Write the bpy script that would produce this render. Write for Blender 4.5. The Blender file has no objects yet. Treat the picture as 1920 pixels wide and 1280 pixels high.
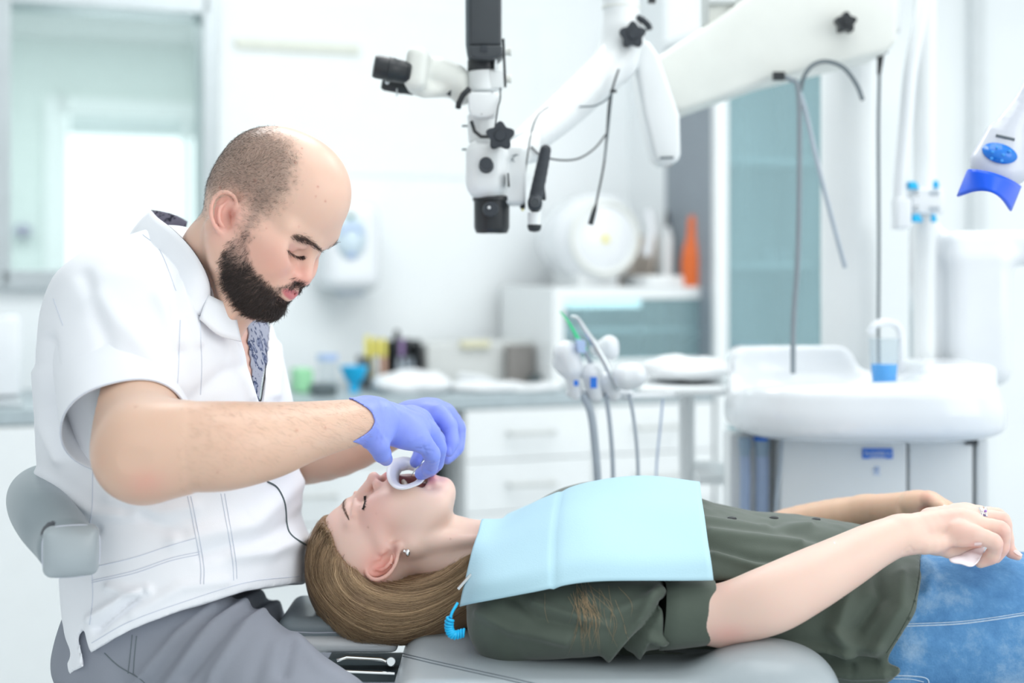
import bpy, bmesh, math, random
import numpy as np
from mathutils import Vector, Matrix
from mathutils.bvhtree import BVHTree

random.seed(7)
RNG = np.random.default_rng(11)
SC = bpy.context.scene
COL = SC.collection
PI = math.pi

# ------------------------------------------------------------------ camera
F = 2667.0          # focal length in pixels of the 1920 px wide frame (50 mm lens on a 36 mm sensor)
CAMH, D0, HZ = 1.2, 1.9, 510.0
cam_data = bpy.data.cameras.new('camera')
cam_data.lens = 50.0
cam_data.sensor_width = 36.0
cam_data.shift_y = -(640.0 - HZ) / 1920.0
cam_data.clip_start = 0.05
cam_data.dof.use_dof = True
cam_data.dof.focus_distance = 1.79
cam_data.dof.aperture_fstop = 2.0
cam = bpy.data.objects.new('camera', cam_data)
COL.objects.link(cam)
cam.location = (0, -D0, CAMH)
cam.rotation_euler = (PI / 2, 0, 0)
SC.camera = cam

# ------------------------------------------------------------------ world, lights, exposure
world = bpy.data.worlds.new('daylight')
SC.world = world
world.use_nodes = True
wn = world.node_tree.nodes['Background']
wn.inputs['Color'].default_value = (0.93, 0.985, 1.0, 1)
wn.inputs['Strength'].default_value = 1.0
# daylight is stronger from the window side (right, above, behind the camera) than from the inner wall on the left
_nt = world.node_tree
_tc = _nt.nodes.new('ShaderNodeTexCoord'); _dot = _nt.nodes.new('ShaderNodeVectorMath'); _dot.operation = 'DOT_PRODUCT'
_dot.inputs[1].default_value = (0.62, -0.25, 0.55)
_mr = _nt.nodes.new('ShaderNodeMapRange'); _mr.inputs[1].default_value = -0.7; _mr.inputs[2].default_value = 0.85; _mr.inputs[3].default_value = 0.45; _mr.inputs[4].default_value = 1.55
_nt.links.new(_tc.outputs['Generated'], _dot.inputs[0]); _nt.links.new(_dot.outputs['Value'], _mr.inputs[0]); _nt.links.new(_mr.outputs[0], wn.inputs['Strength'])

def area(name, loc, target, sx, sy, power, color=(1, 1, 1)):
    l = bpy.data.lights.new(name, 'AREA')
    l.shape = 'RECTANGLE'
    l.size, l.size_y, l.energy, l.color = sx, sy, power, color
    o = bpy.data.objects.new(name, l)
    COL.objects.link(o)
    o.location = loc
    o.rotation_euler = (Vector(target) - Vector(loc)).to_track_quat('-Z', 'Y').to_euler()
    return o

area('added_overhead_light', (0.5, -0.1, 2.62), (0.5, -0.1, 0), 1.2, 1.2, 12)  # unseen overhead fill, added because the ceiling blocks ambient light
area('added_overhead_light', (-0.4, 1.0, 2.62), (-0.4, 1.0, 0), 1.2, 0.6, 18)  # added overhead fill, unseen, lifts the back of the room
area('added_overhead_light', (1.2, 1.0, 2.62), (1.2, 1.0, 0), 1.2, 0.6, 16)  # added overhead fill, unseen, for the back right
area('window_daylight', (2.6, -1.2, 1.9), (0, 0.2, 0.9), 1.6, 1.8, 18, (1.0, 0.99, 0.97))

SC.view_settings.view_transform = 'Standard'
SC.view_settings.look = 'None'
SC.view_settings.gamma = 1.0
SC.view_settings.use_curve_mapping = False
SC.view_settings.exposure = -0.06
# ------------------------------------------------------------------ helpers: places
def P(px, py, d):
    """the point seen at pixel (px, py), d metres in front of the lens plane"""
    return np.array([(px - 960.0) / F * d, d - D0, CAMH - (py - HZ) / F * d])

def PX(v):
    """pixel coordinates of points (n,3)"""
    d = v[..., 1] + D0
    return 960 + v[..., 0] * F / d, HZ + (CAMH - v[..., 2]) * F / d

def Q(a): return P(a[0], a[1], a[2])
def V(*a): return np.array(a, dtype=float)
def unit(v): v = np.asarray(v, float); return v / (np.linalg.norm(v) + 1e-12)

def spline(pts, n):
    """Catmull-Rom through points, n samples"""
    p = np.asarray(pts, float)
    if len(p) == 2:
        t = np.linspace(0, 1, n)[:, None]
        return p[0] * (1 - t) + p[1] * t
    e = np.vstack([2 * p[0] - p[1], p, 2 * p[-1] - p[-2]])
    out = []
    for t in np.linspace(0, len(p) - 1, n):
        i = min(int(t), len(p) - 2); u = t - i
        a, b, c, d = e[i], e[i + 1], e[i + 2], e[i + 3]
        out.append(0.5 * (2 * b + (c - a) * u + (2 * a - 5 * b + 4 * c - d) * u * u + (3 * b - a - 3 * c + d) * u ** 3))
    return np.array(out)

def fbm(p, scale, seed=0, octaves=1):
    """value noise on points, about -1..1"""
    out = 0.0; amp = 1.0; tot = 0.0
    for o in range(octaves):
        q = np.asarray(p, float) * scale + 37.3 * (seed + o) + 1000.0
        i = np.floor(q).astype(np.int64); f = q - i; f = f * f * (3 - 2 * f)
        def h(dx, dy, dz):
            n = (i[..., 0] + dx) * 374761393 + (i[..., 1] + dy) * 668265263 + (i[..., 2] + dz) * 2147483647
            n = (n ^ (n >> 13)) * 1274126177
            n = n & 0xffffffff
            n = (n ^ (n >> 16)) & 0xffff
            return n / 32767.5 - 1.0
        r = 0
        for dx in (0, 1):
            wx = f[..., 0] if dx else 1 - f[..., 0]
            for dy in (0, 1):
                wy = f[..., 1] if dy else 1 - f[..., 1]
                for dz in (0, 1):
                    wz = f[..., 2] if dz else 1 - f[..., 2]
                    r = r + wx * wy * wz * h(dx, dy, dz)
        out = out + amp * r; tot += amp; amp *= 0.5; scale *= 2.0
    return out / tot

def sstep(a, b, x):
    t = np.clip((x - a) / (b - a), 0, 1)
    return t * t * (3 - 2 * t)

def poly_dist(x, y, poly):
    """signed distance in pixels to a closed polygon, negative inside"""
    x = np.asarray(x, float); y = np.asarray(y, float)
    poly = np.asarray(poly, float)
    n = len(poly); best = np.full(x.shape, 1e9); ins = np.zeros(x.shape, bool)
    for i in range(n):
        ax, ay = poly[i]; bx, by = poly[(i + 1) % n]
        ex, ey = bx - ax, by - ay
        t = np.clip(((x - ax) * ex + (y - ay) * ey) / (ex * ex + ey * ey + 1e-9), 0, 1)
        best = np.minimum(best, (x - ax - t * ex) ** 2 + (y - ay - t * ey) ** 2)
        c = (ay > y) != (by > y)
        xi = ax + (y - ay) * ex / (ey if abs(ey) > 1e-9 else 1e-9)
        ins ^= c & (x < xi)
    d = np.sqrt(best)
    return np.where(ins, -d, d)

def seg_dist(x, y, pts):
    best = np.full(np.shape(x), 1e9)
    for (ax, ay), (bx, by) in zip(pts[:-1], pts[1:]):
        ex, ey = bx - ax, by - ay
        t = np.clip(((x - ax) * ex + (y - ay) * ey) / (ex * ex + ey * ey + 1e-9), 0, 1)
        best = np.minimum(best, (x - ax - t * ex) ** 2 + (y - ay - t * ey) ** 2)
    return np.sqrt(best)

# ------------------------------------------------------------------ helpers: materials
MATS = {}
def lin(c):
    return tuple(((x / 12.92) if x <= 0.04045 else ((x + 0.055) / 1.055) ** 2.4) for x in c)
def rgb(r, g, b): return lin((r / 255, g / 255, b / 255))

def mat(name, color, rough=0.5, metal=0.0, spec=0.5, noise=0.0, nscale=20.0, bump=0.0, bscale=200.0, sss=0.0, sssr=(1, .4, .25),
        coat=0.0, alpha=None, trans=0.0, ior=1.45, emit=None, estr=0.0, sheen=0.0):
    m = bpy.data.materials.new(name); m.use_nodes = True
    nt = m.node_tree; b = nt.nodes['Principled BSDF']
    b.inputs['Base Color'].default_value = (*color, 1)
    b.inputs['Roughness'].default_value = rough
    b.inputs['Metallic'].default_value = metal
    b.inputs['Specular IOR Level'].default_value = spec
    b.inputs['Coat Weight'].default_value = coat
    b.inputs['Transmission Weight'].default_value = trans
    b.inputs['IOR'].default_value = ior
    b.inputs['Sheen Weight'].default_value = sheen
    if sss:
        b.inputs['Subsurface Weight'].default_value = sss
        b.inputs['Subsurface Radius'].default_value = sssr
        b.inputs['Subsurface Scale'].default_value = 0.006
    if emit:
        b.inputs['Emission Color'].default_value = (*emit, 1)
        b.inputs['Emission Strength'].default_value = estr
    if alpha is not None:
        b.inputs['Alpha'].default_value = alpha
    tc = nt.nodes.new('ShaderNodeTexCoord')
    if noise:
        n = nt.nodes.new('ShaderNodeTexNoise'); n.inputs['Scale'].default_value = nscale; n.inputs['Detail'].default_value = 3
        nt.links.new(tc.outputs['Object'], n.inputs['Vector'])
        mr = nt.nodes.new('ShaderNodeMapRange')
        mr.inputs[1].default_value = 0.3; mr.inputs[2].default_value = 0.7
        mr.inputs[3].default_value = 1 - noise; mr.inputs[4].default_value = 1 + noise
        nt.links.new(n.outputs['Fac'], mr.inputs[0])
        mx = nt.nodes.new('ShaderNodeVectorMath'); mx.operation = 'SCALE'
        mx.inputs[0].default_value = color
        nt.links.new(mr.outputs[0], mx.inputs['Scale'])
        nt.links.new(mx.outputs[0], b.inputs['Base Color'])
    if bump:
        n = nt.nodes.new('ShaderNodeTexNoise'); n.inputs['Scale'].default_value = bscale; n.inputs['Detail'].default_value = 4
        nt.links.new(tc.outputs['Object'], n.inputs['Vector'])
        bp = nt.nodes.new('ShaderNodeBump'); bp.inputs['Strength'].default_value = bump; bp.inputs['Distance'].default_value = 0.002
        nt.links.new(n.outputs['Fac'], bp.inputs['Height'])
        nt.links.new(bp.outputs['Normal'], b.inputs['Normal'])
    MATS[name] = m
    return m

def mat_attr(name, rough=0.5, **k):
    """a material whose pigment comes from the mesh's own 'pigment' colour attribute"""
    m = mat(name, (1, 1, 1), rough, **k)
    nt = m.node_tree
    a = nt.nodes.new('ShaderNodeAttribute'); a.attribute_name = 'pigment'
    nt.links.new(a.outputs['Color'], nt.nodes['Principled BSDF'].inputs['Base Color'])
    return m

# ------------------------------------------------------------------ helpers: objects
def empty(name, loc, label=None, cat=None, group=None):
    o = bpy.data.objects.new(name, None); COL.objects.link(o)
    o.location = tuple(loc); o.empty_display_size = 0.05
    if label: tag(o, label, cat, group)
    return o

def tag(o, label=None, cat=None, group=None, kind=None):
    if label: o['label'] = label
    if cat: o['category'] = cat
    if group: o['group'] = group
    if kind: o['kind'] = kind
    return o

def link(name, me, material=None, parent=None, smooth=True):
    o = bpy.data.objects.new(name, me); COL.objects.link(o)
    if material is not None:
        for m in (material if isinstance(material, (list, tuple)) else [material]): me.materials.append(m)
    if smooth and len(me.polygons):
        me.polygons.foreach_set('use_smooth', np.ones(len(me.polygons), bool))
    if parent is not None:
        o.parent = parent
        o.matrix_parent_inverse = Matrix.Translation(-Vector(parent.location))
    return o

def raw(name, verts, faces, material=None, parent=None, smooth=True, pig=None, fmat=None):
    me = bpy.data.meshes.new(name)
    me.from_pydata([tuple(v) for v in np.asarray(verts, float)], [], [tuple(int(i) for i in f) for f in faces])
    me.update()
    o = link(name, me, material, parent, smooth)
    if pig is not None:
        a = me.color_attributes.new('pigment', 'FLOAT_COLOR', 'POINT')
        c = np.ones((len(verts), 4), np.float32); c[:, :3] = pig
        a.data.foreach_set('color', c.ravel())
    if fmat is not None:
        me.polygons.foreach_set('material_index', np.asarray(fmat, np.int32))
    return o

class MB:
    """collects shapes into ONE mesh object"""
    def __init__(s): s.v = []; s.f = []; s.n = 0; s.m = []; s.cur = 0
    def add(s, v, f):
        v = np.asarray(v, float)
        s.v.append(v); s.f += [tuple(i + s.n for i in q) for q in f]; s.m += [s.cur] * len(f); s.n += len(v)
        return s
    def tube(s, pts, r, n=10, cap=True, flat=None):
        p = np.asarray(pts, float); m = len(p)
        r = np.broadcast_to(np.asarray(r, float), (m,)).copy()
        t = np.gradient(p, axis=0); t /= np.linalg.norm(t, axis=1)[:, None] + 1e-12
        ref = V(0, 0, 1) if abs(t[0][2]) < 0.9 else V(1, 0, 0)
        u = unit(np.cross(t[0], ref)); vs = []
        for i in range(m):
            u = unit(u - t[i] * np.dot(u, t[i])); w = np.cross(t[i], u)
            a = np.arange(n) * 2 * PI / n
            vs.append(p[i] + r[i] * (np.cos(a)[:, None] * u + np.sin(a)[:, None] * w * (flat or 1)))
        f = []
        for i in range(m - 1):
            for j in range(n):
                f.append((i * n + j, i * n + (j + 1) % n, (i + 1) * n + (j + 1) % n, (i + 1) * n + j))
        if cap:
            f.append(tuple(range(n - 1, -1, -1))); f.append(tuple((m - 1) * n + j for j in range(n)))
        return s.add(np.vstack(vs), f)
    def lathe(s, a, b, prof, n=32):
        """revolve: prof = [(t along a->b in 0..1, radius)]"""
        a = np.asarray(a, float); b = np.asarray(b, float)
        pts = [a + (b - a) * t for t, _ in prof]; ax = unit(b - a)
        ref = V(0, 0, 1) if abs(ax[2]) < 0.9 else V(1, 0, 0)
        u = unit(np.cross(ax, ref)); w = np.cross(ax, u)
        an = np.arange(n) * 2 * PI / n
        vs = [p + r * (np.cos(an)[:, None] * u + np.sin(an)[:, None] * w) for p, (_, r) in zip(pts, prof)]
        f = []
        for i in range(len(prof) - 1):
            for j in range(n):
                f.append((i * n + j, i * n + (j + 1) % n, (i + 1) * n + (j + 1) % n, (i + 1) * n + j))
        f.append(tuple(range(n - 1, -1, -1))); f.append(tuple((len(prof) - 1) * n + j for j in range(n)))
        return s.add(np.vstack(vs), f)
    def box(s, c, h, ax=None):
        c = np.asarray(c, float); A = np.eye(3) if ax is None else np.asarray(ax, float)
        vs = [c + sx * h[0] * A[0] + sy * h[1] * A[1] + sz * h[2] * A[2] for sx in (-1, 1) for sy in (-1, 1) for sz in (-1, 1)]
        return s.add(vs, [(0, 1, 3, 2), (4, 6, 7, 5), (0, 4, 5, 1), (2, 3, 7, 6), (0, 2, 6, 4), (1, 5, 7, 3)])
    def prism(s, poly, d0, d1, rot=None):
        """pixel outline given thickness: front face at depth d0, back at d1 (real size of the front)"""
        fr = np.array([P(x, y, d0) for x, y in poly]); bk = fr + V(0, d1 - d0, 0); n = len(poly)
        f = [tuple(range(n)), tuple(range(2 * n - 1, n - 1, -1))]
        f += [((i + 1) % n, i, n + i, n + (i + 1) % n) for i in range(n)]
        return s.add(np.vstack([fr, bk]), f)
    def sph(s, c, r, n=16, m=10):
        r = np.broadcast_to(np.asarray(r, float), (3,)); vs = [(0, 0, -1)]
        for i in range(1, m):
            t = -PI / 2 + PI * i / m
            for j in range(n): vs.append((math.cos(t) * math.cos(2 * PI * j / n), math.cos(t) * math.sin(2 * PI * j / n), math.sin(t)))
        vs.append((0, 0, 1)); f = []
        for j in range(n): f.append((0, 1 + (j + 1) % n, 1 + j)); f.append((len(vs) - 1, 1 + (m - 2) * n + j, 1 + (m - 2) * n + (j + 1) % n))
        for i in range(m - 2):
            for j in range(n):
                a = 1 + i * n + j; b = 1 + i * n + (j + 1) % n
                f.append((a, b, b + n, a + n))
        return s.add(np.asarray(c) + np.array(vs) * r, f)
    def build(s, name, material=None, parent=None, smooth=True, bevel=0.0, seg=3, auto=True):
        o = raw(name, np.vstack(s.v), s.f, material, parent, smooth, fmat=s.m if isinstance(material, (list, tuple)) else None)
        bm = bmesh.new(); bm.from_mesh(o.data)
        bmesh.ops.recalc_face_normals(bm, faces=bm.faces)
        if bevel:
            es = [e for e in bm.edges if len(e.link_faces) == 2 and e.calc_face_angle(0) > 0.6]
            bmesh.ops.bevel(bm, geom=es, offset=bevel, segments=seg, profile=0.5, affect='EDGES', clamp_overlap=True)
        if auto and smooth:
            for e in bm.edges:
                if len(e.link_faces) == 2 and e.calc_face_angle(0) > 0.7: e.smooth = False
        bm.to_mesh(o.data); bm.free()
        return o

def strands(name, lines, radii, material, parent=None, pig=None, sides=3):
    """many thin hairs (k,n,3) as one mesh of tapered three-sided tubes"""
    L = np.asarray(lines, float); k, n, _ = L.shape
    t = np.gradient(L, axis=1); t /= np.linalg.norm(t, axis=2)[..., None] + 1e-12
    ref = np.where(np.abs(t[..., 2:3]) < 0.9, V(0, 0, 1), V(1, 0, 0))
    u = np.cross(t, ref); u /= np.linalg.norm(u, axis=2)[..., None] + 1e-12
    w = np.cross(t, u)
    taper = np.concatenate([np.linspace(1, 1, n - n // 3), np.linspace(1, 0.15, n // 3)])
    R = np.asarray(radii, float).reshape(-1, 1) * taper
    vs = []
    for j in range(sides):
        a = 2 * PI * j / sides
        vs.append(L + R[..., None] * (math.cos(a) * u + math.sin(a) * w))
    vs = np.stack(vs, 2).reshape(-1, 3)
    base = (np.arange(k) * n * sides)[:, None, None, None]
    i = np.arange(n - 1)[None, :, None, None] * sides
    j = np.arange(sides)[None, None, :, None]; j2 = (j + 1) % sides
    f = np.concatenate([base + i + j, base + i + j2, base + i + sides + j2, base + i + sides + j], 3).reshape(-1, 4)
    me = fast_mesh(name, vs, f)
    o = link(name, me, material, parent)
    if pig is not None: set_pig(me, np.repeat(np.asarray(pig, float), n * sides, axis=0))
    return o

def fast_mesh(name, v, f):
    me = bpy.data.meshes.new(name)
    v = np.asarray(v, np.float32); f = np.asarray(f, np.int32)
    me.vertices.add(len(v)); me.vertices.foreach_set('co', v.ravel())
    me.loops.add(f.size); me.loops.foreach_set('vertex_index', f.ravel())
    me.polygons.add(len(f)); me.polygons.foreach_set('loop_start', np.arange(0, f.size, f.shape[1], dtype=np.int32))
    me.update(calc_edges=True); me.validate()
    return me

def set_pig(me, c):
    a = me.color_attributes.new('pigment', 'FLOAT_COLOR', 'POINT')
    q = np.ones((len(me.vertices), 4), np.float32); q[:, :3] = c
    a.data.foreach_set('color', q.ravel())

# ------------------------------------------------------------------ helpers: sculpting with distance fields
class Sculpt:
    def __init__(s, lo, hi, h):
        s.h = h; s.o = np.asarray(lo, float)
        n = np.ceil((np.asarray(hi, float) - s.o) / h).astype(int) + 1
        s.ax = [(s.o[i] + h * np.arange(n[i])).astype(np.float32) for i in range(3)]
        s.d = np.full(tuple(n), 0.2, np.float32); s.pad = 0.0
    def _win(s, lo, hi):
        w = []
        for i in range(3):
            a = int(np.searchsorted(s.ax[i], lo[i])); b = int(np.searchsorted(s.ax[i], hi[i]))
            w.append(slice(max(a - 1, 0), min(b + 1, len(s.ax[i]))))
        return tuple(w)
    def grid(s, w=None):
        w = w or (slice(None),) * 3
        return s.ax[0][w[0]][:, None, None], s.ax[1][w[1]][None, :, None], s.ax[2][w[2]][None, None, :]
    def mix(s, w, q, k, op):
        d = s.d[w]
        if op == 'sub': q = -q
        if op == 'add':
            if k > 0:
                hh = np.maximum(k - np.abs(d - q), 0) / k
                s.d[w] = np.minimum(d, q) - hh * hh * k * 0.25
            else: s.d[w] = np.minimum(d, q)
        else:
            if k > 0:
                hh = np.maximum(k - np.abs(d - q), 0) / k
                s.d[w] = np.maximum(d, q) + hh * hh * k * 0.25
            else: s.d[w] = np.maximum(d, q)
    def ell(s, c, r, R=None, k=0.01, op='add'):
        """R: rows are the ellipsoid's axes in the world"""
        c = np.asarray(c, float); r = np.asarray(r, float) * np.ones(3)
        m = r.max() + 2 * k + 3 * s.h
        w = s._win(c - m, c + m)
        if any(a.stop - a.start <= 0 for a in w): return s
        X, Y, Z = s.grid(w); X = X - c[0]; Y = Y - c[1]; Z = Z - c[2]
        if R is not None:
            R = np.asarray(R, float)
            X, Y, Z = (R[0][0] * X + R[0][1] * Y + R[0][2] * Z, R[1][0] * X + R[1][1] * Y + R[1][2] * Z, R[2][0] * X + R[2][1] * Y + R[2][2] * Z)
        k0 = np.sqrt((X / r[0]) ** 2 + (Y / r[1]) ** 2 + (Z / r[2]) ** 2) + 1e-9
        k1 = np.sqrt((X / r[0] ** 2) ** 2 + (Y / r[1] ** 2) ** 2 + (Z / r[2] ** 2) ** 2) + 1e-9
        s.mix(w, (k0 * (k0 - 1) / k1).astype(np.float32), k, op)
        return s
    def cap(s, a, b, ra, rb=None, k=0.01, op='add', flat=None):
        """tapered capsule; flat=(direction, factor) makes its section an oval"""
        a = np.asarray(a, float); b = np.asarray(b, float); rb = ra if rb is None else rb
        m = max(ra, rb) * (max(1.0, 1 / flat[1]) if flat else 1) + 2 * k + 3 * s.h + s.pad
        w = s._win(np.minimum(a, b) - m, np.maximum(a, b) + m)
        if any(x.stop - x.start <= 0 for x in w): return s
        X, Y, Z = s.grid(w); X = X - a[0]; Y = Y - a[1]; Z = Z - a[2]
        e = b - a; L2 = float(e @ e) + 1e-12
        t = np.clip((X * e[0] + Y * e[1] + Z * e[2]) / L2, 0, 1)
        X = X - t * e[0]; Y = Y - t * e[1]; Z = Z - t * e[2]
        if flat:
            n = unit(flat[0]); f = flat[1] - 1; q = X * n[0] + Y * n[1] + Z * n[2]
            X = X + q * f * n[0]; Y = Y + q * f * n[1]; Z = Z + q * f * n[2]
        s.mix(w, (np.sqrt(X * X + Y * Y + Z * Z) - (ra + (rb - ra) * t)).astype(np.float32), k, op)
        return s
    def chain(s, pts, rad, k=0.01, op='add', n=None, flat=None):
        p = np.asarray(pts, float); r = np.asarray(rad, float)
        if n:
            q = spline(np.hstack([p, r[:, None]]), n); p, r = q[:, :3], q[:, 3]
        for i in range(len(p) - 1): s.cap(p[i], p[i + 1], r[i], r[i + 1], k if (i == 0) else min(k * 0.5, 0.0015 if n else k * 0.5), op, flat)
        return s
    def group(s, fn, k):
        """shape several pieces on their own, then blend them in as one"""
        old = s.d; s.d = np.full(old.shape, 0.2, np.float32); fn(); new = s.d; s.d = old
        s.mix((slice(None),) * 3, new, k, 'add')
        return s
    def box(s, c, hf, rnd, R=None, k=0.01, op='add'):
        c = np.asarray(c, float); hf = np.asarray(hf, float)
        m = np.linalg.norm(hf) + 2 * k + 3 * s.h; w = s._win(c - m, c + m)
        if any(a.stop - a.start <= 0 for a in w): return s
        X, Y, Z = s.grid(w); X = X - c[0]; Y = Y - c[1]; Z = Z - c[2]
        if R is not None:
            R = np.asarray(R, float)
            X, Y, Z = (R[0][0] * X + R[0][1] * Y + R[0][2] * Z, R[1][0] * X + R[1][1] * Y + R[1][2] * Z, R[2][0] * X + R[2][1] * Y + R[2][2] * Z)
        X = np.abs(X) - (hf[0] - rnd); Y = np.abs(Y) - (hf[1] - rnd); Z = np.abs(Z) - (hf[2] - rnd)
        q = np.sqrt(np.maximum(X, 0) ** 2 + np.maximum(Y, 0) ** 2 + np.maximum(Z, 0) ** 2) + np.minimum(np.maximum(np.maximum(X, Y), Z), 0) - rnd
        s.mix(w, q.astype(np.float32), k, op)
        return s
    def loft(s, axis, t, c1, r1, c2, r2, n=2.0, k=0.01, op='add', cap=0.02):
        """a body of oval sections along axis 'x' or 'z': the two other axes' centres and radii at stations t"""
        X, Y, Z = s.grid()
        A, B, C = (Z, X, Y) if axis == 'z' else (X, Y, Z)
        o = np.argsort(t); t = np.asarray(t, float)[o]
        tt = A.ravel().astype(float); 
        def itp(v):
            v = np.asarray(v, float)[o]
            tb = np.clip(tt, t[0], t[-1])
            i = np.clip(np.searchsorted(t, tb) - 1, 0, len(t) - 2); m = np.gradient(v, t)
            hh = t[i + 1] - t[i]; u = (tb - t[i]) / hh
            return ((2 * u ** 3 - 3 * u ** 2 + 1) * v[i] + (u ** 3 - 2 * u ** 2 + u) * hh * m[i] + (-2 * u ** 3 + 3 * u ** 2) * v[i + 1] + (u ** 3 - u ** 2) * hh * m[i + 1]).reshape(A.shape).astype(np.float32)
        a1, b1, a2, b2 = itp(c1), itp(r1), itp(c2), itp(r2)
        q = (np.abs((B - a1) / b1) ** n + np.abs((C - a2) / b2) ** n) ** (1.0 / n)
        d = (q - 1) * np.minimum(b1, b2)
        e = np.maximum(t[0] - A, A - t[-1])
        d = np.maximum(d, -0.06); 
        hh = np.maximum(cap - np.abs(d - e), 0) / cap
        d = np.maximum(d, e) + hh * hh * cap * 0.25
        s.mix((slice(None),) * 3, d.astype(np.float32), k, op)
        return s
    def field(s, fn, k=0.0, op='cut'):
        """fn(X,Y,Z) -> signed field; keep where negative"""
        X, Y, Z = s.grid()
        s.mix((slice(None),) * 3, fn(X, Y, Z).astype(np.float32), k, 'cut' if op == 'cut' else op)
        return s
    def px(s):
        X, Y, Z = s.grid(); d = Y + D0
        return 960 + X * F / d, HZ + (CAMH - Z) * F / d
    def mesh(s, smooth=1):
        v, f = nets(s.d, s.o, s.h)
        for _ in range(smooth): v = relax(v, f)
        return v, f

def nets(d, o, h):
    sg = d < 0
    n = np.array(d.shape)
    c = np.zeros(tuple(n - 1), np.int8)
    for a in (0, 1):
        for b in (0, 1):
            for e in (0, 1):
                c += sg[a:n[0] - 1 + a, b:n[1] - 1 + b, e:n[2] - 1 + e]
    act = (c > 0) & (c < 8)
    ids = np.argwhere(act); idx = np.full(act.shape, -1, np.int32); idx[act] = np.arange(len(ids))
    i, j, k = ids.T
    acc = np.zeros((len(ids), 3)); w = np.zeros(len(ids))
    co = [(a, b, e) for a in (0, 1) for b in (0, 1) for e in (0, 1)]
    for a in co:
        for b in co:
            if sum(abs(x - y) for x, y in zip(a, b)) == 1 and a < b:
                da = d[i + a[0], j + a[1], k + a[2]].astype(float); db = d[i + b[0], j + b[1], k + b[2]].astype(float)
                m = (da < 0) != (db < 0)
                t = np.where(m, da / np.where(m, da - db, 1), 0)
                p = np.array(a) + t[:, None] * (np.array(b) - np.array(a))
                acc[m] += p[m]; w[m] += 1
    v = o + h * (ids + acc / w[:, None])
    fs = []
    for ax in range(3):
        lo = [slice(None)] * 3; hi = [slice(None)] * 3
        lo[ax] = slice(0, n[ax] - 1); hi[ax] = slice(1, n[ax])
        m = sg[tuple(lo)] != sg[tuple(hi)]
        e = np.argwhere(m)
        u, q = [(1, 2), (2, 0), (0, 1)][ax]
        ok = (e[:, u] > 0) & (e[:, q] > 0) & (e[:, u] < n[u] - 1) & (e[:, q] < n[q] - 1)
        e = e[ok]
        def cell(du, dq):
            g = e.copy(); g[:, u] += du; g[:, q] += dq
            return idx[g[:, 0], g[:, 1], g[:, 2]]
        quad = np.stack([cell(-1, -1), cell(0, -1), cell(0, 0), cell(-1, 0)], 1)
        inside = sg[tuple(lo)][tuple(e.T)]
        quad[~inside] = quad[~inside][:, ::-1]
        fs.append(quad)
    return v, np.vstack(fs)

def relax(v, f, lam=0.5):
    e = np.vstack([f[:, [0, 1]], f[:, [1, 2]], f[:, [2, 3]], f[:, [3, 0]]])
    acc = np.zeros_like(v); cnt = np.zeros(len(v))
    for a, b in ((0, 1), (1, 0)):
        for q in range(3): acc[:, q] += np.bincount(e[:, a], v[e[:, b], q], len(v))
        cnt += np.bincount(e[:, a], minlength=len(v))
    return v + lam * (acc / np.maximum(cnt, 1)[:, None] - v)

def normals(v, f):
    n = np.cross(v[f[:, 2]] - v[f[:, 0]], v[f[:, 3]] - v[f[:, 1]])
    out = np.zeros_like(v)
    for j in range(4):
        for q in range(3): out[:, q] += np.bincount(f[:, j], n[:, q], len(v))
    return out / (np.linalg.norm(out, axis=1)[:, None] + 1e-12)

def folds(v, f, lst, near=0.35, noise=None):
    """cloth folds: each ([(px,py),...], width in px, height in m) is a soft ridge (or valley) on the side towards the camera"""
    nn = normals(v, f); x, y = PX(v); a = np.zeros(len(v))
    for pts, wd, hgt in lst:
        a += hgt * np.exp(-(seg_dist(x, y, pts) / wd) ** 2)
    a *= sstep(near, near - 0.5, nn[:, 1])
    if noise: a += noise[0] * fbm(v, noise[1], 5, 2)
    return v + nn * a[:, None]

class Ray:
    """finds where the line of sight through a pixel meets a mesh"""
    def __init__(s, v, f): s.t = BVHTree.FromPolygons([Vector(x) for x in v], [tuple(int(i) for i in q) for q in f])
    def __call__(s, px, py, lift=0.0):
        o = Vector((0, -D0, CAMH)); d = Vector(P(px, py, 1.0)) - o; d.normalize()
        h = s.t.ray_cast(o, d)
        if h[0] is None: return None
        return np.array(h[0] + h[1] * lift)
    def line(s, pts, n, lift=0.0):
        q = spline([(a, b, 0) for a, b in pts], n); out = [s(a, b, lift) for a, b, _ in q]
        return np.array([o for o in out if o is not None])

def clay(px0, py0, px1, py1, d0, d1, h):
    """an empty block of clay that covers a pixel window between two depths"""
    c = np.array([P(x, y, d) for x in (px0, px1) for y in (py0, py1) for d in (d0, d1)])
    return Sculpt(c.min(0), c.max(0), h)

def joined(parts):
    vs, fs, n = [], [], 0
    for v, f in parts: vs.append(v); fs.append(f + n); n += len(v)
    return np.vstack(vs), np.vstack(fs)
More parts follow.
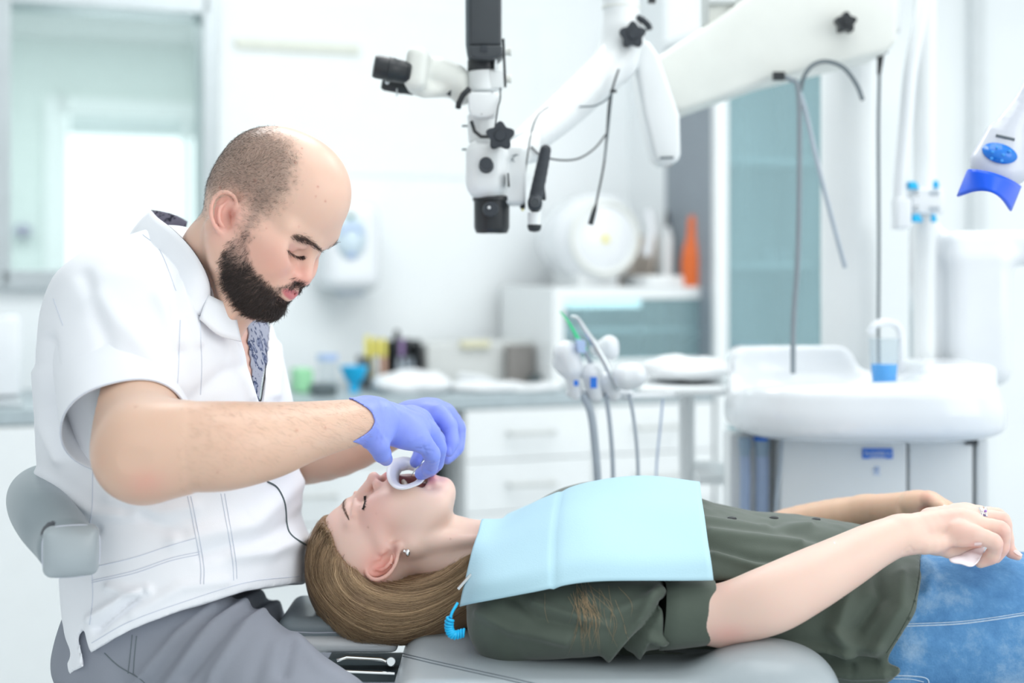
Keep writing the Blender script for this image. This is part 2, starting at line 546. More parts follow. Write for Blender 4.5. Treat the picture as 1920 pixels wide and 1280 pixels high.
# ------------------------------------------------------------------ materials
M_WALL = mat('wall_paint', (0.87, 0.905, 0.92), 0.7, noise=0.02, nscale=3)
M_CEIL = mat('ceiling_paint', (0.85, 0.88, 0.87), 0.8, noise=0.02)
M_FLOOR = mat('floor_vinyl', (0.62, 0.66, 0.68), 0.4, noise=0.05, nscale=8)
M_FRAME = mat('satin_aluminium', (0.50, 0.55, 0.57), 0.35, metal=0.6, noise=0.03)
M_WHITE = mat('white_laminate', (0.82, 0.85, 0.86), 0.35, noise=0.01)
M_PLASTIC = mat('white_plastic', (0.79, 0.82, 0.83), 0.28, noise=0.01, coat=0.2)
M_SHELL = mat('glossy_white_shell', (0.79, 0.82, 0.85), 0.18, noise=0.01, coat=0.4)
M_CREAM = mat('cream_plastic', (0.76, 0.78, 0.74), 0.35, noise=0.02)
M_COUNTER = mat('grey_worktop', (0.40, 0.47, 0.50), 0.35, noise=0.08, nscale=60)
M_PLINTH = mat('dark_gap', (0.10, 0.13, 0.14), 0.6, noise=0.05)
M_BLACK = mat('black_plastic', (0.022, 0.026, 0.03), 0.35, noise=0.1, nscale=80)
M_SOFTBLACK = mat('soft_black_rubber', (0.035, 0.042, 0.052), 0.55, noise=0.08, nscale=80)
M_GRAPHITE = mat('graphite_plastic', (0.05, 0.058, 0.066), 0.38, noise=0.06)
M_STEEL = mat('brushed_steel', (0.62, 0.66, 0.68), 0.22, metal=0.9, noise=0.05)
M_SILVER = mat('polished_silver', (0.85, 0.86, 0.86), 0.12, metal=1.0, noise=0.03)
M_GREYTUBE = mat('grey_hose', (0.40, 0.46, 0.52), 0.45, noise=0.04)
M_DARKTUBE = mat('dark_grey_cord', (0.13, 0.16, 0.18), 0.5, noise=0.05)
M_BLUETUBE = mat('pale_blue_hose', (0.36, 0.45, 0.62), 0.4, noise=0.04)
M_GREYPANEL = mat('grey_side_panel', (0.26, 0.30, 0.34), 0.45, noise=0.03)
M_CYAN = mat('cyan_plastic', (0.01, 0.48, 0.85), 0.35, noise=0.03)
M_BLUE = mat('bright_blue_plastic', (0.0, 0.10, 0.82), 0.35, noise=0.02)
M_LOGO = mat('blue_print', (0.02, 0.18, 0.72), 0.4, noise=0.02)
M_PALEBLUE = mat('pale_blue_print', (0.45, 0.58, 0.85), 0.5, noise=0.03)
M_ORANGE = mat('orange_plastic', (0.72, 0.15, 0.03), 0.4, noise=0.06)
M_YELLOW = mat('yellow_plastic', (0.80, 0.72, 0.18), 0.4, noise=0.05)
M_GREEN = mat('green_plastic', (0.05, 0.72, 0.30), 0.35, noise=0.04)
M_BEIGE = mat('beige_card', (0.62, 0.55, 0.48), 0.7, noise=0.05)
M_PINKPEN = mat('flesh_plastic', (0.66, 0.42, 0.32), 0.5, noise=0.04)
M_PAPER = mat('crumpled_white_tissue', (0.86, 0.88, 0.90), 0.85, noise=0.03)
M_GREYBOX = mat('warm_grey_casing', (0.60, 0.62, 0.61), 0.45, noise=0.03)
M_LEATHER = mat('grey_leatherette', (0.27, 0.32, 0.35), 0.30, noise=0.06, nscale=14, bump=0.12, bscale=500)
M_CHAIRLEATHER = mat('light_grey_leatherette', (0.40, 0.45, 0.48), 0.26, noise=0.05, nscale=9, bump=0.10, bscale=420)
M_COAT = mat('white_cotton', (0.89, 0.905, 0.95), 0.85, noise=0.015, nscale=6, bump=0.10, bscale=900, sheen=0.1)
M_SEAM = mat('white_thread', (0.66, 0.69, 0.78), 0.9, noise=0.05)
M_TROUSER = mat('grey_cotton_twill', (0.27, 0.29, 0.34), 0.85, noise=0.05, nscale=12, bump=0.12, bscale=900)
M_OLIVE = mat('olive_green_viscose', (0.072, 0.094, 0.074), 0.75, noise=0.12, nscale=14, bump=0.10, bscale=700, sheen=0.25)
M_OLIVESEAM = mat('olive_thread', (0.045, 0.06, 0.048), 0.8, noise=0.05)
M_BIB = mat('light_blue_paper_bib', (0.46, 0.69, 0.79), 0.8, noise=0.02, nscale=8, bump=0.15, bscale=600)
M_GLOVE = mat('violet_blue_nitrile', (0.26, 0.33, 0.86), 0.42, noise=0.05, nscale=30, bump=0.06, bscale=260, sss=0.15, sssr=(.3, .4, 1))
M_GLOVESEAM = mat('violet_blue_nitrile_bead', (0.17, 0.23, 0.76), 0.4, noise=0.05)
M_MANSKIN = mat_attr('skin_of_the_man', 0.36, bump=0.06, bscale=700, sss=0.35)
M_WOMSKIN = mat_attr('skin_of_the_woman', 0.42, bump=0.04, bscale=700, sss=0.35)
M_HAIRDARK = mat_attr('short_dark_hair', 0.55)
M_HAIR = mat_attr('long_dark_blonde_hair', 0.38)
M_LASH = mat('dark_lashes', (0.02, 0.016, 0.016), 0.5, noise=0.05)
M_RETR = mat('frosted_white_silicone', (0.84, 0.86, 0.90), 0.3, noise=0.02, sss=0.3, sssr=(1, 1, 1))
M_TOOTH = mat('ivory_tooth', (0.78, 0.68, 0.52), 0.25, noise=0.05)
M_MOUTH = mat('dark_red_mouth', (0.16, 0.045, 0.04), 0.35, noise=0.15, nscale=60)
M_TONGUE = mat('brown_red_tongue', (0.30, 0.10, 0.07), 0.4, noise=0.15, nscale=60)
M_LENS = mat('coated_lens', (0.55, 0.50, 0.58), 0.05, noise=0.03, coat=1.0)
M_LIT = mat('lit_strip', (1, 1, 1), 0.5, noise=0.01, emit=(0.9, 1.0, 1.0), estr=1.6)
M_SKY = mat('bright_daylight_pane', (1, 1, 1), 0.5, noise=0.01, emit=(0.97, 1.0, 1.0), estr=1.1)

def glass_mat(name, color, alpha):
    """thin sheet glass: mostly lets light straight through, with a tint and a reflection"""
    m = bpy.data.materials.new(name); m.use_nodes = True; nt = m.node_tree; nt.nodes.clear()
    o = nt.nodes.new('ShaderNodeOutputMaterial'); t = nt.nodes.new('ShaderNodeBsdfTransparent'); g = nt.nodes.new('ShaderNodeBsdfPrincipled')
    x = nt.nodes.new('ShaderNodeMixShader'); n = nt.nodes.new('ShaderNodeTexNoise'); mr = nt.nodes.new('ShaderNodeMapRange')
    n.inputs['Scale'].default_value = 4
    mr.inputs[3].default_value = alpha * 0.9; mr.inputs[4].default_value = alpha * 1.1
    nt.links.new(n.outputs['Fac'], mr.inputs[0]); nt.links.new(mr.outputs[0], x.inputs[0])
    t.inputs['Color'].default_value = (*[0.5 + 0.5 * c for c in color], 1)
    g.inputs['Base Color'].default_value = (*color, 1); g.inputs['Roughness'].default_value = 0.05
    nt.links.new(t.outputs[0], x.inputs[1]); nt.links.new(g.outputs[0], x.inputs[2]); nt.links.new(x.outputs[0], o.inputs['Surface'])
    return m
M_GLASS = glass_mat('clear_sheet_glass', (0.80, 0.90, 0.90), 0.12)
M_TEALGLASS = glass_mat('teal_tinted_glass', (0.52, 0.72, 0.76), 0.30)
M_CUPGLASS = glass_mat('clear_plastic', (0.86, 0.90, 0.92), 0.07)

def pattern_mat(name, base, spot, scale, size, edge=None):
    """printed cloth: irregular spots"""
    m = mat(name, base, 0.85); nt = m.node_tree; b = nt.nodes['Principled BSDF']
    tc = nt.nodes.new('ShaderNodeTexCoord'); v = nt.nodes.new('ShaderNodeTexVoronoi'); v.inputs['Scale'].default_value = scale
    nz = nt.nodes.new('ShaderNodeTexNoise'); nz.inputs['Scale'].default_value = scale * 1.3
    ad = nt.nodes.new('ShaderNodeMixRGB'); ad.inputs[0].default_value = 0.03
    nt.links.new(tc.outputs['Object'], nz.inputs['Vector']); nt.links.new(tc.outputs['Object'], ad.inputs[1]); nt.links.new(nz.outputs['Color'], ad.inputs[2])
    nt.links.new(ad.outputs[0], v.inputs['Vector'])
    r = nt.nodes.new('ShaderNodeValToRGB'); e = r.color_ramp.elements
    e[0].position = size * 0.45; e[0].color = (*(edge or spot), 1); e[1].position = size; e[1].color = (*base, 1)
    k = r.color_ramp.elements.new(size * 0.6); k.color = (*spot, 1); k = r.color_ramp.elements.new(size * 0.9); k.color = (*spot, 1)
    nt.links.new(v.outputs['Distance'], r.inputs['Fac']); nt.links.new(r.outputs['Color'], b.inputs['Base Color'])
    return m
M_LINING = pattern_mat('dark_spotted_lining', (0.17, 0.16, 0.21), (0.02, 0.02, 0.035), 80, 0.42)
M_PAISLEY = pattern_mat('grey_blue_paisley_cotton', (0.36, 0.38, 0.47), (0.05, 0.07, 0.15), 62, 0.45, (0.25, 0.28, 0.4))

def denim():
    m = mat('washed_blue_denim', (0.10, 0.25, 0.50), 0.85, bump=0.35, bscale=420); nt = m.node_tree; b = nt.nodes['Principled BSDF']
    tc = nt.nodes.new('ShaderNodeTexCoord'); a = nt.nodes.new('ShaderNodeTexNoise'); a.inputs['Scale'].default_value = 11; a.inputs['Detail'].default_value = 8
    a.inputs['Roughness'].default_value = 0.7
    r = nt.nodes.new('ShaderNodeValToRGB'); e = r.color_ramp.elements
    e[0].position = 0.30; e[0].color = (0.04, 0.15, 0.36, 1); e[1].position = 0.72; e[1].color = (0.36, 0.52, 0.70, 1)
    k = e.new(0.5); k.color = (0.10, 0.27, 0.52, 1)
    nt.links.new(tc.outputs['Object'], a.inputs['Vector']); nt.links.new(a.outputs['Fac'], r.inputs['Fac']); nt.links.new(r.outputs['Color'], b.inputs['Base Color'])
    return m
M_DENIM = denim()
M_DENIMSEAM = mat('pale_denim_thread', (0.42, 0.55, 0.70), 0.9, noise=0.1, nscale=300)
# ------------------------------------------------------------------ the room
A0 = P(20, 0, 3.36); A1 = P(1060, 0, 3.86)
WO = V(A0[0], A0[1], 0); WE = unit(V(A1[0] - A0[0], A1[1] - A0[1], 0)); WN = V(-WE[1], WE[0], 0)
WAX = np.array([WE, WN, V(0, 0, 1)])
def wt(px, h):
    """position along the wall of the point seen at column px, h metres behind the worktop's front edge"""
    r = V((px - 960) / F, 1, 0); c = V(0, -D0, 0)
    d = ((WO - c) @ WN + h) / (r @ WN)
    return float((c + r * d - WO) @ WE), float(d)
def wz(py, d): return CAMH - (py - HZ) / F * d
def wp(t, h, z): return WO + WE * t + WN * h + V(0, 0, z)
def wbox(mb, t0, t1, h0, h1, z0, z1):
    return mb.box(wp((t0 + t1) / 2, (h0 + h1) / 2, (z0 + z1) / 2), ((t1 - t0) / 2, (h1 - h0) / 2, (z1 - z0) / 2), WAX)
def structure(o): o['kind'] = 'structure'; return o

HW = 0.60                                   # the wall stands this far behind the worktop's front edge
structure(MB().box((0.4, 1.2, -0.03), (3.6, 3.4, 0.03)).build('floor', M_FLOOR, smooth=False))
structure(MB().box((0.4, 1.4, 2.73), (3.6, 2.9, 0.03)).build('ceiling', M_CEIL, smooth=False))
# back wall with the opening of the interior window
tl, dl = wt(2, HW); tr, dr = wt(392, HW)
zb = wz(523, dl); zt = wz(-14, dl)
w = MB()
wbox(w, -3.0, tl, HW, HW + 0.12, 0, 2.7); wbox(w, tr, 5.2, HW, HW + 0.12, 0, 2.7)
wbox(w, tl, tr, HW, HW + 0.12, 0, zb); wbox(w, tl, tr, HW, HW + 0.12, zt, 2.7)
structure(w.build('wall_back', M_WALL, smooth=False))
# interior window: frame, pane; the neighbouring room behind it
fr = MB()
fw = 0.024
wbox(fr, tl - fw, tl + fw, HW - 0.035, HW + 0.13, zb - fw, zt + fw); wbox(fr, tr - fw, tr + fw, HW - 0.035, HW + 0.13, zb - fw, zt + fw)
wbox(fr, tl, tr, HW - 0.035, HW + 0.13, zb - 0.03, zb + 0.025); wbox(fr, tl, tr, HW - 0.035, HW + 0.13, zt - 0.03, zt + 0.03)
win = structure(fr.build('window_1', M_FRAME, smooth=False, bevel=0.004))
pn = MB(); wbox(pn, tl, tr, HW + 0.05, HW + 0.056, zb, zt); pn.build('pane', M_GLASS, win, smooth=False)
HB = 3.2
n1 = MB()
t0, d0 = wt(104, HB); t1, d1 = wt(470, HB); z0 = 0.9; z1 = wz(205, d0)
wbox(n1, -6, t0, HB, HB + 0.1, 0, 2.9); wbox(n1, t1, 5, HB, HB + 0.1, 0, 2.9); wbox(n1, t0, t1, HB, HB + 0.1, 0, z0); wbox(n1, t0, t1, HB, HB + 0.1, z1, 2.9)
structure(n1.build('wall_far', mat('pale_green_paint', (0.74, 0.82, 0.79), 0.8, noise=0.02), smooth=False))
n3 = MB(); n3.box(wp(-0.5, (HW + HB) / 2 + 0.1, 0), (5, (HB - HW) / 2, 0.02), WAX)
structure(n3.build('floor_far', M_FLOOR, smooth=False))
zc = wz(72, wt(60, HB)[1])
n4 = MB(); n4.box(wp(-0.5, (HW + HB) / 2 + 0.1, zc + 0.03), (5, (HB - HW) / 2, 0.03), WAX)
structure(n4.build('ceiling_far', M_CEIL, smooth=False))
l = area('far_room_light', wp(0.1, 1.7, zc - 0.05), wp(0.1, 1.9, 0), 1.6, 1.2, 40)
g = MB(); ft = 0.05
wbox(g, t0 - ft, t0 + ft, HB - 0.06, HB + 0.05, z0, z1 + ft); wbox(g, t1 - ft, t1 + ft, HB - 0.06, HB + 0.05, z0, z1 + ft); wbox(g, t0, t1, HB - 0.06, HB + 0.05, z1 - ft * 0.4, z1 + ft)
tm, _ = wt(348, HB); wbox(g, tm - 0.016, tm + 0.016, HB - 0.05, HB + 0.05, z0, z1)
w2 = structure(g.build('window_2', mat('white_window_frame', (0.83, 0.88, 0.87), 0.5, noise=0.01), smooth=False))
pk = MB(); wbox(pk, t0, t1, HB + 0.06, HB + 0.08, z0, z1); pk.build('pane', M_SKY, w2, smooth=False)
bl = MB(); wbox(bl, t0 + 0.06, t1, HB - 0.03, HB + 0.02, z1 - 0.11, z1 - 0.03); bl.build('blind_box', mat('grey_blind', (0.62, 0.70, 0.70), 0.6, noise=0.02), w2, smooth=False)
# dispenser in the neighbouring room
td, dd = wt(43, HB - 0.08); zd = wz(432, dd)
o = MB().sph(wp(td, HB - 0.06, zd), (0.04, 0.05, 0.028)).build('soap_holder', mat('violet_grey_plastic', (0.30, 0.28, 0.42), 0.5, noise=0.02))
tag(o, 'small violet grey holder on the far wall seen through the interior window', 'holder')
# cable channel across the wall, and the shallow panel joint below it
tg, dg = wt(440, HW); th, dh = wt(672, HW)
c = MB(); wbox(c, tg, th, HW - 0.02, HW, wz(91, dg), wz(71, dg))
structure(c.build('trim_1', mat('cream_channel', (0.72, 0.74, 0.66), 0.5, noise=0.03), smooth=False, bevel=0.003))
c = MB(); wbox(c, wt(405, HW)[0], wt(1010, HW)[0], HW - 0.006, HW, wz(330, 4.3), 2.0)
structure(c.build('trim_2', mat('white_wall_panel', (0.84, 0.88, 0.88), 0.5, noise=0.01), smooth=False, bevel=0.002))
# right-hand wall facing the room
structure(MB().box((2.5, 2.75, 1.35), (1.6, 0.05, 1.35)).build('wall_right', M_WALL, smooth=False))
c = MB(); a = P(1836, 0, 4.55); c.box((a[0], 2.68, 1.35), (0.02, 0.02, 1.35)); structure(c.build('trim_3', mat('grey_wall_joint', (0.66, 0.70, 0.72), 0.5, noise=0.02), smooth=False))
# ------------------------------------------------------------------ heads
class Head:
    """a head's own frame: f forward, l to the far side, u to the crown, in pixels at depth d"""
    def __init__(s, ear_px, d, fdir, yaw, shift):
        fi = unit(V(fdir[0], 0, -fdir[1])); s.u = np.cross(fi, V(0, 1, 0)) * 1.0
        s.u = unit(V(-fi[2], 0, fi[0])) if True else s.u
        s.f = math.cos(yaw) * fi - math.sin(yaw) * V(0, 1, 0)
        s.l = math.sin(yaw) * fi + math.cos(yaw) * V(0, 1, 0)
        s.s = d / F
        s.o = P(ear_px[0] + fdir[0] * shift, ear_px[1] + fdir[1] * shift, d)
        s.R = np.array([s.f, s.l, s.u])
    def __call__(s, f, l, u): return s.o + (s.f * f + s.l * l + s.u * u) * s.s
    def loc(s, v): return ((np.asarray(v) - s.o) @ s.R.T) / s.s

def sculpt_ear(S, H, c, a, b, o, L, W, k=0.003):
    """auricle: c centre, a long axis (towards its top), b towards the back, o outward"""
    a, b, o = unit(a), unit(b), unit(o); s = H.s
    q = lambda x, y, z: c + (a * x * L + b * y * W + o * z * 1.25 * W) 
    S.ell(q(0.08, 0.05, -0.06), (0.80 * L, 0.66 * W, 0.17 * W), np.array([a, b, o]), 0.006)
    S.ell(q(-0.05, -0.25, -0.20), (0.6 * L, 0.5 * W, 0.28 * W), np.array([a, b, o]), 0.010)
    S.ell(q(-0.08, -0.12, 0.16), (0.42 * L, 0.42 * W, 0.34 * W), np.array([a, b, o]), 0.005, 'sub')
    S.ell(q(0.50, 0.08, 0.22), (0.28 * L, 0.38 * W, 0.26 * W), np.array([a, b, o]), 0.006, 'sub')
    rim = [(0.10, -0.30, 0.06), (0.45, -0.62, 0.08), (0.78, -0.52, 0.13), (0.98, -0.10, 0.18), (0.92, 0.38, 0.22), (0.62, 0.72, 0.26), (0.20, 0.82, 0.27), (-0.22, 0.68, 0.23), (-0.55, 0.38, 0.16), (-0.74, 0.06, 0.10)]
    rr = np.array([0.09, 0.10, 0.11, 0.12, 0.13, 0.13, 0.125, 0.12, 0.12, 0.13]) * W
    S.chain([q(*p) for p in rim], rr, k, n=22)
    S.chain([q(0.42, 0.28, 0.10), q(0.15, 0.36, 0.16), q(-0.20, 0.30, 0.17), q(-0.40, 0.05, 0.12)], np.array([0.08, 0.11, 0.11, 0.09]) * W, k, n=10)
    S.chain([q(0.38, 0.25, 0.10), q(0.62, -0.05, 0.06)], np.array([0.09, 0.06]) * W, k)
    S.ell(q(-0.82, -0.12, 0.02), (0.24 * L, 0.30 * W, 0.17 * W), np.array([a, b, o]), 0.005)
    S.ell(q(-0.16, -0.46, 0.10), (0.17 * L, 0.15 * W, 0.18 * W), np.array([a, b, o]), 0.004)
    S.ell(q(-0.12, -0.18, 0.02), (0.14 * L, 0.13 * W, 0.22 * W), np.array([a, b, o]), 0.003, 'sub')

# ------------------------------------------------------------------ the dentist
MAN = empty('person', P(330, 1250, 1.9), 'bearded dentist in white coat seated on a stool, leaning over the patient with blue gloves', 'person')
HM = Head((435, 400), 1.80, (0.809, 0.588), math.radians(18), 32)
h = 0.0020
S = Sculpt(P(300, 700, 1.95) - V(.03, .27, 0), P(690, 205, 1.8) + V(0, .19, 0.0), h)
s = HM.s; RH = HM.R
def E(c, r, k=0.012, op='add'): S.ell(HM(*c), np.array(r) * s, RH, k, op)
def C(a, b, ra, rb, k=0.010, op='add'): S.cap(HM(*a), HM(*b), ra * s, rb * s, k, op)
E((18, 0, 92), (132, 106, 112)); E((-26, 0, 38), (76, 84, 74), 0.02)
E((50, 0, 110), (92, 98, 92), 0.015)
E((78, 0, -4), (68, 80, 100), 0.022)
E((78, 0, -70), (72, 72, 58), 0.02)
for l in (-1, 1):
    C((18, l * 76, -46), (122, l * 24, -98), 22, 20, 0.02)
    E((44, l * 76, -36), (36, 24, 56), 0.02)
    E((104, l * 54, -12), (46, 32, 40), 0.02)
    C((116, l * 64, 6), (36, l * 92, 10), 15, 13, 0.02)
    C((133, l * 12, 46), (108, l * 68, 48), 13, 12, 0.014)
E((126, 40, 72), (22, 34, 22), 0.016)
E((134, 0, -98), (24, 32, 22), 0.014)
E((132, 0, -46), (33, 42, 36), 0.016)
for l in (-1, 1):
    E((147, l * 42, 20), (24, 25, 18), 0.012, 'sub')
    E((113, l * 44, 21), (21.5, 24, 21), 0.004)                       # closed eye
    C((136, l * 30, 32), (124, l * 64, 30), 6.0, 5, 0.006)            # fold of the upper lid
    C((136, l * 28, 9), (124, l * 64, 13), 1.8, 1.8, 0.003, 'sub')    # lid line
C((140, 0, 36), (160, 0, -8), 9.5, 13, 0.010); E((163, 0, -15), (13, 14.5, 13), 0.006)
for l in (-1, 1):
    E((148, l * 19, -20), (16, 11, 13), 0.004); C((136, l * 27, -12), (128, l * 30, -30), 2.5, 3.5, 0.006, 'sub')
    E((158, l * 8, -32), (8, 4.5, 7), 0.004, 'sub')
C((157, 0, -30), (158, 0, -38), 6, 6, 0.006)
C((157, 0, -41), (134, -38, -49), 6, 3, 0.006); C((157, 0, -41), (134, 38, -49), 6, 3, 0.006)
C((153, 0, -57), (133, -34, -53), 7.5, 3.5, 0.006); C((153, 0, -57), (133, 34, -53), 7.5, 3.5, 0.006)
C((166, 0, -48), (136, -42, -51), 1.8, 1.2, 0.004, 'sub'); C((166, 0, -48), (136, 42, -51), 1.8, 1.2, 0.004, 'sub')
C((152, -20, -73), (152, 20, -73), 5, 5, 0.008, 'sub')
# neck, shoulders' root and the chest under the open shirt
S.chain([HM(4, 0, -6), P(412, 470, 1.81), P(372, 540, 1.84), P(335, 650, 1.88)], np.array([60, 66, 78, 115]) * s, 0.03)
S.cap(HM(84, 0, -92), P(412, 600, 1.80), 36 * s, 52 * s, 0.02)
S.cap(HM(-12, -66, -34), P(430, 590, 1.76), 17 * s, 11 * s, 0.014)
for sd in (-1, 1):
    ce = HM(12, sd * 101, -4); up = HM(-38, sd * 110, 34) - HM(14, sd * 98, -44)
    bk = -HM.f * 0.86 - HM.u * 0.5 + HM.l * sd * 0.42
    ou = np.cross(up, bk); ou = ou if ou @ (HM.l * sd) > 0 else -ou
    sculpt_ear(S, HM, ce, up, bk - unit(up) * (bk @ unit(up)), ou, 45 * s, 31 * s)
hv, hf = S.mesh(1)

# pigment of the face and the shaved scalp
SK = np.array([0.78, 0.52, 0.41]); RED = np.array([0.78, 0.33, 0.28]); LIP = np.array([0.62, 0.20, 0.20])
def man_masks(v):
    q = HM.loc(v); near = q.copy(); near[:, 1] = -np.abs(q[:, 1])
    w = HM.o + (near @ RH) * s; x, y = PX(w)
    hairp = [(500, 222), (552, 262), (566, 300), (560, 345), (532, 388), (505, 412), (484, 434), (462, 450), (440, 430), (456, 388), (430, 364), (398, 374), (384, 408), (335, 418), (340, 250), (430, 205)]
    beardp = [(455, 436), (474, 434), (467, 458), (470, 486), (482, 507), (496, 524), (512, 538), (535, 536), (556, 524), (572, 530), (570, 540), (552, 545), (530, 548), (528, 560), (540, 570), (530, 588), (500, 598), (462, 590), (436, 566), (420, 540), (416, 500), (418, 470), (430, 452)]
    nz = fbm(v, 260, 3, 2)
    hm = sstep(12, -34, poly_dist(x, y, hairp) + 14 * nz)
    bm = sstep(5, -9, poly_dist(x, y, beardp) + 6 * nz)
    return q, x, y, hm, bm
q, x, y, hm, bm = man_masks(hv)
q[:, 1] = -np.abs(q[:, 1])
pig = np.tile(SK, (len(hv), 1))
def blend(p, m, c): return p * (1 - m[:, None]) + np.asarray(c) * m[:, None]
g3 = lambda c, r: np.exp(-(((q[:, 0] - c[0]) / r[0]) ** 2 + ((q[:, 1] - c[1]) / r[1]) ** 2 + ((q[:, 2] - c[2]) / r[2]) ** 2))
pig = blend(pig, 0.75 * g3((158, -8, -16), (30, 26, 24)), RED)
pig = blend(pig, 0.60 * g3((108, -60, -12), (60, 44, 38)), RED)
pig = blend(pig, 0.7 * g3((12, -112, -4), (44, 26, 52)), np.array([0.84, 0.40, 0.35]))
pig = blend(pig, 0.3 * g3((130, -44, 22), (16, 26, 16)), np.array([0.56, 0.30, 0.26]))
pig = blend(pig, 0.06 * fbm(hv, 90, 2, 2), RED)
pig = blend(pig, 0.65 * np.exp(-(((x - 433) / 8) ** 2 + ((y - 402) / 13) ** 2)) * (hv[:, 1] < HM.o[1]), np.array([0.45, 0.15, 0.12]))  # shade of the ear hollow put into the skin colour
pig = blend(pig, 0.35 * np.exp(-(((x - 424) / 8) ** 2 + ((y - 376) / 8) ** 2)) * (hv[:, 1] < HM.o[1]), np.array([0.60, 0.22, 0.18]))  # upper ear hollow darkened too, painted shade
lipm = sstep(1.0, 0.8, np.sqrt(((q[:, 0] - 150) / 30) ** 2 + (q[:, 1] / 37) ** 2 + ((q[:, 2] + 51) / 13.5) ** 2))
for (mx, my, r) in ((554, 305, 2.2), (596, 350, 2), (610, 377, 2), (592, 369, 1.6), (478, 338, 2.6), (413, 352, 2.4), (500, 428, 1.5), (566, 278, 1.6), (560, 425, 1.4)):
    pig = blend(pig, 0.7 * np.exp(-(((x - mx) ** 2 + (y - my) ** 2) / r ** 2)), np.array([0.52, 0.14, 0.10]))
pig = blend(pig, 0.58 * hm, np.array([0.20, 0.15, 0.125]))
pig = blend(pig, (0.42 + 0.40 * sstep(-25, -90, q[:, 2])) * bm * (1 - lipm), np.array([0.09, 0.062, 0.057]))
pig = blend(pig, lipm, LIP)
head_pig = pig

# arms (skin)
Sa = Sculpt(P(140, 980, 1.5) - V(0.02, 0.02, 0.0), P(760, 600, 1.95) + V(0.02, 0.02, 0), 0.0028)
def pr(px, d): return px * d / F
Sa.chain([P(225, 640, 1.80), P(250, 760, 1.70), P(262, 850, 1.605)], [pr(92, 1.8), pr(86, 1.70), pr(74, 1.605)], 0.02, n=40)
Sa.pad = 0.07
Sa.group(lambda: Sa.chain([P(275, 850, 1.60), P(350, 838, 1.605), P(420, 836, 1.62), P(500, 826, 1.655), P(570, 810, 1.69), P(640, 796, 1.735), P(690, 787, 1.765), P(704, 787, 1.773)],
         [pr(76, 1.6), pr(83, 1.6), pr(83, 1.62), pr(72, 1.655), pr(57, 1.69), pr(46, 1.735), pr(39, 1.765), pr(36, 1.773)], 0.03, n=70), 0.05)
Sa.ell(P(272, 893, 1.605), (pr(32, 1.6), pr(32, 1.6), pr(34, 1.6)), None, 0.02)
av, af = Sa.mesh(3)
Sb = Sculpt(P(420, 960, 1.9) - V(0.02, 0, 0), P(860, 730, 2.2) + V(0, 0.02, 0), 0.0030)
Sb.chain([P(455, 860, 2.13), P(560, 850, 2.08), P(650, 838, 2.03), P(760, 795, 1.985), P(790, 780, 1.975)], [pr(58, 2.13), pr(60, 2.08), pr(50, 2.03), pr(33, 1.985), pr(31, 1.975)], 0.02, n=14)
bv, bf = Sb.mesh(1)
def arm_pig(v):
    p = np.tile(np.array([0.74, 0.50, 0.38]), (len(v), 1))
    xx, yy = PX(v)
    p = blend(p, 0.4 * np.exp(-(((xx - 275) / 40) ** 2 + ((yy - 905) / 26) ** 2)), RED)
    p = blend(p, 0.10 * (fbm(v, 30, 4, 2) + 0.3), np.array([0.72, 0.36, 0.26]))
    for (mx, my, r) in ((556, 806, 2.4), (254, 762, 2.0), (408, 885, 1.6), (610, 800, 1.5), (655, 802, 1.6)):
        p = blend(p, 0.7 * np.exp(-(((xx - mx) ** 2 + (yy - my) ** 2) / r ** 2)), np.array([0.45, 0.16, 0.10]))
    return np.clip(p, 0, 1)
bdv, bdf = joined([(hv, hf), (av, af), (bv, bf)])
me = fast_mesh('body', bdv, bdf); body = link('body', me, M_MANSKIN, MAN); set_pig(me, np.vstack([np.clip(head_pig, 0, 1), arm_pig(av), arm_pig(bv)]))

# beard, stubble, brows, lashes, arm hair
hn = normals(hv, hf)
def grow(v, n, mask, count, length, r, down, lift, col, name, jit=0.25, keep=None, seg=4):
    w = mask.copy()
    if keep is not None: w = w * keep
    w = w / w.sum(); idx = RNG.choice(len(v), count, p=w)
    base = v[idx] + RNG.normal(0, h * 0.5, (count, 3)); nn = n[idx]
    dn = down[idx] if np.ndim(down) == 2 else np.tile(down, (count, 1))
    dn = dn - nn * np.sum(dn * nn, 1)[:, None]; dn /= np.linalg.norm(dn, axis=1)[:, None] + 1e-9
    dn = dn + RNG.normal(0, jit, (count, 3)); ln = (length[idx] if np.ndim(length) else length) * RNG.uniform(0.6, 1.25, count)
    t = np.linspace(0, 1, seg)
    L = base[:, None] - nn[:, None] * 0.0006 + (nn[:, None] * (lift * (t - 0.35 * t * t))[None, :, None] + dn[:, None] * (t * (0.55 + 0.45 * t))[None, :, None]) * ln[:, None, None]
    c = np.asarray(col) * RNG.uniform(0.6, 1.6, (count, 1))
    return strands(name, L, RNG.uniform(0.8, 1.2, count) * r, M_HAIRDARK, MAN, c)
q = HM.loc(hv)
low = sstep(-20, -85, q[:, 2])
lipnear = sstep(1.9, 1.1, np.sqrt(((q[:, 0] - 156) / 22) ** 2 + (q[:, 1] / 30) ** 2 + ((q[:, 2] + 51) / 17) ** 2))
mous = sstep(112, 126, q[:, 0]) * sstep(-50, -44, q[:, 2])
bden = np.maximum(0.15 + 0.85 * low, 1.3 * mous) * (1 - 0.6 * lipnear * (1 - mous))
blen = (0.0042 + 0.0022 * low) * (1 - 0.45 * lipnear)
blen = np.where(q[:, 2] > -44, np.minimum(blen, 0.0042), blen)
dirs = np.tile(-HM.u * 0.8 - HM.f * 0.25, (len(hv), 1)) + 0.5 * np.stack([fbm(hv, 60, 8), fbm(hv, 60, 9), fbm(hv, 60, 10)], 1)
front = sstep(-0.75, 0.2, -hn[:, 1] + 0.0) + 0.25
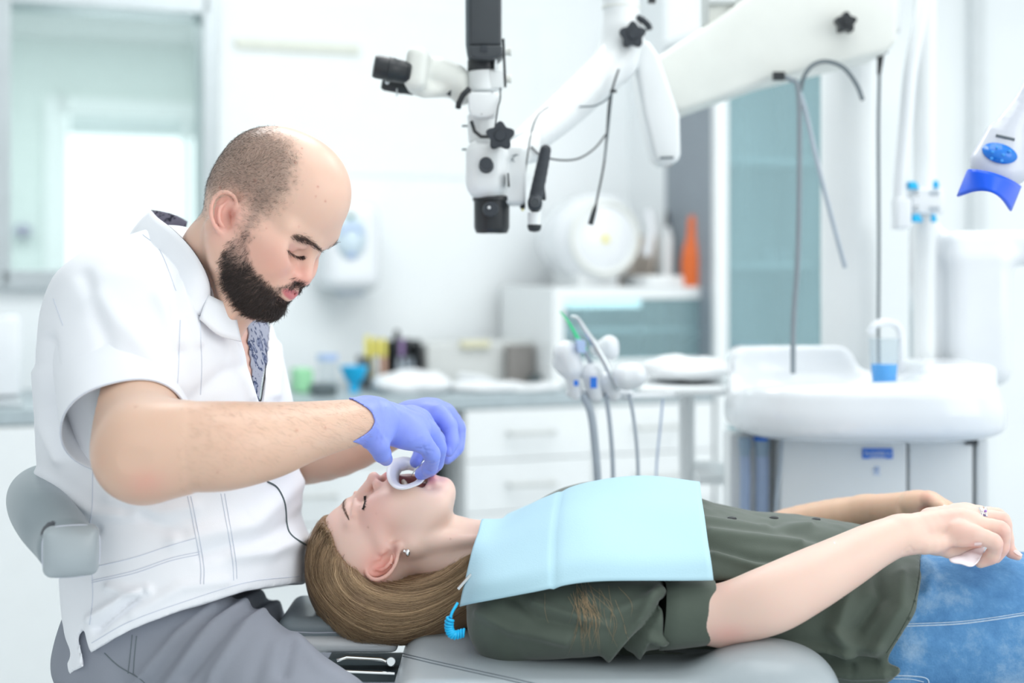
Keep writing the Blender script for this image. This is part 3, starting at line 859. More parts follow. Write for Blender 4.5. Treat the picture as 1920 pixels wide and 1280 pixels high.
grow(hv, hn, bm * (1 - lipm) * front * bden, 17000, blen, 0.00011, dirs, 0.45, (0.05, 0.038, 0.035), 'beard')
qq = HM.loc(hv); qq[:, 1] = np.abs(qq[:, 1])
dirs2 = np.tile(-HM.u * 0.5 - HM.f * 0.2, (len(hv), 1)) + 0.6 * np.stack([fbm(hv, 45, 18), fbm(hv, 45, 19), fbm(hv, 45, 20)], 1)
grow(hv, hn, hm ** 1.5 * front, 24000, 0.0024, 0.00007, dirs2, 0.35, (0.12, 0.095, 0.08), 'cropped_hair')
rayh = Ray(hv, hf)
bx = spline([(549, 443, 0), (565, 446, 0), (582, 455, 0), (599, 468, 0)], 60)
def tuft(ray, path, width, n, length, dirpx, r, name, parent, material, pig=None, jit=0.3, bias=None):
    L = []
    for i in range(n):
        t = RNG.uniform(0, 1); p = path[int(t * (len(path) - 1))]
        wd = width * (0.55 + 0.6 * math.sin(PI * min(1, t * 0.8 + 0.25)))
        a = ray(p[0] + RNG.normal(0, wd * 0.3), p[1] + RNG.normal(0, wd * 0.33), 0.0005)
        if a is None: continue
        dx, dy = dirpx if bias is None else (dirpx[0] + bias[0] * (t - 0.5), dirpx[1] + bias[1] * (t - 0.5))
        d = V(dx, RNG.normal(-0.25, 0.15), -dy); d = unit(d + RNG.normal(0, jit, 3)) * length * RNG.uniform(0.6, 1.2)
        L.append(np.array([a, a + d * 0.5 - V(0, 0.0008, 0), a + d]))
    if not L: return None
    c = None if pig is None else np.asarray(pig) * RNG.uniform(0.6, 1.6, (len(L), 1))
    return strands(name, np.array(L), np.full(len(L), r), material, parent, c)
tuft(rayh, bx, 9, 420, 0.0065, (0.75, 0.45), 0.00011, 'eyebrow', MAN, M_HAIRDARK, (0.04, 0.03, 0.027), 0.22)
fb = spline([(617, 467, 0), (626, 461, 0), (634, 452, 0)], 30)
tuft(rayh, fb, 5, 90, 0.006, (0.8, -0.5), 0.00016, 'eyebrow', MAN, M_HAIRDARK, (0.04, 0.03, 0.027), 0.2)
lx = spline([(538, 468, 0), (548, 476, 0), (560, 481, 0), (571, 479, 0)], 40)
tuft(rayh, lx, 2.2, 120, 0.0052, (0.55, 0.75), 0.00013, 'eyelashes', MAN, M_LASH, None, 0.2)

ray_arm = Ray(av, af); L = []
for k in range(900):
    x = RNG.uniform(330, 690); t = (x - 330) / 360; y0 = 758 + (748 - 758) * t; y1 = 918 + (826 - 918) * t
    p = ray_arm(x, y0 + (y1 - y0) * RNG.uniform(0.0, 1.0) ** 1.5, 0.0001)
    if p is None: continue
    d = unit(V(0.8, -0.15, -0.35) + RNG.normal(0, .25, 3)) * RNG.uniform(.004, .010); L.append(np.array([p, p + d * .5 + V(0, -.0008, 0), p + d]))
strands('forearm_hair', np.array(L), np.full(len(L), .00005), M_HAIRDARK, MAN, np.tile(np.array([0.25, 0.15, 0.10]), (len(L), 1)))
# ------------------------------------------------------------------ the dentist's clothes
def sheet(name, v, f, th, material, parent, inner=None):
    o = raw(name, v, f, [material] + ([inner] if inner else []), parent)
    md = o.modifiers.new('thick', 'SOLIDIFY'); md.thickness = th; md.offset = 0
    if inner: md.material_offset = 1; md.material_offset_rim = 0
    return o
TORSO = [(455, 262, 415, 0.10), (478, 205, 440, 0.16), (505, 150, 468, 0.20), (545, 110, 496, 0.225), (590, 80, 513, 0.232), (640, 58, 528, 0.232), (700, 47, 548, 0.225), (760, 46, 562, 0.22),
         (800, 48, 567, 0.218), (880, 56, 570, 0.215), (925, 72, 574, 0.215), (980, 88, 583, 0.22), (1030, 95, 588, 0.225), (1090, 100, 588, 0.23), (1150, 107, 580, 0.235), (1210, 105, 560, 0.24), (1275, 120, 540, 0.24)]
def torso(S, grow=0.0, d=1.92):
    t = [P(0, r[0], d)[2] for r in TORSO]
    lo = [P(r[1], 0, d - 0.45 * r[3])[0] for r in TORSO]; hi = [P(r[2], 0, d + 0.40 * r[3])[0] for r in TORSO]
    S.loft('z', t, [(a + b) / 2 for a, b in zip(lo, hi)], [(b - a) / 2 + grow for a, b in zip(lo, hi)],
           [d - D0] * len(TORSO), [r[3] + grow for r in TORSO], 2.25, 0.0, cap=0.05)
def pxcut(S, poly, inside=True, dmax=9):
    """keep only what lies inside (or outside) of a pixel outline"""
    X, Y, Z = S.grid(); d = Y + D0; x = 960 + X * F / d; y = HZ + (CAMH - Z) * F / d
    q = poly_dist(*np.broadcast_arrays(x, y), poly) * d / F
    if not inside: q = -q
    q = np.where(np.broadcast_to(d, q.shape) > dmax, -0.05, q)
    S.d = np.maximum(S.d, q.astype(np.float32))
VOPEN = [(437, 560), (508, 560), (508, 590), (503, 640), (497, 700), (489, 764), (480, 735), (468, 695), (454, 640), (440, 596)]
HEM = [(-60, 1400), (-60, 1268), (131, 1263), (157, 1248), (147, 1196), (157, 1176), (170, 1223), (245, 1181), (350, 1142), (460, 1108), (540, 1095), (700, 1088), (700, 1400)]
S = Sculpt(P(20, 1290, 2.2) - V(.02, .56, 0), P(610, 430, 2.2) + V(.02, 0.02, 0), 0.0033)
torso(S)
hn_ = unit(P(270, 880, 1.58) - P(218, 590, 1.80)); hc = P(236, 803, 1.685)      # the sleeve's opening
S.cap(P(208, 575, 1.80), P(222, 685, 1.748), pr(110, 1.80), pr(107, 1.748), 0.05)
S.cap(P(225, 545, 1.86), P(320, 492, 1.88), pr(80, 1.86), pr(60, 1.88), 0.05)
S.cap(P(240, 560, 2.06), P(470, 830, 2.16), pr(105, 2.06), pr(70, 2.16), 0.05)
pxcut(S, HEM, inside=False)
pxcut(S, VOPEN, inside=False, dmax=2.2)
cv, cf = S.mesh(2)
cv = folds(cv, cf, [(a_, b_, 1.6 * c_) for a_, b_, c_ in [
    ([(330, 520), (326, 600), (338, 660)], 10, -0.004), ([(300, 560), (338, 640)], 14, 0.003), ([(352, 570), (372, 640)], 10, 0.003),
    ([(90, 640), (100, 760), (130, 840)], 14, -0.006), ([(70, 700), (82, 800), (112, 860)], 12, 0.004),
    ([(75, 890), (180, 960), (250, 965)], 12, 0.005), ([(70, 915), (150, 985), (180, 990)], 10, -0.005), ([(95, 960), (160, 1000), (170, 1060)], 10, 0.004),
    ([(560, 905), (470, 985), (330, 1010)], 18, 0.005), ([(575, 960), (500, 1010), (380, 1040)], 14, -0.004), ([(570, 1010), (500, 1035), (440, 1040)], 14, 0.005),
    ([(170, 1160), (230, 1120), (275, 1106)], 9, 0.006), ([(180, 1180), (250, 1125), (270, 1110)], 7, -0.006), ([(205, 1100), (262, 1112)], 8, 0.004),
    ([(112, 1090), (125, 1170), (122, 1240)], 12, 0.002), ([(420, 1090), (340, 1100), (250, 1150)], 12, 0.003),
    ([(430, 620), (455, 700), (470, 745)], 8, 0.003), ([(520, 650), (515, 740)], 10, 0.004), ([(180, 560), (240, 620), (330, 720)], 22, 0.003), ([(160, 520), (200, 640), (190, 760)], 16, -0.003),
    ([(225, 700), (280, 715)], 10, -0.003), ([(350, 760), (420, 700), (450, 690)], 14, -0.004), ([(210, 930), (300, 960), (360, 950)], 16, 0.004), ([(240, 960), (340, 1000)], 14, -0.003)]],
    near=0.5, noise=(0.0022, 22))
me = fast_mesh('coat', cv, cf); coat = link('coat', me, M_COAT, MAN)
# the near short sleeve: a hollow tube of cloth that ends in an open hem round the upper arm
n = 56; rows = []
cen = spline([P(208, 585, 1.80), P(216, 670, 1.755), P(226, 740, 1.718), hc], 16); nd = [unit(V(0.05, -0.35, -1) * (1 - t) + hn_ * t) for t in np.linspace(0, 1, 16)]
for k, t in enumerate(np.linspace(0, 1, 16)):
    u1 = unit(np.cross(nd[k], V(0, 1, 0))); u1 = u1 if u1[0] > 0 else -u1; u2 = np.cross(nd[k], u1); a = np.arange(n) * 2 * PI / n
    r = pr(114 - 2 * t, 1.74) * (0.80 + 0.20 * min(1, t * 3)) * (1 + 0.018 * t * np.sin(3 * a + 1) + 0.012 * np.sin(5 * a + 5 * t) * t)
    r = r + 0.004 * np.exp(-((np.mod(a - 2.6, 2 * PI) - PI) / 0.25) ** 2) * t
    rows.append(cen[k] + (np.cos(a) * r)[:, None] * u1 + (np.sin(a) * r)[:, None] * u2)
sl = sheet('sleeve', np.vstack(rows), [(i * n + j, i * n + (j + 1) % n, (i + 1) * n + (j + 1) % n, (i + 1) * n + j) for i in range(15) for j in range(n)], 0.0022, M_COAT, coat)
md = sl.modifiers.new('smooth', 'SUBSURF'); md.levels = md.render_levels = 1
rg_ = rows[-1] * 0.85 + rows[-2] * 0.15 + (rows[-1] - cen[-1]) * 0.012
MB().tube(np.vstack([rg_, rg_[:1]]), 0.0009, 6, cap=False).build('hem_stitching', M_SEAM, sl)
# open neckline: skin, then the patterned inner placket
S = Sculpt(P(420, 780, 1.95) - V(0, .22, 0), P(520, 550, 1.95) + V(0, .02, 0), 0.003)
torso(S, -0.006); pxcut(S, [(425, 555), (470, 560), (478, 700), (470, 720), (440, 640)])
kv, kf = S.mesh(1); me = fast_mesh('chest', kv, kf); o = link('chest', me, M_MANSKIN, body); set_pig(me, np.tile(np.array([0.80, 0.50, 0.42]), (len(kv), 1)))
S = Sculpt(P(430, 780, 1.95) - V(0, .22, 0), P(520, 560, 1.95) + V(0, .02, 0), 0.003)
torso(S, -0.003); pxcut(S, [(464, 565), (522, 565), (514, 700), (496, 778), (480, 755), (472, 705), (464, 640)])
kv, kf = S.mesh(1); me = fast_mesh('inner_placket', kv, kf); link('inner_placket', me, M_PAISLEY, coat)
# collar: a standing band round the neck with a dark spotted lining
top = [(283, 394, 1.93), (296, 408, 1.86), (322, 428, 1.80), (352, 458, 1.765), (376, 492, 1.745), (391, 528, 1.742), (394, 562, 1.75)]
bot = [(236, 452, 1.95), (246, 482, 1.84), (276, 520, 1.765), (312, 552, 1.73), (345, 575, 1.715), (368, 590, 1.718), (396, 588, 1.735)]
far = [(352, 416, 2.02), (330, 404, 2.01), (305, 397, 1.98), (284, 394, 1.935)]
farb = [(345, 470, 2.05), (310, 460, 2.05), (275, 452, 2.03), (240, 450, 1.96)]
def band(a, b, n=30, m=9, bulge=0.004):
    A = spline([Q(x) for x in a], n); B = spline([Q(x) for x in b], n); t = np.linspace(0, 1, m)[:, None, None]
    g = A * (1 - t) + B * t
    g = g + np.array([-0.3, -0.7, 0.5]) * (bulge * np.sin(PI * t))
    return g.reshape(-1, 3), np.array([(i * n + j, i * n + j + 1, (i + 1) * n + j + 1, (i + 1) * n + j) for i in range(m - 1) for j in range(n - 1)])
v1, f1 = band(top, [(x, y, d + 0.014) for x, y, d in bot]); v2_, f2_ = band(far, farb)
sheet('collar', v1, f1, 0.0022, M_COAT, coat)
sheet('collar_lining', v2_, f2_, 0.0022, M_LINING, coat)
v3, f3 = band([(x + 2, y + 1, d + 0.006) for x, y, d in top], [(x + 12, y - 4, d + 0.02) for x, y, d in bot]); sheet('collar_lining', v3, f3, 0.0015, M_LINING, coat)
v4, f4 = band([(391, 553, 1.742), (414, 564, 1.75), (438, 572, 1.77)], [(374, 598, 1.728), (410, 628, 1.736), (452, 640, 1.758)], 14, 6, 0.001); sheet('collar', v4, f4, 0.0022, M_COAT, coat)
rc = Ray(cv, cf); rcol = Ray(v4, f4)
for bx_ in (405, 412):
    p = rcol(bx_, 579, 0.001)
    if p is not None: MB().sph(p, (0.0022, 0.0012, 0.0022)).build('snap_button', M_STEEL, coat)
# seams, pocket, placket edge
def seam(ray, pts, name, material, parent, r=0.0006, n=60, lift=0.0002):
    L = ray.line(pts, n, lift)
    if len(L) < 4: return
    L = np.vstack([L[:1], (L[:-2] + L[1:-1] + L[2:]) / 3, L[-1:]])
    return MB().tube(L, r, 6).build(name, material, parent)
for pts in ([(352, 930), (366, 1000), (376, 1060), (376, 1095)], [(358, 930), (372, 1000), (382, 1060), (382, 1095)], [(414, 925), (428, 1000), (436, 1050), (438, 1088)], [(421, 925), (434, 1000), (442, 1050), (444, 1085)],
            [(172, 1064), (250, 1045), (320, 1022), (368, 1008)], [(172, 1088), (250, 1070), (320, 1046), (374, 1034)], [(172, 1092), (250, 1075), (320, 1051), (374, 1039)], [(172, 1060), (174, 1120), (168, 1170)],
            [(172, 1205), (245, 1164), (350, 1126), (460, 1092), (560, 1080)], [(100, 560), (118, 610)], [(174, 880), (172, 960), (160, 1010)], [(338, 600), (334, 700), (330, 740)], [(374, 590), (378, 680), (376, 740)],
            [(330, 545), (300, 470), (268, 440)]):
    seam(rc, pts, 'seam', M_SEAM, coat)
seam(rc, [(500, 902), (520, 915), (534, 945), (538, 985), (548, 1005), (575, 1022)], 'placket_edge', M_PLINTH, coat, 0.0014)
# trousers
S = clay(90, 1060, 700, 1340, 1.50, 2.32, 0.0048)
S.ell(P(335, 1215, 1.92), (pr(222, 1.92), 0.205, pr(112, 1.92)), None, 0.03)
S.chain([P(250, 1190, 1.82), P(420, 1262, 1.75), P(534, 1338, 1.70), P(720, 1455, 1.62)], [pr(132, 1.82), pr(132, 1.75), pr(125, 1.70), pr(115, 1.62)], 0.04, n=24)
S.chain([P(330, 1220, 2.02), P(560, 1300, 2.14), P(760, 1380, 2.2)], [pr(120, 2.02), pr(105, 2.14), pr(95, 2.2)], 0.04, n=12)
tv, tf = S.mesh(2)
tv = folds(tv, tf, [([(560, 1105), (470, 1160), (400, 1260), (390, 1290)], 10, 0.006), ([(520, 1112), (440, 1160), (350, 1270)], 9, -0.006), ([(500, 1105), (400, 1165), (310, 1290)], 9, 0.006), ([(440, 1120), (360, 1180), (280, 1290)], 9, -0.005),
                        ([(400, 1135), (330, 1190), (250, 1285)], 8, 0.005), ([(540, 1150), (545, 1200), (530, 1260)], 12, -0.006), ([(550, 1190), (600, 1250), (660, 1285)], 12, 0.005), ([(560, 1130), (500, 1200), (470, 1290)], 14, -0.004)], near=0.6, noise=(0.002, 18))
me = fast_mesh('trousers', tv, tf); trousers = link('trousers', me, M_TROUSER, MAN)
rt = Ray(tv, tf)
for pts in ([(248, 1190), (244, 1230), (240, 1262)], [(196, 1224), (222, 1248), (262, 1272), (280, 1290)], [(256, 1192), (252, 1232), (250, 1262)]):
    seam(rt, pts, 'seam', M_DARKTUBE, trousers, 0.0007, 30)
# ------------------------------------------------------------------ gloved hands of the dentist
def finger(S, pts, k=0.006, n=16, k0=0.012):
    """pts (px, py, d, r px): knuckle to tip"""
    p = np.array([[*Q(a), a[3] * a[2] / F] for a in pts])
    q = spline(p, n)
    for i in range(n - 1): S.cap(q[i][:3], q[i + 1][:3], q[i][3], q[i + 1][3], k0 if i < 2 else 0.001)
    for a in pts[1:-1]:                                          # knuckles stand out a little
        S.ell(Q(a), a[3] * a[2] / F * 1.06, None, 0.004)
    return S

G = Sculpt(P(630, 912, 1.98) - V(0, .28, 0), P(850, 730, 1.98) + V(0.01, 0, 0.012), 0.0016)
fl = (V(0.25, 1, 0.25), 1.5)
G.chain([P(640, 796, 1.735), P(690, 787, 1.765), P(706, 786, 1.775)], [pr(49, 1.735), pr(43, 1.765), pr(40, 1.775)], 0.01, n=8)
G.chain([P(690, 789, 1.77), P(726, 795, 1.79), P(752, 801, 1.805), P(776, 808, 1.815)], [pr(42, 1.77), pr(41, 1.79), pr(38, 1.8), pr(32, 1.815)], 0.012, n=10, flat=fl)
G.chain([P(720, 782, 1.80), P(760, 785, 1.835), P(790, 790, 1.86)], [pr(28, 1.8), pr(25, 1.83), pr(20, 1.86)], 0.014, n=6)
finger(G, [(762, 812, 1.795, 26), (787, 826, 1.797, 20), (809, 851, 1.81, 15.5), (806, 876, 1.835, 13.5), (790, 888, 1.86, 12.5)])
finger(G, [(770, 798, 1.825, 26), (800, 808, 1.84, 20), (822, 839, 1.858, 14.5), (818, 868, 1.875, 12.5), (806, 884, 1.89, 11)])
finger(G, [(770, 788, 1.85, 22), (795, 795, 1.875, 18), (820, 824, 1.90, 13.5), (817, 852, 1.915, 12), (808, 868, 1.92, 10.5)])
finger(G, [(765, 780, 1.865, 18), (785, 788, 1.90, 15), (806, 812, 1.93, 12), (806, 836, 1.94, 10.5), (800, 850, 1.94, 9.5)])
finger(G, [(704, 808, 1.765, 24), (709, 832, 1.755, 20), (716, 850, 1.765, 16), (724, 861, 1.785, 12.5)], k0=0.014)
def cuff_near(X, Y, Z):
    d = Y + D0; x = 960 + X * F / d; y = HZ + (CAMH - Z) * F / d
    near = sstep(1.80, 1.752, d)
    return (np.maximum(650 + 52 * near * np.clip(1 - ((y - 788) / 44) ** 2, 0, 1), 650 + 30 * sstep(824, 836, y)) - x) * d / F
G.field(cuff_near)
gv, gf = G.mesh(1)
gv = folds(gv, gf, [([(712, 752), (722, 790), (716, 830)], 2.5, 0.0006), ([(724, 762), (730, 785)], 2.2, 0.0005), ([(706, 800), (722, 826)], 2.5, 0.0006), ([(793, 836), (800, 852)], 2.2, -0.0008),
                        ([(797, 868), (812, 866)], 2, -0.0008), ([(796, 880), (806, 884)], 2, -0.0008), ([(786, 842), (804, 836)], 2.0, -0.0007), ([(700, 780), (712, 800), (708, 820)], 2.5, 0.0006),
                        ([(780, 840), (812, 846)], 2.0, -0.0007), ([(770, 826), (792, 816)], 5, 0.0006)], noise=(0.00035, 55))
me = fast_mesh('glove', gv, gf); glove = link('glove', me, M_GLOVE, MAN)
rg = Ray(gv, gf)
edge = []
for yy in np.linspace(747, 827, 60):
    for xx in np.arange(648, 712, 0.7):
        hit = rg(xx, yy, 0.0003)
        if hit is not None and hit[1] + D0 < 1.80: edge.append(hit); break
edge = spline(np.array(edge)[::4], 40) if len(edge) > 12 else np.array(edge)
if len(edge) > 3:
    MB().tube(edge, 0.0016, 8).build('cuff_bead', M_GLOVESEAM, glove)
# the further hand
G2 = Sculpt(P(720, 890, 2.08) - V(0, 0.21, 0.0), P(885, 735, 2.08) + V(0.01, 0, 0.005), 0.0017)
G2.chain([P(735, 800, 1.99), P(770, 788, 1.98), P(800, 782, 1.972)], [pr(36, 1.99), pr(34, 1.98), pr(32, 1.97)], 0.012, n=8, flat=(V(0, 1, 0), 1.25))
G2.cap(P(775, 780, 1.985), P(815, 776, 1.985), pr(28, 1.98), pr(20, 1.985), 0.012)
finger(G2, [(792, 784, 1.965, 28), (820, 776, 1.95, 20), (842, 798, 1.94, 14.5), (847, 828, 1.93, 13), (841, 845, 1.925, 11.5)])
finger(G2, [(800, 778, 1.98, 26), (833, 774, 1.98, 18), (858, 802, 1.985, 14), (856, 838, 1.975, 13), (838, 860, 1.96, 10.5)])
finger(G2, [(800, 775, 2.0, 22), (828, 770, 2.005, 16), (852, 792, 2.02, 13), (854, 826, 2.01, 12), (846, 848, 2.0, 10)])
finger(G2, [(798, 776, 2.015, 18), (820, 770, 2.03, 13), (842, 790, 2.045, 11), (845, 815, 2.04, 10), (840, 830, 2.03, 9)])
finger(G2, [(782, 795, 1.965, 24), (792, 818, 1.945, 17), (790, 843, 1.92, 13.5), (779, 866, 1.90, 11)])
v2, f2 = G2.mesh(1)
v2 = folds(v2, f2, [([(846, 838), (848, 850)], 2.2, -0.0006), ([(838, 806), (850, 800)], 2.5, -0.0006), ([(810, 784), (800, 770)], 4, 0.0006)], noise=(0.00035, 55))
me = fast_mesh('glove', v2, f2); glove2 = link('glove', me, M_GLOVE, MAN)
# ------------------------------------------------------------------ the patient
WOM = empty('person', P(1200, 1225, 1.9), 'reclined patient with long dark blonde hair, olive shirt and jeans, mouth held open', 'person')
HWm = Head((741, 1026), 1.90, (-0.451, -0.892), math.radians(10), 17)
s = HWm.s; RH = HWm.R; h = 0.0020
S = Sculpt(P(560, 1180, 1.9) - V(0.0, .10, 0.0), P(985, 860, 1.9) + V(0, .10, 0.012), h)
def E(c, r, k=0.010, op='add'): S.ell(HWm(*c), np.array(r) * s, RH, k, op)
def C(a, b, ra, rb, k=0.008, op='add'): S.cap(HWm(*a), HWm(*b), ra * s, rb * s, k, op)
E((-4, 0, 62), (98, 92, 88)); E((28, 0, 52), (68, 78, 60), 0.014)
E((50, 0, -16), (50, 70, 72), 0.02)
E((26, 0, -64), (46, 60, 50), 0.02)
for l in (-1, 1):
    E((72, l * 44, -24), (32, 30, 36), 0.016)
    C((86, l * 50, 0), (14, l * 76, 8), 11, 10, 0.014)
    C((96, l * 10, 38), (80, l * 56, 42), 8, 8, 0.012)
    C((-4, l * 66, -40), (38, l * 24, -126), 20, 15, 0.014)
    E((30, l * 42, -76), (36, 24, 52), 0.02)
    E((64, l * 40, -60), (24, 20, 36), 0.016)
E((40, 0, -132), (22, 28, 20), 0.012); E((16, 0, -98), (28, 40, 34), 0.02)
C((62, -16, -122), (62, 16, -122), 9, 9, 0.008)
E((88, 0, -48), (28, 36, 22), 0.012)
for l in (-1, 1):
    E((110, l * 35, 14), (18, 21, 15), 0.009, 'sub')
    E((83, l * 37, 14), (17.5, 20, 18), 0.004)
    C((104, l * 22, 20), (90, l * 56, 30), 5.5, 4, 0.006)
    C((101, l * 26, 8), (92, l * 48, 13), 1.5, 1.5, 0.003, 'sub')
C((100, 0, 24), (118, 0, -20), 7.5, 9, 0.008); E((122, 0, -27), (10.5, 11, 10), 0.005)
for l in (-1, 1):
    E((106, l * 15, -30), (15, 9, 12), 0.003);
    E((114, l * 11, -41), (9, 6.5, 8.5), 0.003, 'sub')
C((112, 0, -38), (112, 0, -44), 5, 5, 0.005)
C((112, 0, -50), (90, -30, -62), 6, 4, 0.005); C((112, 0, -50), (90, 30, -62), 6, 4, 0.005)
C((69, 0, -124), (66, -26, -108), 6.5, 4, 0.005); C((69, 0, -124), (66, 26, -108), 6.5, 4, 0.005)
C((70, -14, -137), (70, 14, -137), 4, 4, 0.006, 'sub')
S.ell(HWm(92, -2, -79), np.array((52, 23, 23)) * s, RH, 0.004, 'sub')                 # open mouth
# neck and the upper chest under the bib
S.chain([HWm(-14, 0, -26), P(838, 1034, 1.9), P(900, 1060, 1.9), P(985, 1085, 1.9)], np.array([60, 60, 72, 110]) * s, 0.02)
S.cap(HWm(-4, -58, -30), P(900, 1010, 1.855), 13 * s, 8 * s, 0.016)
S.cap(P(868, 988, 1.9), P(915, 1000, 1.9), 12 * s, 18 * s, 0.02)
for sd in (-1, 1):
    ce = HWm(-4, sd * 86, 14); up = HWm(-16, sd * 92, 52) - HWm(2, sd * 84, -22)
    bk = -HWm.f * 0.9 + HWm.u * 0.05 + HWm.l * sd * 0.40
    ou = np.cross(up, bk); ou = ou if ou @ (HWm.l * sd) > 0 else -ou
    sculpt_ear(S, HWm, ce, up, bk - unit(up) * (bk @ unit(up)), ou, 40 * s, 29 * s)
hv, hf = S.mesh(1)
q = HWm.loc(hv); q[:, 1] = -np.abs(q[:, 1]); x, y = PX(hv)
SKW = np.array([0.83, 0.60, 0.51]); REDW = np.array([0.86, 0.42, 0.37])
pig = np.tile(SKW, (len(hv), 1))
pig = blend(pig, 0.55 * g3((70, -56, -8), (46, 40, 40)), REDW)
pig = blend(pig, 0.45 * g3((118, -6, -30), (20, 22, 16)), REDW)
pig = blend(pig, 0.40 * g3((92, -46, 30), (18, 26, 12)), np.array([0.84, 0.50, 0.40]))
pig = blend(pig, 0.45 * g3((52, 0, -140), (22, 30, 16)), REDW)
pig = blend(pig, 0.85 * g3((-14, -92, 26), (40, 20, 36)), np.array([0.88, 0.36, 0.30]))
pig = blend(pig, 0.35 * g3((100, -30, 70), (40, 60, 30)), np.array([0.85, 0.52, 0.44]))
lip = np.maximum(g3((112, 0, -54), (16, 26, 8)), g3((70, 0, -120), (9, 26, 12)))
pig = blend(pig, np.clip(1.3 * lip, 0, 0.9), np.array([0.74, 0.27, 0.30]))
pig = blend(pig, 0.85 * g3((112, -9, -39), (8, 7, 6)), np.array([0.26, 0.09, 0.07]))  # nostril shade painted into the skin colour
pig = blend(pig, 0.7 * np.exp(-(((x - 742) / 7) ** 2 + ((y - 1029) / 10) ** 2)), np.array([0.42, 0.15, 0.12]))  # her ear hollow darkened: shade in the colour
cav = sstep(1.06, 0.99, np.sqrt(((q[:, 0] - 92) / 52) ** 2 + ((q[:, 1] + 4) / 27) ** 2 + ((q[:, 2] + 86) / 27) ** 2))
pig = blend(pig, cav, np.array([0.22, 0.06, 0.05]))
for (mx, my, r) in ((690, 988, 1.8), (706, 962, 1.3), (845, 1010, 1.5)):
    pig = blend(pig, 0.6 * np.exp(-(((x - mx) ** 2 + (y - my) ** 2) / r ** 2)), np.array([0.45, 0.20, 0.14]))
pig = blend(pig, 0.05 * fbm(hv, 80, 2, 2), REDW)
whead = (hv, hf, np.clip(pig, 0, 1)); q0 = q

# ------------------------------------------------------------------ her body: limbs
def skin(v, base, spots=()):
    p = np.tile(np.asarray(base, float), (len(v), 1)); xx, yy = PX(v)
    for (mx, my, rx, ry, a, c) in spots:
        p = blend(p, a * np.exp(-(((xx - mx) / rx) ** 2 + ((yy - my) / ry) ** 2)), np.asarray(c))
    return np.clip(blend(p, 0.07 * fbm(v, 40, 6, 2), REDW), 0, 1)
def fing(S, pts, n=14, k0=0.008):
    p = np.array([[*Q(a), a[3] * a[2] / F] for a in pts]); qq = spline(p, n)
    for i in range(n - 1): S.cap(qq[i][:3], qq[i + 1][:3], qq[i][3], qq[i + 1][3], k0 if i < 2 else 0.001)
    for a in pts[1:-1]: S.ell(Q(a), a[3] * a[2] / F * 1.05, None, 0.004)
# near arm and hand
S = Sculpt(P(1270, 1230, 1.80) - V(0, .20, 0), P(1930, 930, 1.80) + V(0, .05, 0.01), 0.0020)
S.chain([P(1290, 1150, 1.70), P(1360, 1150, 1.685), P(1440, 1126, 1.67), P(1510, 1092, 1.675), P(1580, 1055, 1.69), P(1640, 1022, 1.705), P(1690, 1001, 1.72)],
        [pr(55, 1.7), pr(56, 1.685), pr(62, 1.67), pr(58, 1.675), pr(50, 1.69), pr(42, 1.705), pr(36, 1.72)], 0.01, n=60)
S.ell(P(1352, 1186, 1.69), pr(24, 1.69), None, 0.012)
S.chain([P(1690, 1001, 1.72), P(1740, 993, 1.735), P(1790, 984, 1.745), P(1824, 984, 1.75)], [pr(36, 1.72), pr(37, 1.735), pr(34, 1.745), pr(26, 1.75)], 0.008, n=10, flat=(V(0.1, 1, 0.35), 1.35))
S.chain([P(1700, 1012, 1.715), P(1740, 1020, 1.715), P(1772, 1014, 1.72)], [pr(22, 1.715), pr(19, 1.715), pr(14, 1.72)], 0.012, n=6)
S.chain([P(1745, 975, 1.76), P(1800, 966, 1.785), P(1840, 966, 1.80)], [pr(24, 1.76), pr(20, 1.785), pr(15, 1.80)], 0.012, n=6)
fing(S, [(1795, 1000, 1.725, 24), (1825, 1003, 1.715, 19), (1864, 1016, 1.71, 14), (1860, 1042, 1.72, 13), (1838, 1054, 1.725, 11)])
fing(S, [(1800, 986, 1.745, 22), (1832, 985, 1.74, 17), (1878, 992, 1.738, 13.5), (1879, 1026, 1.742, 12), (1868, 1046, 1.745, 10)])
fing(S, [(1800, 972, 1.765, 22), (1835, 970, 1.77, 16), (1880, 974, 1.772, 13), (1888, 1010, 1.775, 11.5), (1895, 1034, 1.775, 10), (1908, 1042, 1.77, 8.5)])
fing(S, [(1800, 965, 1.78, 20), (1835, 963, 1.795, 14.5), (1872, 966, 1.80, 12), (1884, 992, 1.805, 10.5), (1890, 1016, 1.805, 9)])
fing(S, [(1745, 1018, 1.725, 17), (1780, 1031, 1.735, 14), (1812, 1027, 1.74, 12.5), (1832, 1022, 1.74, 9.5)])
wav, waf = S.mesh(1)
wav = folds(wav, waf, [([(1770, 985), (1810, 978)], 5, 0.0006), ([(1765, 966), (1805, 962)], 4, 0.0006), ([(1695, 1034), (1706, 1024), (1712, 1032)], 2.5, -0.0008), ([(1700, 1036), (1730, 1032)], 3, -0.0004)])
wp_ = skin(wav, SKW, ((1365, 1190, 40, 22, 0.5, REDW), (1340, 1100, 40, 20, 0.2, REDW), (1790, 968, 24, 14, 0.4, REDW), (1800, 995, 30, 16, 0.25, REDW), (1880, 1000, 14, 60, 0.35, REDW), (1830, 1022, 12, 8, 0.6, REDW), (1900, 1036, 16, 14, 0.5, REDW), (1852, 1052, 20, 8, 0.4, REDW), (1690, 1005, 40, 20, 0.15, (0.85, 0.55, 0.4))))
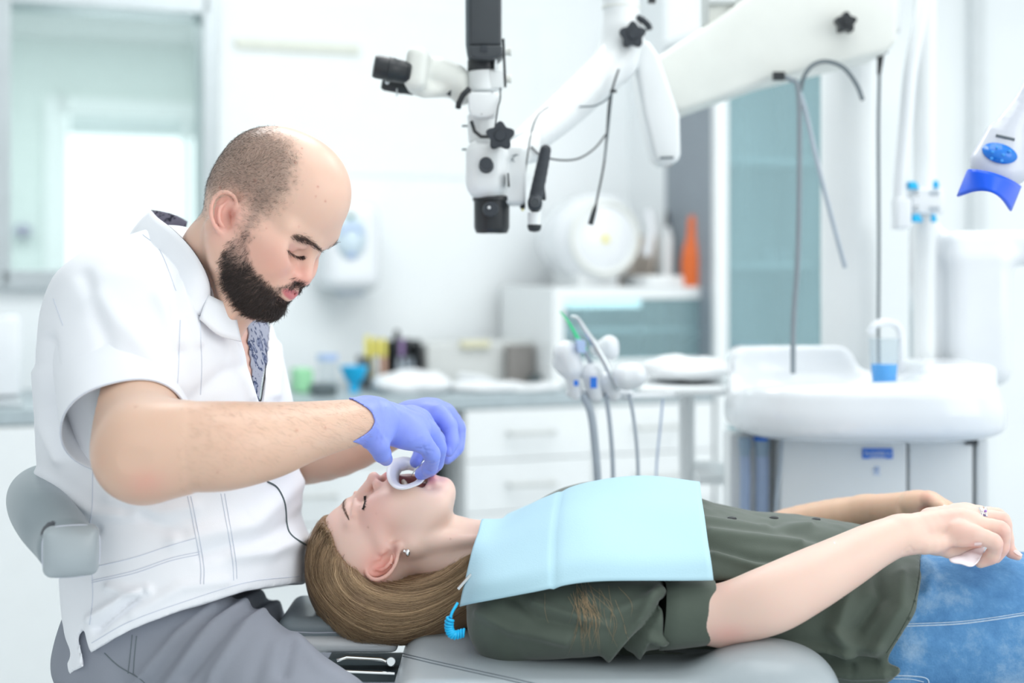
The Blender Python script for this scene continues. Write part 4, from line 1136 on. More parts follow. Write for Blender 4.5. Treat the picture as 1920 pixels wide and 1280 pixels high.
# far forearm and hand
S = Sculpt(P(1400, 1060, 2.15) - V(0, .24, 0), P(1810, 850, 2.15) + V(0, .05, 0.0), 0.0022)
S.chain([P(1380, 1030, 2.12), P(1470, 990, 2.09), P(1560, 968, 2.06), P(1630, 956, 2.035)], [pr(36, 2.12), pr(34, 2.09), pr(32, 2.06), pr(28, 2.035)], 0.01, n=12)
S.chain([P(1620, 956, 2.035), P(1670, 955, 2.01), P(1715, 950, 1.99), P(1740, 948, 1.98)], [pr(29, 2.035), pr(31, 2.01), pr(30, 1.99), pr(24, 1.98)], 0.008, n=10, flat=(V(0, 1, 0.2), 1.25))
fing(S, [(1712, 946, 1.975, 24), (1742, 936, 1.955, 15), (1764, 950, 1.93, 12), (1784, 964, 1.91, 9.5)])
fing(S, [(1712, 946, 1.995, 22), (1746, 936, 1.98, 14), (1774, 950, 1.96, 11.5), (1800, 966, 1.94, 9)])
fing(S, [(1712, 948, 2.01, 20), (1746, 938, 2.005, 13), (1778, 952, 1.99, 11), (1804, 970, 1.97, 9)])
fing(S, [(1700, 965, 1.985, 18), (1735, 968, 1.96, 13), (1760, 975, 1.94, 10)])
S.ell(P(1738, 957, 1.955), (0.010, 0.006, 0.006), None, 0.004, 'sub')
wfv, wff = S.mesh(1)
wq = skin(wfv, (0.74, 0.50, 0.36), ((1740, 930, 18, 12, 0.4, REDW), (1740, 955, 14, 10, 0.5, (0.60, 0.28, 0.22))))
vv, ff = joined([(whead[0], whead[1]), (wav, waf), (wfv, wff)])
me = fast_mesh('body', vv, ff); wbody = link('body', me, M_WOMSKIN, WOM); set_pig(me, np.vstack([whead[2], wp_, wq]))
def nail(c, nrm, ax, L, W, parent, name='fingernail'):
    nrm = unit(nrm); ax = unit(ax - nrm * (ax @ nrm)); sd = np.cross(nrm, ax)
    m = MB(); vs = []
    for i in range(6):
        for j in range(7):
            a = -1 + 2 * i / 5; b = -1 + 2 * j / 6
            ww = W * (0.8 + 0.2 * (1 - a * a)) * (1.0 if a < 0.6 else 0.85)
            vs.append(c + ax * a * L + sd * b * ww - nrm * (0.25 * W * b * b))
    m.add(vs, [(i * 7 + j, i * 7 + j + 1, i * 7 + j + 8, i * 7 + j + 7) for i in range(5) for j in range(6)])
    return m.build(name, mat('nail_varnish', (0.90, 0.70, 0.68), 0.2, noise=0.02, coat=0.6) if 'nail_varnish' not in MATS else MATS['nail_varnish'], parent)
ra = Ray(wav, waf); rf = Ray(wfv, wff)
for ry, x, y, ax, L, W in ((ra, 1834, 1020, (1, 0, 0.25), .0045, .0035), (ra, 1909, 1036, (0.6, -.1, -0.6), .0055, .0034), (rf, 1776, 951, (0.75, -.4, -0.5), .0060, .0036)):
    c = ry(x, y, 0.0006)
    if c is not None:
        n0 = ry.t.find_nearest(Vector(c))[1]
        nail(c, np.array(n0), np.asarray(ax, float), L, W, wbody)

# brows, lashes, earring
rw = Ray(whead[0], whead[1])
tuft(rw, spline([(649, 929, 0), (645, 938, 0), (645, 952, 0), (654, 973, 0)], 50), 5.5, 900, 0.0048, (0.15, 1.0), 0.00009, 'eyebrow', WOM, M_HAIRDARK, (0.14, 0.085, 0.06), 0.10, bias=(0.5, 0))
tuft(rw, spline([(683, 931, 0), (684, 942, 0), (679, 955, 0)], 40), 2.2, 300, 0.0042, (0.35, 0.1), 0.00020, 'eyelashes', WOM, M_LASH, None, 0.15)
e = rw(765, 1034, 0.002)
if e is not None:
    MB().sph(e + V(0, -.001, 0), (0.0035, 0.003, 0.005)).sph(e + V(-.0045, -.0005, .002), (0.002, .0018, .0025)).build('earring', M_SILVER, WOM)
# ------------------------------------------------------------------ her long hair
S = Sculpt(P(555, 1235, 1.9) - V(0.0, .12, 0.0), P(930, 940, 1.9) + V(0, .12, 0.0), 0.0024)
s = HWm.s; RH = HWm.R
S.ell(HWm(-4, 0, 66), np.array((105, 99, 97)) * s, RH, 0.01)
S.ell(HWm(-30, 0, 66), np.array((112, 101, 92)) * s, RH, 0.02)
S.ell(P(690, 1085, 1.9), (pr(113, 1.9), pr(104, 1.9), pr(112, 1.9)), None, 0.02)
S.chain([P(690, 1130, 1.86), P(770, 1140, 1.86), P(850, 1120, 1.87), P(915, 1090, 1.88)], [pr(72, 1.86), pr(66, 1.86), pr(62, 1.87), pr(52, 1.88)], 0.02, n=8)
HL = [(200, 120), (97, 92), (78, 82), (52, 84), (22, 76), (4, 66), (-14, 64), (-34, 54), (-56, 24), (-66, -10), (-72, -40), (-74, -84), (-70, -110), (-58, -150), (-60, -210), (-300, -200), (-300, 300), (200, 300)]
def hairline(X, Y, Z):
    v = np.stack(np.broadcast_arrays(X, Y, Z), -1).reshape(-1, 3)
    q = HWm.loc(v)
    return (poly_dist(q[:, 0], q[:, 2], HL) * s).reshape(np.broadcast_shapes(X.shape, Y.shape, Z.shape))
S.chain([P(845, 1085, 1.87), P(905, 1055, 1.88)], [pr(45, 1.87), pr(45, 1.88)], 0.02)
S.field(hairline, 0.006)
pv, pf = S.mesh(1)
hairm = fast_mesh('hair', pv, pf); hair = link('hair', hairm, M_HAIR, WOM)
nz = fbm(pv * V(1, 1, 1), 30, 4, 2)
set_pig(hairm, np.clip(np.array([0.27, 0.17, 0.10]) * (1 + 0.25 * nz)[:, None], 0, 1))
rh = Ray(pv, pf)
inner = [(668, 1032), (672, 1062), (700, 1092), (760, 1108), (820, 1095), (870, 1062), (905, 1015)]
mid1 = [(650, 1022), (630, 1070), (660, 1125), (740, 1150), (810, 1135), (870, 1100), (915, 1060)]
mid2 = [(628, 1000), (597, 1055), (620, 1125), (700, 1180), (790, 1178), (870, 1130), (920, 1085)]
outer = [(611, 970), (579, 1030), (590, 1110), (650, 1180), (740, 1206), (868, 1150)]
inner0 = [(664, 1038), (676, 1056), (700, 1082), (745, 1098), (800, 1090), (860, 1056), (898, 1005)]
fam = [spline([(a, b, 0) for a, b in g], 26)[:, :2] for g in (inner0, inner, mid1, mid2, outer)]
lines, cols = [], []
O = Vector((0, -D0, CAMH))
def surf(x, y):
    """hair surface behind the pixel; past its outline, the nearest point of it"""
    d = Vector(P(x, y, 1.0)) - O; d.normalize()
    hit = rh.t.ray_cast(O, d)
    if hit[0] is not None: return np.array(hit[0]), np.array(hit[1])
    hit = rh.t.find_nearest(Vector(P(x, y, 1.88)))
    return np.array(hit[0]), np.array(hit[1])
for k in range(4600):
    g = RNG.uniform(0, 3.999) if RNG.uniform() > 0.25 else RNG.uniform(2.6, 3.99)
    g = min(g, 3.999); i = int(g); u = g - i
    c = fam[i] * (1 - u) + fam[i + 1] * u
    a = RNG.uniform(0, 0.10) if RNG.uniform() < 0.7 else RNG.uniform(0, 0.6); b = RNG.uniform(0.85, 1.0)
    ts = np.linspace(a, b, 13) * 25
    p = np.stack([np.interp(ts, np.arange(26), c[:, 0]), np.interp(ts, np.arange(26), c[:, 1])], 1)
    w = RNG.normal(0, 1) * 5; p = p + np.stack([w * np.sin(np.linspace(0, 3, 13) + k), w * np.cos(np.linspace(0, 2.5, 13) + k * 0.7)], 1)
    lift = RNG.uniform(0.0, 0.0016) if RNG.uniform() < 0.95 else RNG.uniform(0.001, 0.006)
    L = []
    for x, y in p:
        h_, n_ = surf(x, y); L.append(h_ + n_ * lift)
    L = np.array(L); L = np.vstack([L[:1], 0.25 * L[:-2] + 0.5 * L[1:-1] + 0.25 * L[2:], L[-1:]])
    lines.append(L)
    tone = 0.5 + 0.5 * math.sin(g * 9 + 1.3) * 0.6 + RNG.normal(0, 0.22)
    cols.append(np.clip(np.array([0.26, 0.165, 0.095]) * (1 - tone) + np.array([0.74, 0.53, 0.32]) * tone, 0.02, 0.8))
for k in range(160):                                                # loose hairs at the nape, on the shirt and beside the head
    if k < 30:
        x0, y0 = RNG.uniform(720, 850), RNG.uniform(1050, 1090); x1, y1 = RNG.uniform(850, 892), y0 + RNG.uniform(-30, 10)
    else:
        x0, y0 = RNG.uniform(590, 640), RNG.uniform(1090, 1170); x1, y1 = x0 + RNG.uniform(60, 200), min(1215, y0 + RNG.uniform(40, 110))
    p = spline([(x0, y0, 0), ((x0 + x1) / 2 + RNG.normal(0, 10), max(y0, y1) + RNG.uniform(0, 12), 0), (x1, y1, 0)], 13)
    lines.append(np.array([surf(x, y)[0] + surf(x, y)[1] * 0.0015 for x, y, _ in p])); cols.append(np.array([0.40, 0.27, 0.15]) * RNG.uniform(0.6, 1.4))
strands('hair_strands', lines, RNG.uniform(0.00012, 0.00027, len(lines)), M_HAIR, hair, np.array(cols))
# ------------------------------------------------------------------ her shirt, jeans and the paper bib
SH = [(868, 1040, 1140, 1.90, .10), (900, 1008, 1190, 1.90, .15), (950, 988, 1222, 1.90, .185), (1050, 925, 1235, 1.90, .195), (1150, 905, 1235, 1.90, .195), (1240, 905, 1232, 1.90, .19), (1310, 937, 1232, 1.90, .185), (1400, 960, 1236, 1.89, .18),
      (1480, 968, 1250, 1.885, .175), (1560, 976, 1290, 1.88, .18), (1640, 992, 1320, 1.87, .19), (1700, 1010, 1330, 1.865, .195), (1760, 1030, 1340, 1.86, .20)]
def shirt_body(S, grow=0.0):
    t = [P(r[0], 0, 1.9)[0] for r in SH]
    S.loft('x', t, [r[3] - D0 for r in SH], [r[4] + grow for r in SH], [(P(0, r[1], 1.9)[2] + P(0, r[2], 1.9)[2]) / 2 for r in SH], [(P(0, r[1], 1.9)[2] - P(0, r[2], 1.9)[2]) / 2 + grow for r in SH], 2.3, 0.0, cap=0.04)
S = Sculpt(P(850, 1300, 2.15) - V(0.01, .55, 0.02), P(1775, 880, 2.15) + V(0, 0.02, 0.02), 0.0036)
shirt_body(S)
S.chain([P(945, 1165, 1.745), P(1010, 1165, 1.72), P(1120, 1160, 1.705), P(1230, 1152, 1.70)], [pr(64, 1.745), pr(70, 1.72), pr(66, 1.705), pr(62, 1.70)], 0.035, n=14)
S.chain([P(960, 1100, 2.05), P(1100, 1090, 2.10), P(1300, 1060, 2.13)], [pr(70, 2.05), pr(66, 2.1), pr(60, 2.13)], 0.03, n=10)
SKIRT = [(840, 860), (1700, 860), (1716, 1000), (1727, 1042), (1727, 1085), (1716, 1140), (1690, 1192), (1668, 1228), (1664, 1242), (1686, 1251), (1690, 1258), (1650, 1290), (1600, 1500), (840, 1500)]
pxcut(S, SKIRT)
pxcut(S, [(1243, 1088), (1420, 1085), (1420, 1230), (1243, 1222)], inside=False, dmax=1.76)
sv, sf = S.mesh(2)
sv = folds(sv, sf, [(a_, b_, 1.7 * c_) for a_, b_, c_ in [
    ([(1320, 975), (1420, 990), (1520, 985)], 7, 0.003), ([(1330, 1000), (1430, 1012), (1500, 1020)], 9, 0.004), ([(1325, 1020), (1420, 1045), (1480, 1055)], 10, -0.004), ([(1340, 1040), (1420, 1062), (1470, 1060)], 8, 0.003), ([(1450, 985), (1540, 1010), (1600, 1000)], 9, -0.003),
    ([(900, 1150), (960, 1180), (1060, 1200)], 10, 0.004), ([(960, 1120), (1010, 1160), (1090, 1180)], 10, -0.004), ([(1000, 1130), (1060, 1150), (1140, 1170)], 8, 0.003), ([(1140, 1225), (1190, 1170), (1235, 1110)], 9, 0.006), ([(1160, 1228), (1210, 1180), (1240, 1130)], 6, -0.006), ([(1195, 1225), (1215, 1190), (1240, 1200)], 7, 0.006), ([(1100, 1120), (1150, 1150), (1220, 1120)], 10, 0.003),
    ([(1640, 1060), (1650, 1120), (1610, 1180)], 12, -0.006), ([(1690, 1080), (1690, 1140), (1640, 1220)], 14, 0.005), ([(1590, 1110), (1570, 1180), (1590, 1230)], 16, 0.005), ([(1500, 1220), (1560, 1235), (1640, 1240)], 8, -0.006), ([(1480, 1210), (1540, 1215), (1600, 1225)], 6, 0.006), ([(1540, 1250), (1600, 1262), (1660, 1262)], 8, 0.006), ([(1560, 1180), (1600, 1210), (1650, 1215)], 10, 0.004), ([(1520, 1240), (1600, 1250)], 5, -0.005)]],
    near=0.7, noise=(0.0025, 26))
me = fast_mesh('shirt', sv, sf); shirt = link('shirt', me, M_OLIVE, WOM)
# turned-up sleeve cuff: a hollow band round the upper arm
m = MB(); ax_a, ax_b = P(1241, 1152, 1.70), P(1334, 1148, 1.692)
n = 44; rows = []
for k, (t, r) in enumerate([(0.0, 62), (0.01, 65), (0.3, 64.5), (0.7, 62.5), (0.985, 60.5), (1.0, 59), (0.99, 56.5), (0.7, 56)]):
    c = ax_a * (1 - t) + ax_b * t; a = np.arange(n) * 2 * PI / n
    rr = pr(r, 1.70) * (1 + 0.012 * np.sin(3 * a + 4 * t) + 0.01 * np.sin(7 * a))
    rows.append(c + np.stack([0.02 * np.sin(a) * 0.2, rr * np.cos(a) * 0.95, rr * np.sin(a)], 1))
m.add(np.vstack(rows), [(i * n + j, i * n + (j + 1) % n, (i + 1) * n + (j + 1) % n, (i + 1) * n + j) for i in range(7) for j in range(n)])
m.build('sleeve_cuff', M_OLIVE, shirt, auto=False)
rs = Ray(sv, sf)
for (bx_, by_) in ((1372, 970), (1451, 969), (1530, 972)):
    p = rs(bx_, by_ + 2, 0.0)
    if p is not None: MB().sph(p, (0.0065, 0.005, 0.0028), 12, 8).build('button', M_BLACK, shirt)
for pts in ([(1725, 1050), (1722, 1090), (1710, 1140), (1684, 1190), (1662, 1224)],):
    seam(rs, pts, 'seam', M_OLIVESEAM, shirt, 0.0004)
# jeans
S = clay(1600, 1005, 2620, 1400, 1.66, 2.2, 0.0048)
S.chain([P(1600, 1195, 1.825), P(1740, 1192, 1.82), P(1900, 1188, 1.815), P(2060, 1190, 1.81), P(2300, 1180, 1.80), P(2560, 1195, 1.80)], [pr(146, 1.825), pr(148, 1.82), pr(142, 1.815), pr(135, 1.81), pr(108, 1.80), pr(92, 1.80)], 0.03, n=20)
S.chain([P(1600, 1180, 2.0), P(1760, 1170, 2.01), P(2060, 1165, 2.02), P(2300, 1155, 2.03), P(2560, 1170, 2.03)], [pr(138, 2.0), pr(132, 2.01), pr(125, 2.02), pr(102, 2.03), pr(88, 2.03)], 0.03, n=20)
pxcut(S, [(1560, 900), (2580, 900), (2580, 1600), (1560, 1600)])
jv, jf = S.mesh(2)
jv = folds(jv, jf, [([(1735, 1048), (1750, 1075), (1740, 1110)], 8, 0.005), ([(1720, 1120), (1780, 1100), (1850, 1105)], 12, 0.003), ([(1700, 1165), (1800, 1160), (1920, 1146)], 4, -0.002), ([(1690, 1200), (1780, 1215), (1850, 1205)], 12, 0.003)], near=0.6, noise=(0.002, 20))
me = fast_mesh('jeans', jv, jf); jeans = link('jeans', me, M_DENIM, WOM)
rj = Ray(jv, jf)
for pts, r in (([(1690, 1170), (1790, 1166), (1860, 1158), (1925, 1148)], .0007), ([(1690, 1174), (1790, 1170), (1860, 1162), (1925, 1152)], .0009), ([(1670, 1266), (1710, 1267), (1738, 1272), (1742, 1290)], .0009), ([(1672, 1272), (1708, 1273), (1732, 1278)], .0007)):
    seam(rj, pts, 'seam', M_DENIMSEAM, jeans, r)
# bib
rows = [[(862, 1137, 1.725), (905, 1129, 1.695), (1000, 1108, 1.665), (1085, 1093, 1.66), (1200, 1089, 1.662), (1338, 1086, 1.668)],
        [(872, 1090, 1.735), (912, 1086, 1.70), (1000, 1062, 1.685), (1085, 1040, 1.685), (1200, 1038, 1.685), (1331, 1035, 1.69)],
        [(884, 1040, 1.76), (922, 1036, 1.74), (1002, 1010, 1.735), (1088, 985, 1.735), (1200, 980, 1.74), (1323, 985, 1.745)],
        [(896, 1000, 1.80), (935, 998, 1.79), (1008, 970, 1.79), (1092, 940, 1.79), (1200, 930, 1.79), (1316, 938, 1.80)],
        [(905, 974, 1.86), (952, 970, 1.86), (1015, 940, 1.86), (1100, 908, 1.86), (1200, 896, 1.86), (1312, 908, 1.87)],
        [(925, 986, 1.94), (952, 972, 1.96), (1020, 936, 1.95), (1105, 903, 1.95), (1200, 893, 1.95), (1310, 908, 1.96)],
        [(952, 963, 2.04), (990, 949, 2.05), (1040, 930, 2.06), (1110, 908, 2.06), (1200, 900, 2.06), (1308, 916, 2.06)]]
G0 = np.array([spline([Q(p) for p in r], 60) for r in rows]); GG = np.array([spline(G0[:, j], 48) for j in range(60)]).transpose(1, 0, 2)
xx = np.linspace(0, 1, 60)[None, :]; yy = np.linspace(0, 1, 48)[:, None]
crease = -0.006 * np.exp(-np.abs(xx - 0.497) / 0.007) + 0.0015 * np.sin(xx * 11 + yy * 5) + 0.0012 * np.sin(yy * 21)
GG = GG + crease[..., None] * V(0, -0.6, 0.8)
bf_ = [(i * 60 + j, i * 60 + j + 1, (i + 1) * 60 + j + 1, (i + 1) * 60 + j) for i in range(47) for j in range(59)]
bib = sheet('paper_bib', GG.reshape(-1, 3), bf_, 0.0012, M_BIB, None)
tag(bib, 'light blue paper bib spread over the chest of the patient', 'bib')
# the ribs embossed in the paper
for i in range(0): pass
# coiled cord and clip that hold the bib
t = np.linspace(0, 1, 260)
cp = spline([P(858, 1130, 1.70), P(846, 1152, 1.69), P(842, 1176, 1.69), P(850, 1190, 1.69), P(870, 1186, 1.70)], 260)
cr = np.where(t > 0.28, 0.0042, 0.0); cr = cr * sstep(0.28, 0.34, t)
tn = np.gradient(cp, axis=0); tn /= np.linalg.norm(tn, axis=1)[:, None]; u_ = np.cross(tn, V(0, 1, 0)); u_ /= np.linalg.norm(u_, axis=1)[:, None]
ang = t * 2 * PI * 17
cc = cp + cr[:, None] * (np.cos(ang)[:, None] * u_ + np.sin(ang)[:, None] * V(0, 1, 0))
cord = empty('bib_cord', P(850, 1190, 1.69), 'bright blue coiled cord at the nape holding the paper bib', 'cord')
MB().tube(cc, 0.0017, 7).build('coil', M_CYAN, cord)
MB().prism([(857, 1103), (882, 1075), (885, 1078), (861, 1106)], 1.728, 1.735).build('clip', M_STEEL, cord)

L = []                                                              # stray hairs lying on the sleeve
for k in range(46):
    x0 = RNG.normal(1092, 10) if k < 34 else RNG.uniform(1020, 1180); y0 = RNG.uniform(1092, 1130); x1 = x0 + RNG.normal(12, 16); y1 = RNG.uniform(1150, 1228)
    p = spline([(x0, y0, 0), ((x0 + x1) / 2 + RNG.normal(6, 10), (y0 + y1) / 2, 0), (x1, y1, 0)], 13); c = [rs(a, b, 0.0012) for a, b, _ in p]
    if all(q_ is not None for q_ in c): L.append(np.array(c))
if L: strands('stray_hairs', np.array(L), np.full(len(L), .00016), M_HAIR, hair, np.tile(np.array([0.55, 0.38, 0.22]), (len(L), 1)))
# ------------------------------------------------------------------ the patient's chair
CHAIR = empty('dental_chair', P(1200, 1330, 1.9), 'grey leather dental chair reclined flat under the patient', 'dental chair')
S = Sculpt(P(700, 1460, 2.25) - V(0, .72, 0.0), V(P(1600, 0, 2.25)[0], 0.4, P(0, 1150, 1.55)[2]), 0.005)
zt = P(0, 1233, 1.72)[2]
for i in range(1):
    x0, x1 = P(742, 0, 1.74)[0], P(1560, 0, 1.66)[0]
    S.box(((x0 + x1) / 2, 0.0, zt - 0.085), ((x1 - x0) / 2, 0.30, 0.085), 0.034, None, 0.0)
S.ell(P(1440, 1275, 1.66), (pr(110, 1.66), 0.07, pr(72, 1.66)), None, 0.05)
qv, qf = S.mesh(2)
o = link('backrest', fast_mesh('backrest', qv, qf), M_CHAIRLEATHER, CHAIR)
rq = Ray(qv, qf)
for k, (dx, dy) in enumerate(((0, 0), (4, 6))):
    seam(rq, [(745 + dx, 1222 + dy), (800 + dx, 1236 + dy), (880 + dx, 1254 + dy), (1000 + dx, 1281 + dy), (1020 + dx, 1290 + dy)], 'stitching', M_DARKTUBE, o, 0.0008)
S = Sculpt(P(520, 1240, 2.15) - V(0.02, .45, 0.0), V(P(800, 0, 2.15)[0], 0.28, P(0, 1120, 1.65)[2]), 0.004)
S.box(P(640, 1158, 1.93), (pr(106, 1.93), 0.075, pr(23, 1.93)), 0.015, None, 0.0)
v_, f_ = S.mesh(2); hr = link('headrest', fast_mesh('headrest', v_, f_), M_LEATHER, CHAIR)
rhr = Ray(v_, f_)
seam(rhr, [(548, 1184), (590, 1186), (640, 1185), (700, 1185)], 'stitching', M_SEAM, hr, 0.0008)
S = Sculpt(P(520, 1260, 2.15) - V(0.02, .5, 0.0), V(P(800, 0, 2.15)[0], 0.28, P(0, 1180, 1.65)[2]), 0.004)
S.box(P(652, 1180, 1.93), (pr(104, 1.93), 0.088, pr(14, 1.93)), 0.009, None, 0.0)
v_, f_ = S.mesh(2); link('headrest_shell', fast_mesh('headrest_shell', v_, f_), M_SHELL, CHAIR)
br = MB(); br.box(P(690, 1250, 1.88), (0.055, 0.05, 0.006)).box(P(690, 1262, 1.86), (0.06, 0.004, 0.004)).box(P(690, 1240, 1.84), (0.055, 0.004, 0.004))
br.build('headrest_bracket', M_PLINTH, CHAIR, bevel=0.001)
hb = MB(); hb.tube([P(632, 1238, 1.80), P(650, 1232, 1.80), P(715, 1236, 1.80), P(738, 1246, 1.79)], 0.0024, 8).tube([P(640, 1258, 1.79), P(740, 1262, 1.79)], 0.002, 8); hb.build('chrome_rail', M_SILVER, CHAIR)
MB().lathe(P(733, 1240, 1.76), P(733, 1240, 1.90), [(0, 0.002), (0, 0.005), (.05, .006), (1, .006), (1, .002)], 20).build('pivot', M_STEEL, CHAIR)
m = MB(); m.box((0.985, 0.0, 0.585), (0.52, 0.27, 0.055)); m.build('seat', M_CHAIRLEATHER, CHAIR, bevel=0.03)
m = MB(); m.box((0.95, 0.0, 0.50), (0.50, 0.20, 0.03)); m.build('seat_shell', M_SHELL, CHAIR, bevel=0.02)
# under-structure of the chair, mostly below the frame
MB().box((P(1150, 0, 1.9)[0], 0.02, 0.40), (0.10, 0.12, 0.15)).box((P(1150, 0, 1.9)[0], 0.02, 0.06), (0.32, 0.25, 0.06)).build('pedestal', M_PLASTIC, CHAIR, bevel=0.02)

# ------------------------------------------------------------------ the dentist's stool
STOOL = empty('stool', P(300, 1400, 1.9), 'grey leather stool with a curved, worn back bar behind the dentist', 'stool')
S = Sculpt(P(60, 1420, 2.2) - V(0.02, .55, 0.05), V(P(560, 0, 2.2)[0], 0.32, P(0, 1210, 1.62)[2]), 0.005)
S.ell(P(290, 1345, 1.9), (pr(225, 1.9), 0.22, pr(100, 1.9)), None, 0.02)
v_, f_ = S.mesh(1); se = link('seat', fast_mesh('seat', v_, f_), M_LEATHER, STOOL)
seam(Ray(v_, f_), [(84, 1268), (100, 1262), (122, 1265), (146, 1276)], 'seam', M_DARKTUBE, se, 0.0012, 30)
zs = P(0, 1440, 1.9)[2]; sx = P(290, 0, 1.9)[0]
MB().lathe((sx, 0, 0.06), (sx, 0, zs), [(0, .03), (1, .03)], 20).build('column', M_STEEL, STOOL)
for k in range(5):
    a = 2 * PI * k / 5 + 0.3
    MB().tube([(sx, 0, .10), (sx + .15 * math.cos(a), .15 * math.sin(a), .085), (sx + .28 * math.cos(a), .28 * math.sin(a), .06)], [.022, .02, .016], 8).sph((sx + .28 * math.cos(a), .28 * math.sin(a), .03), .029).build('leg', M_STEEL, STOOL)
S = Sculpt(P(0, 1100, 2.2) - V(0.05, .62, 0.0), V(P(260, 0, 1.6)[0], 0.36, P(0, 830, 1.55)[2]), 0.0034)
endn = unit(V(0.34, -0.93, -0.12)); ec = P(133, 1031, 1.625)
path = [(ec + endn * 0.02), P(117, 1010, 1.66), P(88, 975, 1.70), P(68, 946, 1.76), P(68, 926, 1.84), P(95, 912, 1.95), P(170, 900, 2.10)]
S.chain(path, [pr(52, 1.63), pr(55, 1.66), pr(56, 1.70), pr(52, 1.76), pr(49, 1.84), pr(44, 1.95), pr(38, 2.10)], 0.01, n=70)
X, Y, Z = S.grid()
_c = (((X - ec[0]) * endn[0] + (Y - ec[1]) * endn[1] + (Z - ec[2]) * endn[2])).astype(np.float32)
_h = np.maximum(0.012 - np.abs(S.d - _c), 0) / 0.012; S.d = np.maximum(S.d, _c) + _h * _h * 0.003
v_, f_ = S.mesh(8)
def bar_mat():
    """grey leatherette, flaked off to a dark backing along the end seam"""
    m = mat('worn_grey_leatherette', (0.30, 0.35, 0.38), 0.32, bump=0.12, bscale=500); nt = m.node_tree; b = nt.nodes['Principled BSDF']
    tc = nt.nodes.new('ShaderNodeTexCoord'); nz = nt.nodes.new('ShaderNodeTexNoise'); nz.inputs['Scale'].default_value = 85; nz.inputs['Detail'].default_value = 5
    a = nt.nodes.new('ShaderNodeAttribute'); a.attribute_name = 'wear'
    ad = nt.nodes.new('ShaderNodeMath'); ad.operation = 'MULTIPLY_ADD'; ad.inputs[1].default_value = 0.55
    nt.links.new(nz.outputs['Fac'], ad.inputs[0]); nt.links.new(a.outputs['Fac'], ad.inputs[2])
    r = nt.nodes.new('ShaderNodeValToRGB'); r.color_ramp.elements[0].position = 0.66; r.color_ramp.elements[0].color = (0.30, 0.35, 0.38, 1); r.color_ramp.elements[1].position = 0.69; r.color_ramp.elements[1].color = (0.05, 0.055, 0.07, 1)
    nt.links.new(ad.outputs[0], r.inputs[0]); nt.links.new(r.outputs[0], b.inputs['Base Color'])
    return m
M_BAR = bar_mat()
bar = link('back_bar', fast_mesh('back_bar', v_, f_), M_BAR, STOOL)
xs, ys = PX(v_); al = (v_ - ec) @ endn
wear = 1.5 * np.exp(-np.abs(al + 0.014) / 0.012) * (0.6 * np.exp(-(((xs - 92) / 16) ** 2 + ((ys - 1005) / 34) ** 2)) + 0.5 * np.exp(-(((xs - 86) / 10) ** 2 + ((ys - 1030) / 30) ** 2)) + 0.25 * np.exp(-(((xs - 120) / 30) ** 2 + ((ys - 985) / 10) ** 2)))
at = bar.data.attributes.new('wear', 'FLOAT', 'POINT'); at.data.foreach_set('value', wear.astype(np.float32))
# padded end cap
S = Sculpt(ec - 0.05, ec + 0.05, 0.0018)
u1 = unit(np.cross(endn, V(0, 0, 1))); u2 = np.cross(u1, endn)
S.box(ec + endn * 0.002, (0.0310, 0.0115, 0.0300), 0.0110, np.array([u1, endn, u2]), 0.0); S.ell(ec + endn * 0.010, (0.027, 0.014, 0.026), np.array([u1, endn, u2]), 0.008)
v_, f_ = S.mesh(2); link('end_cap', fast_mesh('end_cap', v_, f_), M_CHAIRLEATHER, bar)
a = np.linspace(0, 2 * PI, 41); sq = lambda q: np.sign(q) * np.abs(q) ** 0.55
MB().tube([ec + endn * 0.004 + u1 * 0.0313 * sq(math.cos(t)) + u2 * 0.0303 * sq(math.sin(t)) for t in a], 0.0009, 6).build('piping', M_SEAM, bar)
MB().box(P(122, 1070, 1.63), (0.0095, 0.004, 0.0045)).build('chrome_end', M_SILVER, STOOL, bevel=0.0012)
MB().tube([P(120, 1071, 1.64), P(84, 1030, 1.70), P(50, 990, 1.78), P(60, 960, 1.9)], 0.006, 8).build('steel_bar', M_STEEL, STOOL)
